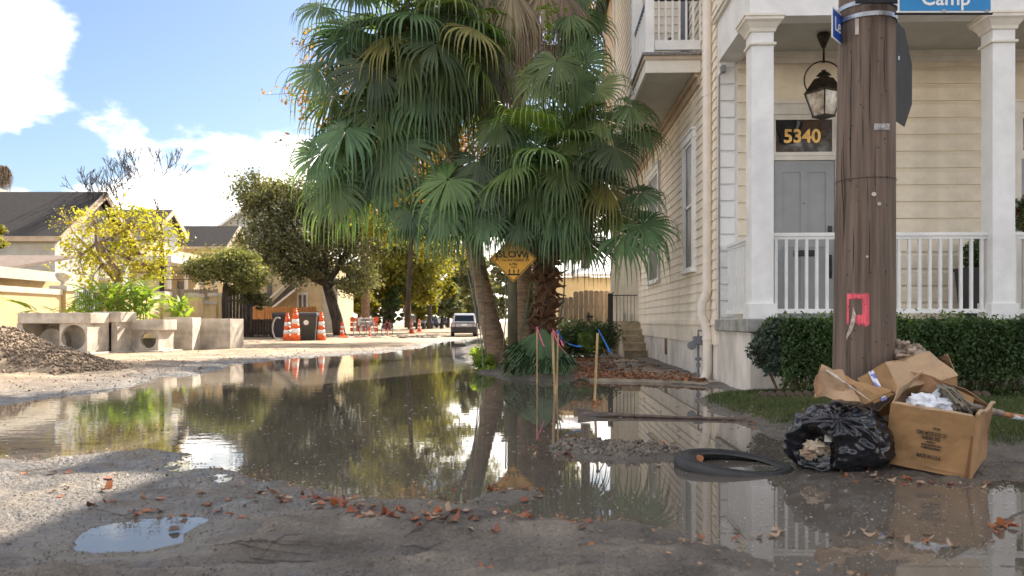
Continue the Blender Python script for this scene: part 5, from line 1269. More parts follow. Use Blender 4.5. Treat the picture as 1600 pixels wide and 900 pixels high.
for hb, d_, rpx, m_ in [((560, 45), (-1, .15), 118, G0), ((585, 105), (-1, .25), 122, G0), ((600, 165), (-.9, .5), 128, G1), ((540, 200), (-.9, .62), 118, G0), ((565, 245), (-.55, .85), 128, G0),
                        ((520, 290), (-.35, 1), 110, G1), ((625, 140), (-.2, 1), 125, G1), ((700, 80), (.1, 1), 118, G1), ((640, 30), (-.4, .9), 120, G0), ((500, 10), (-.9, .3), 70, G0), ((560, -20), (-.9, .1), 100, G0), ((590, 270), (-.1, 1), 120, G0), ((500, 110), (-.8, .5), 95, G0), ((520, 150), (-.7, .8), 100, G1), ((610, 225), (-.3, 1), 125, G0), ((560, 190), (-.6, .9), 125, G0), ((535, 60), (-.9, .35), 100, G0), ((650, 190), (0, 1), 120, G0), ((500, 240), (-.5, .9), 95, G0), ((550, 285), (-.3, 1), 105, G1), ((680, 20), (0, 1), 120, G0), ((720, 60), (.1, 1), 110, G0)]:
    hero(pA, hb, d_[0], d_[1], 15.9+rp.uniform(-.3, .4), rpx, m_, tilt=.3, droop=1.25, crown=cA, up=.7)
# palm B: the tall one whose dry skirt fills the top centre
cB = P(806, -95, 18.0); bB = G(822, 571, .1)
pB = thing('skirted_fan_palm', 'tallest fan palm with a long hanging skirt of dry grey brown leaves', 'palm tree', tuple(bB))
palm_trunk(pB, [bB+Vector((0, 0, -.2)), P(818, 400, 18.2), P(812, 200, 18.1), P(808, 50, 18.0), cB], [.2, .17, .16, .16, .15])
for k in range(26):
    az = k*2.39996+.4; el = math.radians(65-100*(k/25)**.9)
    frond(pB, cB, az, el, rp.uniform(1.0, 1.4), rp.uniform(1.1, 1.35), rp.choice([G0, G1]), droop=1.1, sag=.7)
for k in range(46):
    az = k*2.39996+2; zc = rp.uniform(-1.9, -.2); frond(pB, cB+Vector((0, 0, zc)), az, math.radians(rp.uniform(-72, -30)), rp.uniform(.5, 1.0), rp.uniform(1.0, 1.3), rp.choice([DRY, DRY, GRY, DRY, G0]), droop=3.0, sag=2.0, width=.55, nseg=30)
for hb, d_, rpx, m_ in [((705, 20), (0, 1), 100, G1), ((770, 62), (0, 1), 120, GRY), ((745, 15), (.05, 1), 95, DRY), ((800, -20), (0, 1), 130, DRY), ((850, -25), (.05, 1), 130, DRY), ((880, -15), (.05, 1), 120, DRY), ((765, -30), (-.05, 1), 130, DRY), ((915, 30), (.8, .5), 75, G0), ((900, 55), (.9, .3), 80, G0), ((890, 20), (.9, .25), 90, G1), ((905, 100), (.8, .4), 85, G0), ((880, 70), (.7, .7), 95, G0), ((860, -30), (.9, .5), 110, G0), ((900, -20), (.9, .35), 80, G0), ((830, 20), (0, 1), 120, DRY), ((780, 110), (.0, 1), 110, DRY), ((790, 85), (0.05, 1), 125, DRY), ((752, 95), (-.05, 1), 120, DRY)]:
    hero(pB, hb, d_[0], d_[1], 16.9+rp.uniform(-.3, .3), rpx, m_, tilt=.15, droop=2.2 if m_ is not G0 else 1.0, crown=cB if hb[1] < 0 else None, up=.5, span=200 if m_ in (DRY, GRY) else 280)
# palm C: short palm with the shaggy rust trunk
bC = G(850, 570, .1); cC = P(858, 262, 16.4)
pC = thing('shaggy_fan_palm', 'shorter fan palm with a shaggy rust brown trunk and broad green leaves reaching the house', 'palm tree', tuple(bC))
palm_trunk(pC, [bC+Vector((0, 0, -.2)), P(850, 480, 17.6), P(850, 380, 17.0), cC], [.26, .24, .22, .18])
for k in range(150):     # old leaf bases on the trunk
    t = k/150; z = .75+t*2.6; a = k*2.39996; r0 = .24; cxx = bC.x+(cC.x-bC.x)*(z/cC.z); cyy = bC.y+(cC.y-bC.y)*(z/cC.z)
    d_ = Vector((math.cos(a), math.sin(a), 0)); b0 = Vector((cxx, cyy, z))+d_*r0*.8; tip = b0+d_*rp.uniform(.10, .26)+Vector((0, 0, rp.uniform(-.02, .22)*(1 if rp.random() < .6 else -1)))
    tn = Vector((-d_.y, d_.x, 0)); mb = MB(); w0 = rp.uniform(.05, .09)
    mb.hexa([b0-tn*w0-Vector((0, 0, .03)), b0+tn*w0-Vector((0, 0, .03)), b0+tn*w0+Vector((0, 0, .03)), b0-tn*w0+Vector((0, 0, .03)),
             tip-tn*w0*.35-Vector((0, 0, .012)), tip+tn*w0*.35-Vector((0, 0, .012)), tip+tn*w0*.35+Vector((0, 0, .012)), tip-tn*w0*.35+Vector((0, 0, .012))])
    mb.build('leaf_base', boot, pC)
for k in range(36):
    az = k*2.39996+.9; el = math.radians(66-122*(k/35)**.9)
    if math.sin(az) > .75 and k > 20: continue
    frond(pC, cC, az, el, rp.uniform(.8, 1.3), rp.uniform(.95, 1.2), rp.choice([G0, G1, G1]) if k > 6 else GY, droop=.7+.4*k/35, sag=.4+.5*k/35)
for k in range(14):
    az = k*2.39996+1; frond(pC, cC+Vector((0, 0, -.3)), az, math.radians(rp.uniform(-75, -50)), rp.uniform(.5, .9), rp.uniform(.8, 1.1), rp.choice([DRY, G0, G0]), droop=2.2, sag=1.6, width=.65)
H = [((783, 345), (-.15, 1), 72, G1, .75, 1.4), ((812, 352), (.25, 1), 62, G0, .75, 1.4), ((700, 280), (-.75, .6), 110, G1, .3, 1.2), ((745, 250), (-.5, .85), 105, G0, .4, 1.3), ((690, 330), (-.6, .8), 90, G0, .3, 1.3), ((640, 330), (-.9, .4), 75, G0, .2, 1.1), ((780, 190), (-.4, .9), 95, G1, .4, 1.4), ((820, 215), (-.1, 1), 95, G0, .4, 1.3), ((900, 130), (.2, .9), 90, G1, .3, 1.4), ((925, 250), (.4, .9), 90, G1, .4, 1.2), ((1000, 205), (.8, .5), 75, G0, .2, 1.2), ((950, 290), (.7, .6), 95, GYE, .3, 1.2), ((1005, 350), (.9, .5), 85, G0, .3, 1.1), ((885, 350), (.3, .9), 75, G1, .5, 1.1), ((840, 290), (-.1, 1), 90, G1, .5, 1.2),
     ((893, 205), (.12, -1), 88, GY, .0, .5), ((848, 172), (-.45, .5), 62, GY, .3, .9), ((845, 120), (-.35, .9), 85, G1, .3, 1.3), ((930, 140), (.55, -.5), 80, G1, .1, .7), ((985, 165), (.75, .55), 82, G0, .3, 1.2),
     ((960, 230), (.55, .85), 95, G0, .3, 1.0), ((900, 215), (.1, 1), 90, G1, .5, 1.3), ((835, 240), (-.4, .9), 92, G0, .5, 1.2), ((790, 250), (-.8, .5), 92, G0, .4, 1.1), ((868, 330), (.05, 1), 95, G0, .5, 1.2),
     ((905, 310), (.9, .35), 92, G0, .4, 1.0), ((955, 330), (1, -.12), 100, G1, .3, 1.0), ((975, 365), (1, .25), 110, G0, .3, 1.0), ((915, 375), (.7, .7), 85, G0, .4, 1.1), ((822, 330), (-.1, .95), 66, G0, .5, 1.2),
     ((717, 312), (-1, .22), 128, G0, .25, 1.0), ((725, 325), (-.45, .95), 100, G0, .45, 1.2), ((640, 355), (-1, .12), 62, G1, .1, .8), ((758, 340), (-.1, 1), 75, G0, .4, 1.2), ((700, 245), (.0, 1), 95, DRY, .2, 2.0),
     ((870, 95), (.0, .9), 85, G1, .4, 1.4), ((935, 185), (.9, .3), 95, G1, .35, 1.3), ((1000, 300), (.8, .2), 70, G0, .3, 1.0), ((760, 290), (-.5, .8), 85, G0, .4, 1.2), ((880, 265), (.5, .8), 85, G1, .5, 1.1)]
for hb, d_, rpx, m_, tl, dr in H:
    hero(pC, hb, d_[0], d_[1], 15.7+rp.uniform(-.35, .35), rpx, m_, tilt=tl, droop=dr, crown=cC, up=.75)
MB().tube([P(738, 425, 17.0), P(742, 470, 17.0), P(757, 560, 17.0)], [.01, .012, .008], 5).build('dry_petiole', DRY, pC)
for (u0, v0, u1, v1) in [(735, 395, 755, 575), (842, 440, 812, 520), (884, 400, 872, 520), (829, 440, 806, 560), (748, 400, 760, 560), (790, 430, 786, 545), (730, 420, 748, 540)]:
    MB().tube([P(u0, v0, 16.4), P((u0+u1)/2+3, (v0+v1)/2, 16.3), P(u1, v1, 16.3)], [.016, .014, .008], 5).build('hanging_petiole', G0 if u0 > 800 else GRY, pC)
# big leaf standing on the bank
gl_ = thing('ground_palm_leaf', 'big green palm fan leaf hanging to the ground between the trunk and the stakes', 'palm leaf', tuple(G(835, 598, 0)))
for hb, d_, rpx, m_, tl in [((850, 512), (-.2, 1), 90, G0, .2), ((838, 535), (.0, 1), 66, G0, .3), ((822, 548), (-.2, 1), 54, G1, .3), ((864, 535), (.1, 1), 62, G0, .2)]:
    lseed[0] += 1; h_ = P(hb[0], hb[1], 14.6); V_, Q_ = fan_leaf(h_, Vector((d_[0], -tl, -d_[1])), Vector((.15, -.9, .3)), rpx*14.6/F, 34, 96, .25, .8, None, 1.0, lseed[0], .05)
    mesh_np('leaf_fan', V_, Q_, m_, gl_)
# undergrowth on the bank
def plant(name, label, cat, base, blobs, n_, size, m_, aspect=.3, group=None, seed=1, flat=.2):
    t = thing(name, label, cat, tuple(base), group=group); r_ = np.random.default_rng(seed); ps = []
    tot = sum(b[1]*b[2]*b[3] for b in blobs)
    for c_, rx, ry, rz in blobs:
        k = int(n_*rx*ry*rz/tot); q = r_.normal(size=(k, 3)); q /= np.linalg.norm(q, axis=1)[:, None]; q *= (r_.random((k, 1))**.45)
        lob = 1+.5*fbm(q[:, 0]*2.5+c_[0], q[:, 1]*2.5+q[:, 2]*2.5, 33, 2)[:, None]
        ps.append(q*lob*np.array([rx, ry, rz])+np.array(c_))
    V_, Q_ = leaf_quads(np.concatenate(ps), size, aspect, flat, r_); mesh_np('foliage', V_, Q_, m_, t); return t
t = plant('bank_plant', 'bright leafy weeds at the waterline left of the leaning palm foot', 'plant', G(757, 575, 0), [(tuple(P(757, 565, 16.9)), .22, .25, .16), (tuple(P(765, 580, 16.4)), .16, .2, .10), (tuple(P(752, 552, 17.5)), .2, .3, .12)], 900, .13, fol_bright, .35)
plant('dark_shrub', 'dark rounded evergreen shrub in front of the wooden side fence', 'shrub', P(905, 560, 21.3), [(tuple(P(905, 530, 21.3)), .75, .6, .52), (tuple(P(945, 528, 21.8)), .42, .5, .45), (tuple(P(875, 535, 21.0)), .35, .5, .4)], 9000, .07, fol_hedge, .5, seed=4)
t = thing('bright_fern', 'small bright green cut-leaf plant in front of the dark shrub', 'plant', tuple(P(917, 545, 20.4)))
for k in range(11):
    lseed[0] += 1; a = k*.6; hb = P(905+k*3.2, 525+(k % 3)*8, 20.2); V_, Q_ = fan_leaf(hb, Vector((math.cos(a), -.3, .7*math.sin(a)+.1)), Vector((0, -.7, .6)), .26, 9, 200, .4, .2, None, .9, lseed[0]); mesh_np('fern_leaf', V_, Q_, GY, t)
plant('bank_greenery', 'dark low greenery round the palm feet on the bank', 'shrub', P(800, 570, 18.6), [(tuple(P(800, 550, 18.9)), .7, .8, .35), (tuple(P(842, 545, 18.3)), .5, .6, .35)], 5000, .09, fol_oak, .3, seed=6)
plant('young_vine', 'thin yellow green vine climbing on the dry palm skirt', 'vine', P(862, 60, 16.6), [(tuple(P(858, 42, 16.4)), .10, .1, .45), (tuple(P(862, 15, 16.4)), .35, .1, .12)], 120, .09, fol_bright, .6, seed=7)

# ---- warning sign on its wooden post
ws = thing('slow_sign', 'amber diamond warning sign reading SLOW on a round wooden post between the palms', 'warning sign', tuple(G(800, 566, .1)))
D_ = 15.9; c0 = P(802, 404.5, D_); hd = 36.5*D_/F
MB().tube([P(801, 580, D_+.16), P(800.5, 470, D_+.16), P(799.5, 360, D_+.16)], [.098, .095, .092], 16).build('post', mat('mossy_post', (.13, .12, .06), .9, .4, 8, .6, 25, stretch=(1, 1, .2), col2=(.07, .06, .035)), ws, smooth=True)
def dia(h_): return [c0+Vector((0, 0, -h_)), c0+Vector((h_, 0, 0)), c0+Vector((0, 0, h_)), c0+Vector((-h_, 0, 0))]
MB().prism(dia(hd), 0, (0, .01, 0)).build('sign_plate', signyellow, ws, bevel=.004)
b = MB(); o_, i_ = [p+Vector((0, -.003, 0)) for p in dia(hd*.955)], [p+Vector((0, -.003, 0)) for p in dia(hd*.915)]
for k in range(4): b.prism([o_[k], o_[(k+1) % 4], i_[(k+1) % 4], i_[k]], 0, (0, -.002, 0))
b.build('sign_border', ink, ws)
def st_(s_, u, v, px, bold=.003, sx=1): text_mesh(s_, px*D_/F*1.38, 'sign_lettering', ink, basis(P(u, v, D_-.004), (1, 0, 0), (0, 0, 1)), ws, .001, bold, sx=sx)
st_('SLOW', 801, 398, 10.5, .004, 1.12); st_('For Our Children', 802, 406.5, 3.6, .001, .95); st_('at Play', 802, 412.5, 3.6, .001)
def man(u, v, h_):
    b = MB(); s_ = D_/F; c_ = P(u, v, D_-.005); 
    b.tube([c_+Vector((0, 0, .46*h_*s_)), c_+Vector((0, -.002, .46*h_*s_))], .11*h_*s_, 10)
    for a, e, w_ in [((0, .33), (0, -.02), .17), ((0, .30), (-.22, .02), .08), ((0, .30), (.22, .08), .08), ((0, 0), (-.2, -.5), .10), ((0, 0), (.2, -.48), .10)]:
        b.bar(c_+Vector((a[0]*h_*s_, 0, a[1]*h_*s_)), c_+Vector((e[0]*h_*s_, 0, e[1]*h_*s_)), w_*h_*s_, .002, up=(0, 1, 0))
    b.build('sign_figure', ink, ws)
man(776.5, 402, 12); man(824, 402, 12)
for u in (796, 803, 810): man(u, 424.5, 8)
b = MB(); b.bar(P(794, 429, D_-.004), P(812, 429, D_-.004), .03, .002, up=(0, 1, 0)); b.bar(P(798, 417.5, D_-.004), P(808, 417.5, D_-.004), .012, .002, up=(0, 1, 0)); b.build('sign_figure', ink, ws)

# ------------------------------------------------------------ trees
def limbs(mb, p, d_, L_, r_, depth, rr, ends, spread=.55, up=.15, n_=2):
    q = p; dd = d_.normalized(); pts = [q.copy()]; rad = [r_]
    for k in range(3):
        dd = (dd+Vector((rr.gauss(0, .16), rr.gauss(0, .16), rr.gauss(0, .12)+up*.3))).normalized(); q = q+dd*L_/3; pts.append(q.copy()); rad.append(r_*(1-.16*(k+1)))
    mb.tube(pts, [max(x, .014) for x in rad], 8 if depth > 4 else 4, cap=False); ends.append((q.copy(), depth))
    if depth == 0: return
    for k in range(n_+(1 if rr.random() < .4 else 0)):
        v = Vector((rr.gauss(0, 1), rr.gauss(0, 1), rr.gauss(0, .6)+up)).normalized(); limbs(mb, pts[-1] if k < 2 else pts[-2], (dd+v*spread*1.5).normalized(), L_*rr.uniform(.62, .82), rad[-1]*.72, depth-1, rr, ends, spread, up, n_)
def tree(label, trunk, rad, blobs, n_, size, m_, bm=None, name='street_tree', cat='tree', group=None, seed=1, limb=True, aspect=.6, dens=.35, depth=3, gap=.35):
    """trunk: list of points; blobs: (centre, rx, ry, rz); leaves gather in clumps with gaps between"""
    bm = bm or bark; t = thing(name, label, cat, tuple(trunk[0]), group=group); rr = random.Random(seed); mb = MB(); mb.tube(trunk, rad, 12)
    r_ = np.random.default_rng(seed); top = Vector(trunk[-1]); ps = []
    tot = sum(b[1]*b[3] for b in blobs)
    for c_, rx, ry, rz in blobs:
        c_ = Vector(c_); ncl = max(6, int(dens*60*(rx*rz)/(tot/len(blobs))))
        if limb:
            mid = top.lerp(c_, .5)+Vector((0, 0, -.1*rz)); mb.tube([top, mid, c_], [rad[-1]*.7, rad[-1]*.45, rad[-1]*.2], 7, cap=False)
        q = r_.normal(size=(ncl, 3)); q /= np.linalg.norm(q, axis=1)[:, None]; q *= (.35+.65*r_.random((ncl, 1))**.5); cc_ = q*np.array([rx, ry, rz])+np.array(c_)
        if limb:
            for k in range(0, ncl, 3): e = Vector(cc_[k]); mb.tube([c_.lerp(top, .2), c_.lerp(e, .5)+Vector((0, 0, .05*rz)), e], [rad[-1]*.25, rad[-1]*.14, rad[-1]*.05], 4, cap=False)
        per = max(3, int(n_*(rx*rz)/tot/ncl)); s0 = gap*min(rx, rz)
        off = r_.normal(size=(ncl, per, 3)); off /= (np.linalg.norm(off, axis=2)[..., None]); off *= r_.random((ncl, per, 1))**.5*(.5+.9*r_.random((ncl, 1, 1)))*s0; off[..., 2] *= .6
        ps.append((cc_[:, None]+off).reshape(-1, 3))
    mb.build('trunk', bm, t, smooth=True)
    V_, Q_ = leaf_quads(np.concatenate(ps), size, aspect, .15, r_); mesh_np('crown', V_, Q_, m_, t)
    return t
def B(u, v, D, ru, rv, rd=None): s_ = D/F; return (tuple(P(u, v, D)), ru*s_, (rd or (ru+rv)/2)*s_, rv*s_)
# big oak left of centre
D = 52
tree('big dark oak with a forked black trunk standing left of the road', [P(531, 527, D), P(527, 500, D), P(518, 470, D), P(511, 445, D)], [.42, .36, .33, .30],
     [B(440, 320, D, 62, 38), B(400, 300, D, 38, 28), B(500, 300, D, 50, 40), B(490, 380, D, 70, 40), B(420, 380, D, 45, 35), B(560, 350, D, 60, 50), B(600, 300, 54, 50, 60), B(550, 430, D, 40, 28), B(470, 425, D, 45, 22)], 46000, .19, fol_oak, seed=3, dens=.9, gap=.85)
t_ = bpy.data.objects.new  # noqa
tree('yellow green tree leaning over the road right of the oak', [P(638, 512, 62), P(636, 470, 62), P(634, 430, 62)], [.30, .26, .24],
     [B(640, 420, 62, 48, 34), B(590, 420, 60, 42, 30), B(610, 380, 62, 52, 36), B(670, 390, 64, 40, 44), B(575, 455, 60, 30, 14), B(660, 455, 64, 36, 20), B(620, 460, 62, 30, 14)], 24000, .24, fol_yel, barkpale, seed=5, dens=.8, gap=.8, group='trees along the far side of the road')
tree('dark ivy clad trunk standing between the oak and the yellow green tree', [P(606, 516, 60), P(612, 480, 60), P(618, 440, 60)], [.3, .28, .25],
     [B(607, 500, 60, 9, 16), B(612, 470, 60, 13, 20), B(618, 440, 60, 14, 18)], 3500, .22, fol_hedge, seed=6, dens=.6, limb=False, group='trees along the far side of the road')
for (u, v, D, ru, rv, m_, sd_, lb) in [(690, 470, 95, 34, 30, fol_far, 11, 'pale green distant tree left of the bright gap above the parked cars'), (652, 475, 85, 30, 24, fol_yel, 12, 'low sunny shrub tree behind the orange drums'),
                                        (742, 440, 70, 26, 50, fol_oak, 13, 'dark tree just left of the leaning palm trunk'), (727, 470, 120, 22, 26, fol_far, 14, 'hazy tree closing the end of the road'),
                                        (700, 430, 130, 40, 40, fol_far, 15, 'tall hazy tree far down the road'), (600, 440, 90, 60, 40, fol_oak, 16, 'dark tree mass far behind the bicycles'), (670, 445, 78, 46, 28, fol_yel, 61, 'yellow green tree over the parked cars'), (700, 480, 105, 24, 18, fol_yel, 62, 'low sunny tree left of the bright gap'), (745, 480, 85, 18, 22, fol_far, 63, 'pale tree right of the bright gap'), (815, 425, 38, 45, 46, fol_oak, 65, 'dark leafy tree between the palm trunks behind the warning sign'), (600, 480, 80, 36, 26, fol_oak, 64, 'dark tree filling behind the bicycles'), (560, 470, 75, 30, 26, fol_yel, 17, 'thin sunny tree behind the oak trunk'),
                                        (770, 470, 60, 26, 40, fol_oak, 18, 'dark tree behind the leaning palm trunk'), (865, 350, 45, 50, 60, fol_yel, 19, 'sunny yellow green tree behind the shaggy palm'), (900, 395, 38, 30, 20, fol_yel, 20, 'small sunny tree behind the garage roof')]:
    tree(lb, [P(u, 514, D), P(u+2, v+rv*.4, D)], [.22, .15], [B(u, v, D, ru, rv), B(u-ru*.5, v-rv*.4, D, ru*.6, rv*.5), B(u+ru*.45, v+rv*.3, D, ru*.6, rv*.5)], int(3500+ru*rv*2.2), .0055*D*.75, m_, seed=sd_, dens=.5)
# autumn tree behind the palms
D = 27
tree('autumn tree with orange leaves showing through behind the palm crowns', [P(775, 500, D), P(745, 400, D), P(705, 300, D)], [.14, .12, .1],
     [B(640, 290, D, 55, 50), B(600, 240, D, 45, 50), B(690, 250, D, 60, 60), B(560, 160, D, 80, 70), B(650, 120, D, 90, 80), B(760, 200, D, 60, 70)], 11000, .13, fol_orange, seed=31, dens=1.1, depth=2, gap=.5)
tree('tall yellow green tree filling the gap between the oak and the palm trunk', [P(636, 512, 40), P(640, 420, 40), P(645, 340, 40)], [.12, .11, .09], [B(610, 330, 40, 60, 45), B(680, 320, 40, 55, 50), B(640, 260, 40, 70, 50), B(730, 300, 40, 50, 60), B(700, 385, 41, 45, 35)], 15000, .17, fol_yel, seed=37, dens=.9, gap=.5)
tree('small autumn tree with orange leaves beside the far corner of the house', [P(915, 520, 34), P(915, 300, 34), P(915, 80, 34)], [.22, .18, .1],
     [B(915, 25, 34, 34, 36), B(890, -30, 34, 40, 40), B(900, 90, 34, 30, 30)], 2600, .17, fol_orange, seed=32, dens=.8)
# sprays of orange leaves left of the palm
sp2 = thing('autumn_spray', 'thin twigs with orange leaves poking out left of the palm crown against the sky', 'branches', tuple(P(500, 200, 22)))
mb = MB(); ps = []; rr = random.Random(4)
for (u0, v0, u1, v1) in [(520, 60, 462, 75), (520, 120, 452, 132), (520, 150, 413, 148), (510, 150, 440, 160), (505, 90, 455, 60), (500, 235, 432, 220), (520, 100, 470, 95), (510, 40, 475, 55), (500, 130, 447, 140)]:
    a, b = P(u0, v0, 22), P(u1, v1, 22); mb.tube([a, a.lerp(b, .5)+Vector((0, 0, .06)), b], [.012, .008, .003], 4)
    for k in range(16): ps.append(tuple(a.lerp(b, rr.uniform(.35, 1.02))+Vector((rr.gauss(0, .06), rr.gauss(0, .1), rr.gauss(0, .09)))))
mb.build('twigs', bark, sp2); V_, Q_ = leaf_quads(np.array(ps), .13, .55); mesh_np('leaves', V_, Q_, fol_orange, sp2)
# small yellowing tree and big leaved plants behind the boxes
D = 28
tree('small gnarled tree with yellow leaves behind the concrete boxes', [P(190, 500, D), P(186, 450, D), P(184, 425, D), P(165, 398, D), P(150, 380, D)], [.17, .15, .14, .10, .08],
     [B(150, 345, D, 36, 28), B(210, 350, D, 44, 34), B(255, 370, D, 36, 32), B(120, 400, D, 30, 38), B(210, 405, D, 46, 34), B(160, 420, D, 34, 34), B(240, 420, D, 28, 22)], 3900, .125, fol_small, barkpale, seed=41, dens=.8, gap=.6)
tree('twiggy leafless crown of the gnarled tree reaching left over the white siding', [P(182, 440, 28.3), P(150, 400, 28.3), P(120, 370, 28.3)], [.09, .07, .05], [B(105, 345, 28.3, 30, 26)], 60, .06, fol_small, barkpale, seed=42, dens=1.2)
def bare(label, u, v0, v1, D, seed, r0=.14, tops=4, name='bare_tree', spreadx=.5, L0=None):
    t = thing(name, label, 'tree', tuple(P(u, 512, D))); mb = MB(); rr = random.Random(seed); a, b = P(u, 512, D), P(u+rr.uniform(-4, 4), v0, D)
    mb.tube([a, a.lerp(b, .5), b], [r0, r0*.85, r0*.7], 8); ends = []; L0 = L0 or (v0-v1)*D/F*.36
    for k in range(tops): limbs(mb, b, Vector((rr.gauss(0, spreadx), rr.gauss(0, .4), 1)), L0, r0*.42, 5, rr, ends, .42, .3)
    mb.build('trunk', bark, t, smooth=True); return t
bare('leafless tree with fine upright twigs rising above the dark roof on the left', 168, 400, 262, 44, 5, .16, 3, spreadx=.7, L0=1.75)
bare('leafless dark tree with spreading twigs rising behind the small white gable', 253, 360, 258, 46, 9, .16, 2, spreadx=.6, L0=1.6)
pt = thing('large_leaved_plants', 'bright green broad leaved ginger plants growing behind the concrete boxes', 'plants', tuple(P(190, 500, 26.4)))
rr = random.Random(6); base = None
def blade(L_, w_, bend):
    mb = MB(); pts = [(0, 0, 0), (w_*.8, L_*.3, 0), (w_, L_*.5, 0), (w_*.7, L_*.78, 0), (0, L_, 0)]
    ys = [0, .15, .35, .6, .82, 1]; ws_ = [.1, .7, 1, .85, .5, .02]
    for y, q in zip(ys, ws_):
        z = -bend*L_*y*y; mb.v += [(-w_*q/2, y*L_, z+.15*w_*q), (0, y*L_, z), (w_*q/2, y*L_, z+.15*w_*q)]
    for i in range(5): mb.f += [(i*3, i*3+1, i*3+4, i*3+3), (i*3+1, i*3+2, i*3+5, i*3+4)]; mb.m += [0, 0]
    return mb
bm_ = []
for k in range(5):
    b = blade(.46+.05*k, .115, .2+.12*k); me = bpy.data.meshes.new('leaf'); me.from_pydata(b.v, [], b.f); me.materials.append(fol_bright); bm_.append(me)
def leafy(par, u0, u1, vbot, vtop, D, n_, sc_=1):
    for k in range(n_):
        u = rr.uniform(u0, u1); tt = rr.random(); v = vbot+(vtop-vbot)*tt; p = P(u, v, D+rr.uniform(-.5, .5)); o = bpy.data.objects.new('leaf', rr.choice(bm_)); link(o, par)
        o.location = p-wl(par); o.rotation_euler = (math.radians(rr.uniform(10, 70)), rr.gauss(0, .3), rr.uniform(0, 6.28)); o.scale = (sc_*rr.uniform(.8, 1.25),)*3
leafy(pt, 132, 238, 500, 453, 26.2, 230, 1.05); leafy(pt, 170, 232, 470, 442, 26.9, 50, .8)
sm_ = MB()
for k in range(40): u = rr.uniform(135, 236); a = P(u, 515, 26.7); sm_.tube([a, P(u+rr.uniform(-8, 8), rr.uniform(455, 485), 26.7)], .012, 4)
sm_.build('stems', bpy.data.materials['bright_garden_foliage'], pt)
p2_ = thing('young_ginger_shoot', 'small leafy shoot in front of the yellow wall above the largest concrete box', 'plant', tuple(P(55, 500, 26)))
leafy(p2_, 42, 62, 492, 478, 26, 9)
p3_ = thing('gate_leafy_plant', 'leafy shoot growing beside the green gate', 'plant', tuple(P(118, 500, 26.5))); leafy(p3_, 108, 126, 490, 474, 26.5, 14)
p4_ = thing('gap_leafy_plant', 'bright green plant in the gap between the wall end and the tilted pillar', 'plant', tuple(P(280, 500, 38))); leafy(p4_, 270, 289, 500, 472, 38, 60, 1.3)
tree('grey green bushy tree over the dark fence left of the oak', [P(352, 520, 44), P(350, 470, 44), P(352, 440, 44)], [.16, .13, .11], [B(350, 415, 44, 46, 26), B(318, 425, 44, 24, 20), B(392, 430, 44, 30, 22), B(372, 405, 44, 30, 16)], 13000, .14, fol_olive, seed=51, dens=.9, gap=.8)
tree('dark shaded bush under the grey green tree by the dark fence', [P(390, 520, 45), P(390, 480, 45)], [.12, .1], [B(380, 455, 45.5, 28, 18), B(405, 470, 46, 18, 14)], 4000, .15, fol_oak, seed=52, dens=.7)
tree('leafy branch end entering at the far left edge', [P(-40, 480, 30), P(-35, 400, 30), P(-22, 375, 30)], [.1, .09, .06], [B(-8, 370, 30, 22, 20)], 900, .11, fol_yel, seed=53, dens=.5)
dp = thing('dead_skirt_palm', 'distant palm with a brown thatch skirt above a chimney at the far left', 'palm tree', tuple(P(6, 520, 50)))
MB().tube([P(6, 520, 50), P(6, 300, 50)], .3, 10).build('trunk', palmbark, dp)
for k in range(34): lseed[0] += 1; a = k*2.4; V_, Q_ = fan_leaf(P(6, 262+rr.uniform(-6, 14), 50)+Vector((math.cos(a)*.15, math.sin(a)*.15, 0)), Vector((math.cos(a)*.3, math.sin(a)*.3, -1)), Vector((math.cos(a), math.sin(a), .1)), 1.1, 12, 110, 2, .3, None, .8, lseed[0]); mesh_np('dead_leaf', V_, Q_, DRY, dp)

# tree behind the viewer, mirrored in the glass over the front door
tree('autumn tree across the road, mirrored in the glass above the front door', [(13.5, -15, 0), (13.6, -15, 4), (13.8, -15, 6)], [.3, .25, .2], [((13, -15, 9), 2.6, 2.2, 2.6), ((15.5, -15.5, 11), 2.2, 2, 2.4), ((12, -16, 12), 2.2, 2, 2), ((11, -15.5, 8), 2, 1.8, 1.8)], 9000, .2, fol_orange, seed=77, dens=.8)

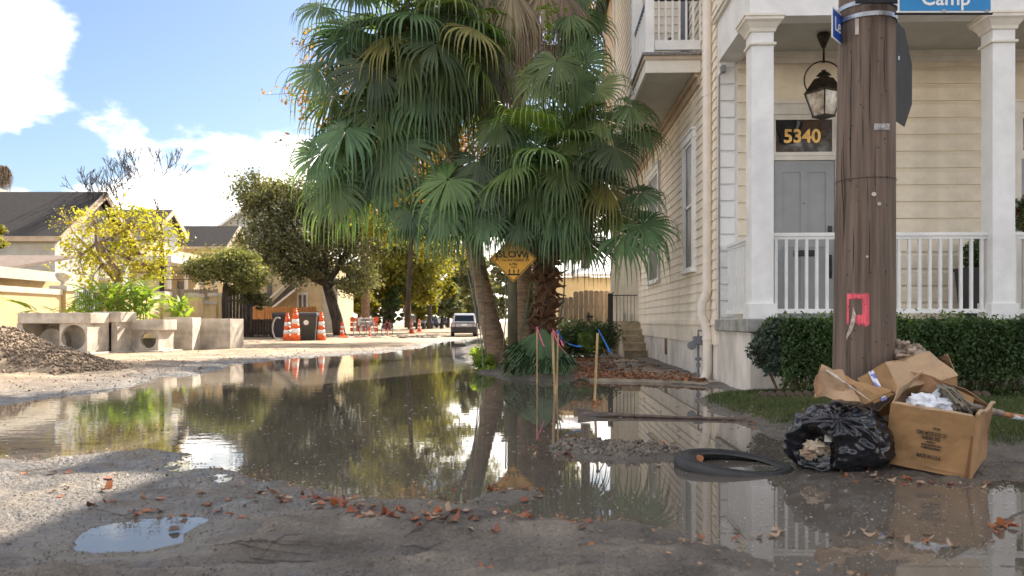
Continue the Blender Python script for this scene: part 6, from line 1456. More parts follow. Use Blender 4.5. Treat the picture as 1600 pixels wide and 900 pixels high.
# ------------------------------------------------------------ left bank: cast concrete boxes
def cbox(u0, u1, vt, vb, D, depth, kind, label, skew=0.0):
    """catch basin box; local x right, y away"""
    a, b = P(u0, vb, D), P(u1, vb, D); W = (b-a).length; Hh = (vb-vt)*D/F; t = thing('concrete_box', label, 'concrete box', (a.x, a.y, max(a.z, .0)), skew)
    def q(n_, mb, m_=concrete, **k): return mb.build(n_, m_, t, local=True, **k)
    th = .13
    if kind == 'plain':
        q('front_wall', MB().box(0, W, 0, th, 0, Hh), bevel=.015); q('back_wall', MB().box(0, W, depth-th, depth, 0, Hh), bevel=.015)
        q('side_wall', MB().box(0, th, th+.001, depth-th-.001, 0, Hh-.002)); q('side_wall', MB().box(W-th, W, th+.001, depth-th-.001, 0, Hh-.002))
    else:
        rim = Hh*(.24 if kind != 'hole' else .30); ft = .12
        # rounded top slab
        pts = []; rc = .22
        for cx_, cy_, a0 in ((rc, rc, 180), (W-rc, rc, 270), (W-rc, depth-rc, 0), (rc, depth-rc, 90)):
            for k in range(7): an = math.radians(a0+15*k); pts.append((cx_+rc*math.cos(an), cy_+rc*math.sin(an), Hh-rim))
        q('top_slab', MB().prism(pts, 0, (0, 0, rim)), bevel=.012)
        q('base_slab', MB().box(-.06, W+.12, -.10, depth, 0, ft), bevel=.02)
        y0 = .07
        if kind == 'open':
            q('side_wall', MB().box(.04, .34 if W < 1.4 else .22, y0, depth-.05, ft, Hh-rim)); q('side_wall', MB().box(W-.24, W-.06, y0, depth-.05, ft, Hh-rim)); q('back_wall', MB().box(.2, W-.2, depth-.15, depth-.06, ft, Hh-rim-.002))
            q('inner_block', MB().box(.36, W-.34, depth-.5, depth-.2, ft, ft+.28), mat('clay_block', (.34, .17, .10), .8, .2, 8) if 'clay_block' not in bpy.data.materials else bpy.data.materials['clay_block'])
            q('reinforcing_bar', MB().tube([(.3, .25, Hh-rim-.12), (W-.3, .25, Hh-rim-.12)], .02, 6), bark)
        def holed(x0, x1, z0, z1, cx_, cz_, rad, ax='y', y=0, t_=.12):
            mb = MB(); n_ = 32; ring = [(cx_+rad*math.cos(2*math.pi*k/n_), cz_+rad*math.sin(2*math.pi*k/n_)) for k in range(n_)]; outr = []
            for k in range(n_):
                c_, s_ = math.cos(2*math.pi*k/n_), math.sin(2*math.pi*k/n_); tt = min(((x1-cx_)/c_ if c_ > 1e-6 else 1e9), ((x0-cx_)/c_ if c_ < -1e-6 else 1e9), ((z1-cz_)/s_ if s_ > 1e-6 else 1e9), ((z0-cz_)/s_ if s_ < -1e-6 else 1e9))
                outr.append((cx_+c_*tt, cz_+s_*tt))
            def V3(p, yy): return (p[0], yy, p[1]) if ax == 'y' else (yy, p[0], p[1])
            for yy in (y, y+t_):
                for l in (ring, outr): mb.v += [V3(p, yy) for p in l]
            # corners
            for k in range(n_):
                j = (k+1) % n_; mb.f += [(k, j, n_+j, n_+k), (2*n_+k, 3*n_+k, 3*n_+j, 2*n_+j), (k, 2*n_+k, 2*n_+j, j), (n_+k, n_+j, 3*n_+j, 3*n_+k)]; mb.m += [0]*4
            for k, (cx2, cz2) in enumerate(((x1, z1), (x0, z1), (x0, z0), (x1, z0))):   # fill the four corners
                a0 = [outr[i] for i in range(n_) if (outr[i][0] >= x1-1e-6 or outr[i][0] <= x0+1e-6 or True)]
            for (cx2, cz2) in ((x1, z1), (x0, z1), (x0, z0), (x1, z0)):
                for k in range(n_):
                    p, p2 = outr[k], outr[(k+1) % n_]
                    on1 = abs(p[0]-cx2) < 1e-6 or abs(p[1]-cz2) < 1e-6; on2 = abs(p2[0]-cx2) < 1e-6 or abs(p2[1]-cz2) < 1e-6
                    if on1 and on2 and not ((abs(p[0]-p2[0]) < 1e-6) or (abs(p[1]-p2[1]) < 1e-6)):
                        i = len(mb.v); mb.v += [V3(p, y), V3((cx2, cz2), y), V3(p2, y), V3(p, y+t_), V3((cx2, cz2), y+t_), V3(p2, y+t_)]; mb.f += [(i, i+1, i+2), (i+3, i+5, i+4)]; mb.m += [0, 0]
            return mb
        if kind == 'hole':
            q('front_wall', holed(.03, W-.12, ft, Hh-rim, W*.68, ft+(Hh-rim-ft)*.5, (Hh-rim-ft)*.40, y=y0)); q('side_wall', MB().box(.03, .15, y0+.121, depth-.1, ft, Hh-rim)); q('side_wall', MB().box(W-.24, W-.12, y0+.121, depth-.1, ft, Hh-rim))
            q('back_wall', MB().box(.151, W-.25, depth-.2, depth-.1, ft, Hh*.45))
        if kind == 'big':
            wy = y0; wp = W*.60
            q('front_wall', holed(wp, W-.05, ft, Hh-rim, (wp+W)/2-.02, ft+(Hh-rim-ft)*.52, min((W-wp)*.42, (Hh-rim-ft)*.44), y=wy)); q('side_wall', MB().box(.03, .2, wy, depth-.1, ft, Hh-rim)); q('side_wall', MB().box(W-.17, W-.05, wy+.121, depth-.1, ft, Hh-rim))
            q('back_wall', MB().box(.2, W-.2, depth-.2, depth-.08, ft, Hh-rim-.002)); q('round_plug', MB().tube([(W*.28, depth-.5, ft+.25), (W*.28, depth-.3, ft+.25)], .42, 24))
            q('reinforcing_bar', MB().tube([(W*.45, .2, Hh-rim-.1), (W*.58, .2, Hh-rim-.1)], .02, 6), bark)
    return t
cbox(22, 140, 490, 559, 23.3, 1.3, 'big', 'largest concrete box with a round opening, leftmost beside the gravel', math.radians(-3))
cbox(140, 186, 493, 561, 24.4, 1.2, 'open', 'concrete box with a square open front, second from the left in the row', math.radians(-4))
cbox(184, 255, 502.5, 556.5, 25.2, 1.1, 'hole', 'concrete box with a round hole, in the middle of the row', math.radians(-6))
cbox(254, 299, 497, 552, 26.6, 1.1, 'plain', 'plain tilted concrete box, second from the right in the row', math.radians(7))
cbox(310, 361.5, 498, 548, 28.0, 1.1, 'plain', 'plain square concrete box standing apart at the right end of the row', math.radians(-5))
# yellow street wall with caps and pillars
XW = -16.9
def wallseg(y0, y1, ztop, label, group='sections of the yellow street wall'):
    t = thing('yellow_wall', label, 'wall', (XW, y0, 0), group=group)
    MB().box(XW-.2, XW, y0, y1, -.1, ztop-.20).build('wall_panel', yellowwall, t); MB().box(XW-.26, XW+.06, y0-.02, y1+.0, ztop-.20, ztop).build('wall_cap', capwhite, t, bevel=.01); return t
def pillar(y0, ztop, label, lean=0, w_=.62, urn=False, xo=0):
    t = thing('yellow_pillar', label, 'pillar', (XW+xo, y0, 0)); 
    if lean: t.rotation_euler = (lean, 0, 0)
    MB().box(XW+xo-.45, XW+xo+.12, y0, y0+w_, -.1, ztop-.18).build('pillar_shaft', yellowwall, t); MB().box(XW+xo-.5, XW+xo+.18, y0-.05, y0+w_+.05, ztop-.18, ztop+.02).build('pillar_cap', capwhite, t, bevel=.01)
    if urn:
        c_ = Vector((XW+xo-.16, y0+w_/2, ztop+.02)); MB().lathe([(.14, 0), (.08, .06), (.07, .14), (.2, .24), (.27, .40), (.25, .48), (.16, .52)], 16, c_).build('pillar_urn', concrete, t, smooth=True)
    return t
wallseg(22, 31.2, 2.18, 'long left section of the yellow wall with a white cap, running out of the frame')
pillar(31.3, 2.32, 'yellow pillar with an urn left of the green gate', urn=True); pillar(34.6, 2.32, 'yellow pillar with an urn right of the green gate', urn=True)
wallseg(35.3, 40.0, 2.25, 'yellow wall section behind the big leaved plants'); pillar(40.1, 2.42, 'upright yellow pillar ending the wall before the gap', w_=.8)
pillar(41.9, 2.40, 'tilted yellow pillar right of the gap, leaning left', w_=.85, xo=.9); wallseg(43.2, 47.5, 2.15, 'short yellow wall section right of the tilted pillar'); pillar(47.6, 2.6, 'thin yellow pillar at the right end of the broken wall', w_=.7)
gt = thing('green_gate', 'dark green iron gate between the two urn pillars', 'gate', (XW, 32, 0))
MB().box(XW-.1, XW-.04, 31.95, 34.55, 1.7, 1.78).box(XW-.1, XW-.04, 31.95, 34.55, .2, .28).build('gate_frame', mat('gate_green', (.01, .05, .04), .4, .2, 9), gt)
for k in range(17): MB().box(XW-.085, XW-.055, 31.98+k*.157, 32.01+k*.157, .1, 2.1+.1*math.sin(k/16*math.pi)).build('gate_bar', bpy.data.materials['gate_green'], gt)
# fences
def plankfence(name, label, x0, x1, D, ztop, m_, pw, u_group=None, rails=True):
    t = thing(name, label, 'fence', (x0, D, 0)); r_ = random.Random(int(D)); n_ = int((x1-x0)/pw); mb = MB()
    for k in range(n_):
        x = x0+k*pw; h_ = ztop+r_.uniform(-.03, .03); yy = r_.uniform(-.008, .008)
        mb.prism([(x, D+yy, 0), (x+pw*.93, D+yy, 0), (x+pw*.93, D+yy, h_-.04), (x+pw*.7, D+yy, h_), (x+pw*.2, D+yy, h_), (x, D+yy, h_-.04)], 0, (0, .022, 0))
    tag(mb.build('fence_boards', m_, t), kind='stuff')
    MB().box(x0, x1, D+.04, D+.09, ztop*.8, ztop*.8+.1).box(x0, x1, D+.04, D+.09, .3, .4).build('fence_rail', m_, t)
    return t
plankfence('plank_fence', 'grey weathered plank fence behind the yellow wall sections', P(212, 0, 50).x, P(342, 0, 50).x, 50, 2.93, wood_grey, .16)
plankfence('plank_fence', 'tall dark shaded plank fence under the grey green tree', P(342, 0, 49).x, P(398, 0, 49).x, 49, 2.7, wood_dark, .2)
plankfence('low_fence', 'low blackish fence behind the wheeled bins', P(358, 0, 47).x, P(440, 0, 47).x, 47, 1.12, wood_dark, .16)
plankfence('orange_plank_fence', 'sunlit orange plank fence in front of the outside stair', P(388, 0, 56).x, P(498, 0, 56).x, 56, 1.98, wood_orange, .17)
fg = thing('side_yard_fence', 'weathered picket top wooden fence with a gate beside the house steps', 'fence', tuple(P(885, 505, 25.4)))
rf = random.Random(3); xx = P(872, 0, 25.4).x; k = 0
while xx < P(986, 0, 25.4).x:
    h_ = (1.93 if xx > P(893, 0, 25.4).x else 1.74)+rf.uniform(-.02, .02); yy = 25.4+rf.uniform(-.01, .01); w_ = .148; c_ = .035
    MB().prism([(xx, yy, 0), (xx+w_, yy, 0), (xx+w_, yy, h_-c_), (xx+w_-c_, yy, h_), (xx+c_, yy, h_), (xx, yy, h_-c_)], 0, (0, .022, 0)).build('fence_plank', wood_grey, fg); xx += w_+.008
MB().box(P(872, 0, 25.4).x, P(986, 0, 25.4).x, 25.45, 25.5, 1.4, 1.5).box(P(872, 0, 25.4).x, P(986, 0, 25.4).x, 25.45, 25.5, .4, .5).build('fence_rail', wood_grey, fg)
MB().box(P(916, 0, 25.4).x, P(927, 0, 25.4).x, 25.35, 25.39, 1.12, 1.17).box(P(918, 0, 25.4).x, P(920.5, 0, 25.4).x, 25.34, 25.385, 1.02, 1.27).build('gate_latch', blackmetal, fg)
# garage behind the fence
gr = thing('neighbour_garage', 'cream building with a sunlit white roof edge behind the side yard fence', 'building', tuple(P(910, 505, 33)))
MB().box(P(868, 0, 33).x, P(1010, 0, 33).x, 33, 38, 0, HC+(V0-433)*33/F).build('wall', siding_cream, gr)
MB().hexa([(P(866, 0, 32.6).x, 32.6, HC+(V0-433)*33/F), (P(1012, 0, 32.6).x, 32.6, HC+(V0-433)*33/F), (P(1012, 0, 32.6).x, 36, HC+(V0-411)*36/F), (P(866, 0, 32.6).x, 36, HC+(V0-411)*36/F),
            (P(866, 0, 32.6).x, 32.6, HC+(V0-433)*33/F+.12), (P(1012, 0, 32.6).x, 32.6, HC+(V0-433)*33/F+.12), (P(1012, 0, 32.6).x, 36, HC+(V0-411)*36/F+.12), (P(866, 0, 32.6).x, 36, HC+(V0-411)*36/F+.12)]).build('roof', mat('white_metal_roof', (.72, .72, .74), .4, .05, 3), gr)
# houses across the street: gable end turned to the road
def cottage(label, X, ya, yb, za, ridge, depth, wallm, roofm, fascia=trimtan, over=.5, base=0):
    t = thing('cottage', label, 'house', (X, ya, 0)); ym = (ya+yb)/2
    MB().prism([(X, ya, base), (X, yb, base), (X, yb, za), (X, ym, ridge-.15), (X, ya, za)], 0, (-depth, 0, 0)).build('wall', wallm, t)
    k = (ridge-za)/((yb-ya)/2); e = over
    def slope(y0, z0, y1, z1): return MB().hexa([(X-depth-.4, y0, z0), (X+e, y0, z0), (X+e, y1, z1), (X-depth-.4, y1, z1), (X-depth-.4, y0, z0+.16), (X+e, y0, z0+.16), (X+e, y1, z1+.16), (X-depth-.4, y1, z1+.16)])
    rf_ = slope(ya-e, za-k*e+.02, ym, ridge+.02).build('roof', roofm, t); slope(ym, ridge+.02, yb+e, za-k*e+.02).build('roof', roofm, t)
    f = MB()
    for y0, z0, y1, z1 in ((ya-e, za-k*e, ym, ridge), (ym, ridge, yb+e, za-k*e)):
        f.hexa([(X+e+.005, y0, z0-.18), (X+e+.06, y0, z0-.18), (X+e+.06, y1, z1-.18), (X+e+.005, y1, z1-.18), (X+e+.005, y0, z0+.2), (X+e+.06, y0, z0+.2), (X+e+.06, y1, z1+.2), (X+e+.005, y1, z1+.2)])
    f.build('bargeboard', fascia, t); MB().box(X-depth, X+e, ya-e-.06, ya-e-.005, za-k*e-.05, za-k*e+.18).build('gutter', fascia, t)
    return t
h1 = cottage('low white sided house with a large dark shingle roof at the far left', -21.3, 38.8, 46.4, 5.05, 7.45, 14, siding_white, shingle)
for k in range(22): MB().hexa([(-35.2, 38.76, 1+k*.17), (-21.3, 38.76, 1+k*.17), (-21.3, 38.8, 1+k*.17), (-35.2, 38.8, 1+k*.17), (-35.2, 38.79, 1.17+k*.17), (-21.3, 38.79, 1.17+k*.17), (-21.3, 38.8, 1.17+k*.17), (-35.2, 38.8, 1.17+k*.17)]).build('siding_board', siding_white, h1)
h2 = cottage('cream house with a small white gable and porch columns behind the yellow tree', -23.5, 54.5, 58.5, 7.2, 8.4, 12, siding_white, shingle)
for k in range(5):
    y = 51+k*2.6; MB().tube([(-21.0, y, 0), (-21.0, y, 4.6)], .13, 8).build('porch_column', white, h2)
MB().box(-23.4, -20.7, 50.6, 62.4, 4.6, 5.0).build('porch_roof', white, h2); MB().box(-34, -23.35, 50.5, 62.3, .2, 5.9).build('porch_wall', siding_cream, h2)
MB().box(-23.3, -23.2, 54, 55.2, 1.4, 3.8).box(-23.3, -23.2, 58, 59.2, 1.4, 3.8).build('window', curtain, h2); MB().box(-23.1, -20.9, 50.9, 51.0, .9, 3.9).build('porch_end_wall', siding_cream, h2)
h3 = cottage('house with a dark shingle roof behind the plank fence', -24.0, 69, 74.4, 7.3, 9.05, 13, siding_cream, shingle)
h4 = thing('tall_pale_house', 'tall pale gabled building behind the oak crown', 'building', tuple(P(400, 512, 82)))
g4 = [P(338, 512, 82), P(480, 512, 82), P(480, 300, 82), P(440, 285, 82), P(338, 357, 82)]
MB().prism(g4, 0, (0, 10, 0)).build('gable_wall', siding_white, h4); MB().hexa([P(332, 362, 81.5), P(440, 286, 81.5), P(440, 286, 92), P(332, 362, 92), P(331, 358, 81.5), P(440, 281.5, 81.5), P(440, 281, 92), P(331, 358, 92)]).build('roof', white, h4)
h5 = thing('stair_house', 'cream house with an outside stair roof and a white door behind the orange fence', 'house', tuple(P(450, 515, 62)))
MB().box(P(392, 0, 62).x, P(520, 0, 62).x, 62, 70, 0, 5.6).build('wall', siding_cream, h5); MB().box(P(505, 0, 61.9).x, P(528, 0, 61.9).x, 61.8, 61.95, 0, 4.2).build('white_wall', siding_white, h5)
MB().hexa([P(418, 480, 60), P(424, 484, 60), P(466, 446, 60), P(458, 440, 60), P(418, 480, 61.8), P(424, 484, 61.8), P(466, 446, 61.8), P(458, 440, 61.8)]).build('stair_roof', mat('stair_dark', (.08, .075, .07), .8, .2, 5), h5)
MB().bar(P(412, 474, 59.9), P(458, 434, 59.9), .1).bar(P(420, 485, 59.9), P(468, 447, 59.9), .12).build('stair_rail', white, h5)
d5 = MB().box(P(464, 0, 61.9).x, P(481, 0, 61.9).x, 61.85, 61.95, .3, HC+(V0-457)*62/F).build('door', white, h5); MB().box(P(467, 0, 61.8).x, P(471, 0, 61.8).x, 61.8, 61.84, .9, HC+(V0-461)*62/F).box(P(474, 0, 61.8).x, P(478, 0, 61.8).x, 61.8, 61.84, .9, HC+(V0-461)*62/F).build('door_glass', curtain, d5)
MB().box(P(391, 0, 61.9).x, P(398, 0, 61.9).x, 61.85, 61.95, 2, 3.9).box(P(417, 0, 61.9).x, P(424, 0, 61.9).x, 61.85, 61.95, 2, 3.9).build('window', curtain, h5)
# low garage with tan roof at the far left, in front of house 1
lg_ = thing('low_outbuilding', 'low outbuilding with a tan shingle roof and deep white eave behind the yellow wall', 'building', (-21, 30, 0))
z0 = HC+(V0-428)*31/F
MB().box(-32, -19.2, 30.5, 36, 0, z0).build('wall', yellowwall, lg_)
MB().hexa([(-33, 29.7, z0), (-18.4, 29.7, z0), (-18.4, 35.5, z0+.95), (-33, 35.5, z0+.95), (-33, 29.7, z0+.1), (-18.4, 29.7, z0+.1), (-18.4, 35.5, z0+1.05), (-33, 35.5, z0+1.05)]).build('roof', shingle_tan, lg_)
MB().box(-33, -18.35, 29.6, 29.69, z0-.16, z0+.14).box(-18.39, -18.3, 29.7, 36, z0-.2, z0+.2).build('fascia', capwhite, lg_)
MB().box(-32, -18.6, 28.9, 29.58, z0-.75, z0-.66).build('awning', shingle_tan, lg_)
aw = MB()
for k in range(40): aw.tube([(-30+k*.29, 28.85, z0-1.05), (-29.9+k*.29, 28.85, z0-.75)], .035, 5)
aw.build('lattice', bark, lg_)
MB().tube([(-19.9, 30.5, z0+.3), (-19.9, 30.5, z0+.6)], .03, 6).lathe([(.03, 0), (.1, .05), (.1, .18), (.04, .22)], 10, (-19.9, 30.5, z0+.55)).build('roof_fitting', blackmetal, lg_)
MB().box(P(-4, 0, 44).x, P(12, 0, 44).x, 43, 44, 6, HC+(V0-298)*44/F).build('chimney', concrete, h1)

# ------------------------------------------------------------ wires, far pole
up = thing('distant_utility_pole', 'pale brown utility pole far away right of the oak trunk', 'utility pole', tuple(P(571, 514, 58)))
MB().tube([P(571, 514, 58), P(572, 430, 58), P(573, 300, 58)], [.30, .27, .2], 10).build('pole_shaft', mat('pale_pole_wood', (.34, .22, .14), .9, .2, 6), up)
wi = thing('overhead_wires', 'thin dark overhead wires running left from the distant pole', 'wires', tuple(P(400, 410, 56)))
for v0, v1 in ((412, 405), (423, 418), (432, 440)):
    MB().tube([P(150, v0, 42), P(270, v0+5, 47), P(380, v0+3, 52), P(570, v1-20, 58)], .02, 4).build('wire', blackmetal, wi)

# ------------------------------------------------------------ road works things
def drum(u, v, D, hpx, label, kind='tube'):
    b = P(u, v, D); Hh = hpx*D/F; t = thing('traffic_cone', label, 'traffic cone', (b.x, b.y, max(b.z-.02, 0)), group='orange and white traffic cones and channelizers'); s_ = Hh/1.1
    prof = [(.20, .06, orange), (.155, .38, reflwhite), (.135, .52, orange), (.115, .66, reflwhite), (.095, .80, orange), (.07, .93, orange), (.045, 1.0, orange), (.05, 1.1, orange)]
    q = MB().box(-.26*s_, .26*s_, -.26*s_, .26*s_, 0, .05*s_).build('rubber_base', orange if kind != 'b' else blackmetal, t, local=True)
    z = .05
    rr0 = .17
    for r1, z1, m_ in [(.15, .30, orange), (.135, .45, reflwhite), (.12, .60, orange), (.105, .75, reflwhite), (.085, .95, orange), (.05, 1.03, orange), (.055, 1.10, orange)]:
        MB().lathe([(rr0*s_, z*s_), (r1*s_, z1*s_)], 14).build('cone_body' if m_ is orange else 'reflective_collar', m_, t, smooth=True, local=True); z = z1; rr0 = r1
    return t
drum(449, 534, 40.5, 45, 'slim cone just left of the tall topped cone beside the black bin'); drum(461.5, 535.5, 38.8, 54, 'tallest cone with a knob top left of the wheeled bin'); drum(502, 534, 40, 47, 'cone at the right side of the wheeled bin')
drum(534.5, 525, 50, 24, 'small cone in front of the oak trunk'); drum(643, 520, 62, 24, 'left of the two cones beyond the bicycles', 'c'); drum(655, 518, 66, 20, 'right of the two cones beyond the bicycles')
drum(578, 525.5, 50, 14, 'short cone at the front wheel of the left bicycle'); drum(606, 525, 52, 12, 'short cone in front of the right bicycle')
fc = thing('fallen_cone', 'cone lying flat on the ground between the oak and the bicycles', 'traffic cone', tuple(P(552, 529, 46)))
for a, b, r0, r1, m_ in ((0, .35, .17, .12, orange), (.35, .6, .12, .09, reflwhite), (.6, 1, .09, .04, orange)): MB().tube([P(532+36*a, 529.5, 46), P(532+36*b, 528.5, 46)], [r0, r1], 12).build('cone_body', m_, fc)
def bin_(u, v, D, w_, h_, label, m_, disc_=False, lean=0, name='wheeled_bin'):
    b = P(u, v, D); t = thing(name, label, 'rubbish bin', (b.x, b.y, max(b.z, 0)), lean); s = w_/2
    def q(n_, mb, mm): return mb.build(n_, mm, t, local=True)
    q('bin_body', MB().hexa([(-s*.8, -s*.75, .06), (s*.8, -s*.75, .06), (s*.8, s*.8, .06), (-s*.8, s*.8, .06), (-s, -s, h_*.92), (s, -s, h_*.92), (s, s, h_*.92), (-s, s, h_*.92)]), m_)
    q('bin_lid', MB().hexa([(-s*1.05, -s*1.1, h_*.92), (s*1.05, -s*1.1, h_*.92), (s*1.05, s*1.1, h_*.92), (-s*1.05, s*1.1, h_*.92), (-s*.95, -s*.9, h_), (s*.95, -s*.9, h_), (s*.95, s*1.05, h_*1.03), (-s*.95, s*1.05, h_*1.03)]), blackmetal)
    for x in (-s, s): q('bin_wheel', MB().tube([(x-.03, s*.8, .13), (x+.03, s*.8, .13)], .13, 14), rubber)
    if disc_: q('bin_emblem', MB().tube([(-.02, -s*.93, h_*.66), (-.02, -s*.95, h_*.66)], .12, 20).tube([(-.02, -s*.95, h_*.66), (-.02, -s*.965, h_*.66)], .07, 20), reflwhite)
bin_(481, 533, 40.2, .95, 1.36, 'big dark wheeled bin with a round white emblem between the cones', mat('bin_dark', (.045, .045, .04), .5, .2, 9), True, .1)
bin_(494, 534.5, 40.6, .5, 1.25, 'narrow black bin behind the right side of the big bin', blackmetal, False, -.2)
bin_(438, 529, 42.5, .75, 1.30, 'bluish black bin standing left of the cones', mat('bin_blueblack', (.015, .02, .035), .5, .2, 9), False, .35)
hoop = thing('coiled_hose', 'coil of pale hose leaning on the bins left of the cones', 'hose', tuple(P(434, 528, 41.5)))
MB().tube([P(434+8*math.cos(a), 513+17*math.sin(a), 41.5) for a in np.linspace(1.3, 5.2, 24)], .04, 6).build('hose_loop', mat('hose_grey', (.45, .43, .4), .6, .1, 5), hoop)
br = thing('road_barricade', 'striped orange and white road barricade with a white sign behind the bicycles', 'barricade', tuple(P(566, 518, 53)))
for v in (499.5, 507, 515):
    a, b = P(547, v, 53), P(590, v, 53); n_ = 9
    for k in range(n_): MB().box(a.x+(b.x-a.x)*k/n_, a.x+(b.x-a.x)*(k+1)/n_-.002, 53, 53.03, a.z-.13, a.z+.13).build('barricade_stripe', orange if k % 2 == 0 else reflwhite, br)
for u in (552, 586): MB().box(P(u-.6, 0, 53).x, P(u+.6, 0, 53).x, 53.04, 53.1, 0, HC+(V0-496)*53/F).build('barricade_leg', steel, br)
for u in (551, 588): MB().tube([P(u, 499, 52.95), P(u, 499, 52.85)], .17, 14).build('warning_lamp', orange, br)
bs = MB().box(P(559, 0, 52.9).x, P(583, 0, 52.9).x, 52.9, 52.93, HC+(V0-509)*52.9/F, HC+(V0-497)*52.9/F).build('sign_panel', signwhite, br)
text_mesh('CLOSED', .2, 'sign_lettering', ink, basis(P(571, 505.5, 52.88), (1, 0, 0), (0, 0, 1)), br, .001, .003); text_mesh('ROAD', .2, 'sign_lettering', ink, basis(P(571, 500.3, 52.88), (1, 0, 0), (0, 0, 1)), br, .001, .003)
def bicycle(u, v, D, rz, label, m_):
    b = P(u, v, D); t = thing('bicycle', label, 'bicycle', (b.x, b.y, max(b.z, .02)), rz); r0 = .36
    def q(n_, mb, mm): return mb.build(n_, mm, t, local=True)
    for x in (-.52, .52):
        wq = q('wheel', MB().tube([(x+r0*math.cos(a), 0, r0+r0*math.sin(a)) for a in np.linspace(0, 2*math.pi, 31)], .022, 6, cap=False), rubber); sp__ = MB()
        for k in range(12): a = k*math.pi/6; sp__.tube([(x, 0, r0), (x+r0*.95*math.cos(a), 0, r0+r0*.95*math.sin(a))], .004, 3)
        o = sp__.build('spokes', steel, wq, local=True)
    q('frame', MB().tube([(-.52, 0, r0), (-.1, 0, .32), (.36, 0, .78), (-.22, 0, .82), (-.1, 0, .32)], .02, 6).tube([(-.52, 0, r0), (-.22, 0, .82), (-.25, 0, .92)], .016, 6).tube([(.52, 0, r0), (.38, 0, .72), (.33, 0, .95)], .018, 6), m_)
    q('saddle', MB().hexa([(-.38, -.07, .92), (-.12, -.02, .92), (-.12, .02, .92), (-.38, .07, .92), (-.38, -.07, .96), (-.12, -.02, .95), (-.12, .02, .95), (-.38, .07, .96)]), blackmetal)
    q('handlebar', MB().tube([(.25, -.28, .98), (.34, -.1, .96), (.34, .1, .96), (.25, .28, .98)], .014, 6), blackmetal)
bicycle(576, 524, 50, 1.05, 'dark wheeled bicycle in front of the barricade, left of the pair', mat('bike_dark_red', (.25, .02, .015), .4, .1, 5)); bicycle(605, 524, 52, 1.3, 'red bicycle right of the pair, in front of the ivy trunk', mat('bike_red', (.45, .02, .01), .4, .1, 5))
rb = MB(); r_ = random.Random(8)
for k in range(60): p = P(r_.uniform(505, 690), r_.uniform(524, 532), 50); crumple(rb, Vector((p.x, p.y+r_.uniform(-4, 4), .08)), r_.uniform(.08, .28), k, .6, (1.3, 1, .35), 8)
tag(rb.build('roadwork_rubble', mat('rubble', (.30, .24, .17), .9, .4, 5, col2=(.08, .07, .06)), None), 'heaps of broken paving and soil along the road works', 'rubble', kind='stuff')
rb = MB()
for k in range(50): p = P(r_.uniform(366, 450), r_.uniform(532, 541), 38); crumple(rb, Vector((p.x, p.y+r_.uniform(-3, 3), .05)), r_.uniform(.06, .22), k, .6, (1.6, 1, .3), 8)
tag(rb.build('verge_soil_lumps', mat('soil_lumps', (.38, .29, .19), .9, .3, 5, col2=(.18, .13, .09)), None), 'lumps of sandy soil in front of the low black fence', 'soil', kind='stuff')

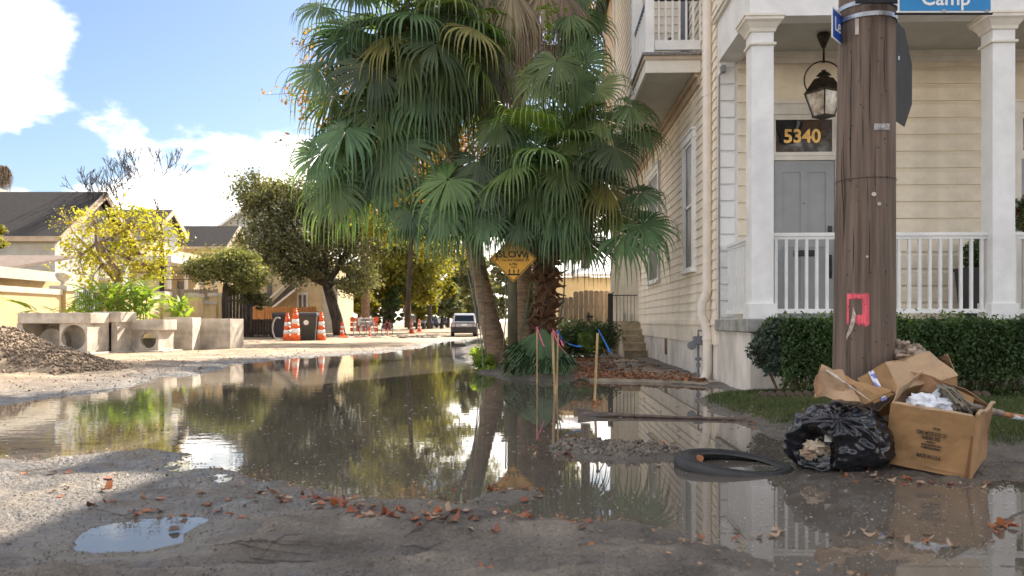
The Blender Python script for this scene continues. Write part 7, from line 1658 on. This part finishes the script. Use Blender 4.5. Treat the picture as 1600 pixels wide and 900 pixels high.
# ------------------------------------------------------------ cars
carglass = mat('car_glass', (.015, .02, .025), .06, .1, 5, spec=.8)
def car(u, v, D, rz, label, paint, L_=4.6, W=1.85, Hh=1.66, suv=True, name='parked_car', group=None):
    b = P(u, v, D); t = thing(name, label, 'car', (b.x, b.y, max(b.z, 0)), rz, group); s = W/2
    def q(n_, mb, mm, par=t, **k): return mb.build(n_, mm, par, local=True, **k)
    # local: y=0 is the tail, +y the nose
    def loft(secs, nm, mm, bev=0):
        mb = MB(); n_ = len(secs[0][1])
        for y, pr in secs: mb.v += [(x, y, z) for x, z in pr]
        for i in range(len(secs)-1):
            for k in range(n_): mb.f.append((i*n_+k, (i+1)*n_+k, (i+1)*n_+(k+1) % n_, i*n_+(k+1) % n_)); mb.m.append(0)
        mb.f.append(tuple(range(n_))); mb.f.append(tuple((len(secs)-1)*n_+k for k in range(n_))[::-1]); mb.m += [0, 0]
        return q(nm, mb, mm, smooth=False, bevel=bev)
    def lower(w_, zb, zt, rr=.08): return [(-w_, zb+rr), (-w_+rr, zb), (w_-rr, zb), (w_, zb+rr), (w_*1.01, (zb+zt)/2), (w_*.97, zt-.04), (w_*.93, zt), (-w_*.93, zt), (-w_*.97, zt-.04), (-w_*1.01, (zb+zt)/2)]
    zb, zt = .30, .98*Hh/1.66
    loft([(0.0, lower(s*.90, zb+.12, zt-.06)), (.10, lower(s*.98, zb, zt-.01)), (.9, lower(s, zb-.04, zt)), (L_*.62, lower(s, zb-.04, zt-.02)), (L_*.82, lower(s*.98, zb-.02, zt-.10)), (L_-.08, lower(s*.90, zb, zt-.25)), (L_, lower(s*.82, zb+.1, zt-.34))], 'body', paint, .03)
    def cab(w0, w1, z0, z1): return [(-w0, z0), (w0, z0), (w1*1.02, z1-.10), (w1*.92, z1), (-w1*.92, z1), (-w1*1.02, z1-.10)]
    ty_ = .30 if suv else .75
    loft([(.08 if suv else .6, cab(s*.92, s*.80, zt-.06, zt+.05)), (ty_+.05, cab(s*.93, s*.76, zt-.05, Hh-.07)), (ty_+.35, cab(s*.93, s*.77, zt-.05, Hh)), (L_*.52, cab(s*.93, s*.77, zt-.05, Hh-.02)), (L_*.60, cab(s*.93, s*.76, zt-.05, Hh-.09)), (L_*.74, cab(s*.92, s*.80, zt-.08, zt+.02))], 'cabin', paint, .02)
    y0, y1 = (.06, .30) if suv else (.62, .85); z0, z1 = zt+.0, Hh-.13
    q('rear_window', MB().hexa([(-s*.72, y0-.0, z0), (s*.72, y0, z0), (s*.66, y1-.01, z1), (-s*.66, y1-.01, z1), (-s*.72, y0+.06, z0), (s*.72, y0+.06, z0), (s*.66, y1+.05, z1), (-s*.66, y1+.05, z1)]), carglass)
    for sg in (-1, 1):
        x0, x1 = sg*s*.925, sg*s*.80
        q('side_window', MB().hexa([(x0-.01, .75, zt+.0), (x0+.012, .75, zt), (x0+.012, L_*.66, zt), (x0-.01, L_*.66, zt), (x1-.01, .85, Hh-.14), (x1+.015, .85, Hh-.14), (x1+.015, L_*.56, Hh-.14), (x1-.01, L_*.56, Hh-.14)]), carglass)
        q('tail_light', MB().hexa([(sg*s*.60, -.015, zt-.22), (sg*s*.96, .05, zt-.24), (sg*s*.985, .30, zt-.20), (sg*s*.62, .02, zt-.18), (sg*s*.62, -.005, zt-.04), (sg*s*.94, .05, zt+.0), (sg*s*.965, .30, zt-.02), (sg*s*.64, .03, zt-.03)]), mat('tail_light_red', (.28, .01, .01), .2, .1, 5) if 'tail_light_red' not in bpy.data.materials else bpy.data.materials['tail_light_red'])
        for yy in (.85, L_-.95):
            w2 = q('wheel', MB().tube([(sg*(s-.02), yy, .345), (sg*(s-.24), yy, .345)], .345, 22), rubber); q('rim', MB().tube([(sg*(s-.015), yy, .345), (sg*(s-.03), yy, .345)], .22, 14), steel, w2)
    q('rear_bumper', MB().hexa([(-s*.93, -.07, .30), (s*.93, -.07, .30), (s*.97, .2, .26), (-s*.97, .2, .26), (-s*.95, -.08, .64), (s*.95, -.08, .64), (s*1.0, .2, .66), (-s*1.0, .2, .66)]), mat('bumper_black', (.025, .025, .028), .5, .1, 5) if 'bumper_black' not in bpy.data.materials else bpy.data.materials['bumper_black'], bevel=.02)
    q('number_plate', MB().box(-.17, .17, -.025, -.012, .70, .82), signwhite)
    return t
car(725.5, 527.5, 50.0, math.radians(4), 'white sports utility car parked on the road seen from behind, left of the palms', mat('white_car_paint', (.42, .43, .46), .25, .03, 2, coat=.6), L_=4.5, W=1.66, Hh=1.46)
cars = [(682, 512.6, 112, 'light grey', (.40, .42, .44), 'pale grey car parked down the road, nearest the white car'), (665, 513.5, 96, 'blue', (.10, .22, .42), 'light blue car parked on the left side of the road'),
        (651, 514.5, 86, 'silver', (.32, .36, .40), 'silver car parked behind the orange cones'), (674, 513, 104, 'navy', (.05, .06, .09), 'dark car parked behind the light blue car'), (691, 511, 125, 'black', (.03, .03, .035), 'small dark car farthest down the road')]
for u, v, D, nm, colr, lb in cars: car(u, v, D, math.radians(8), lb, mat('car_paint_%s' % nm.replace(' ', '_'), colr, .25, .05, 2, coat=.5), W=1.8, Hh=1.5, suv=False, group='cars parked along the left side of the road')
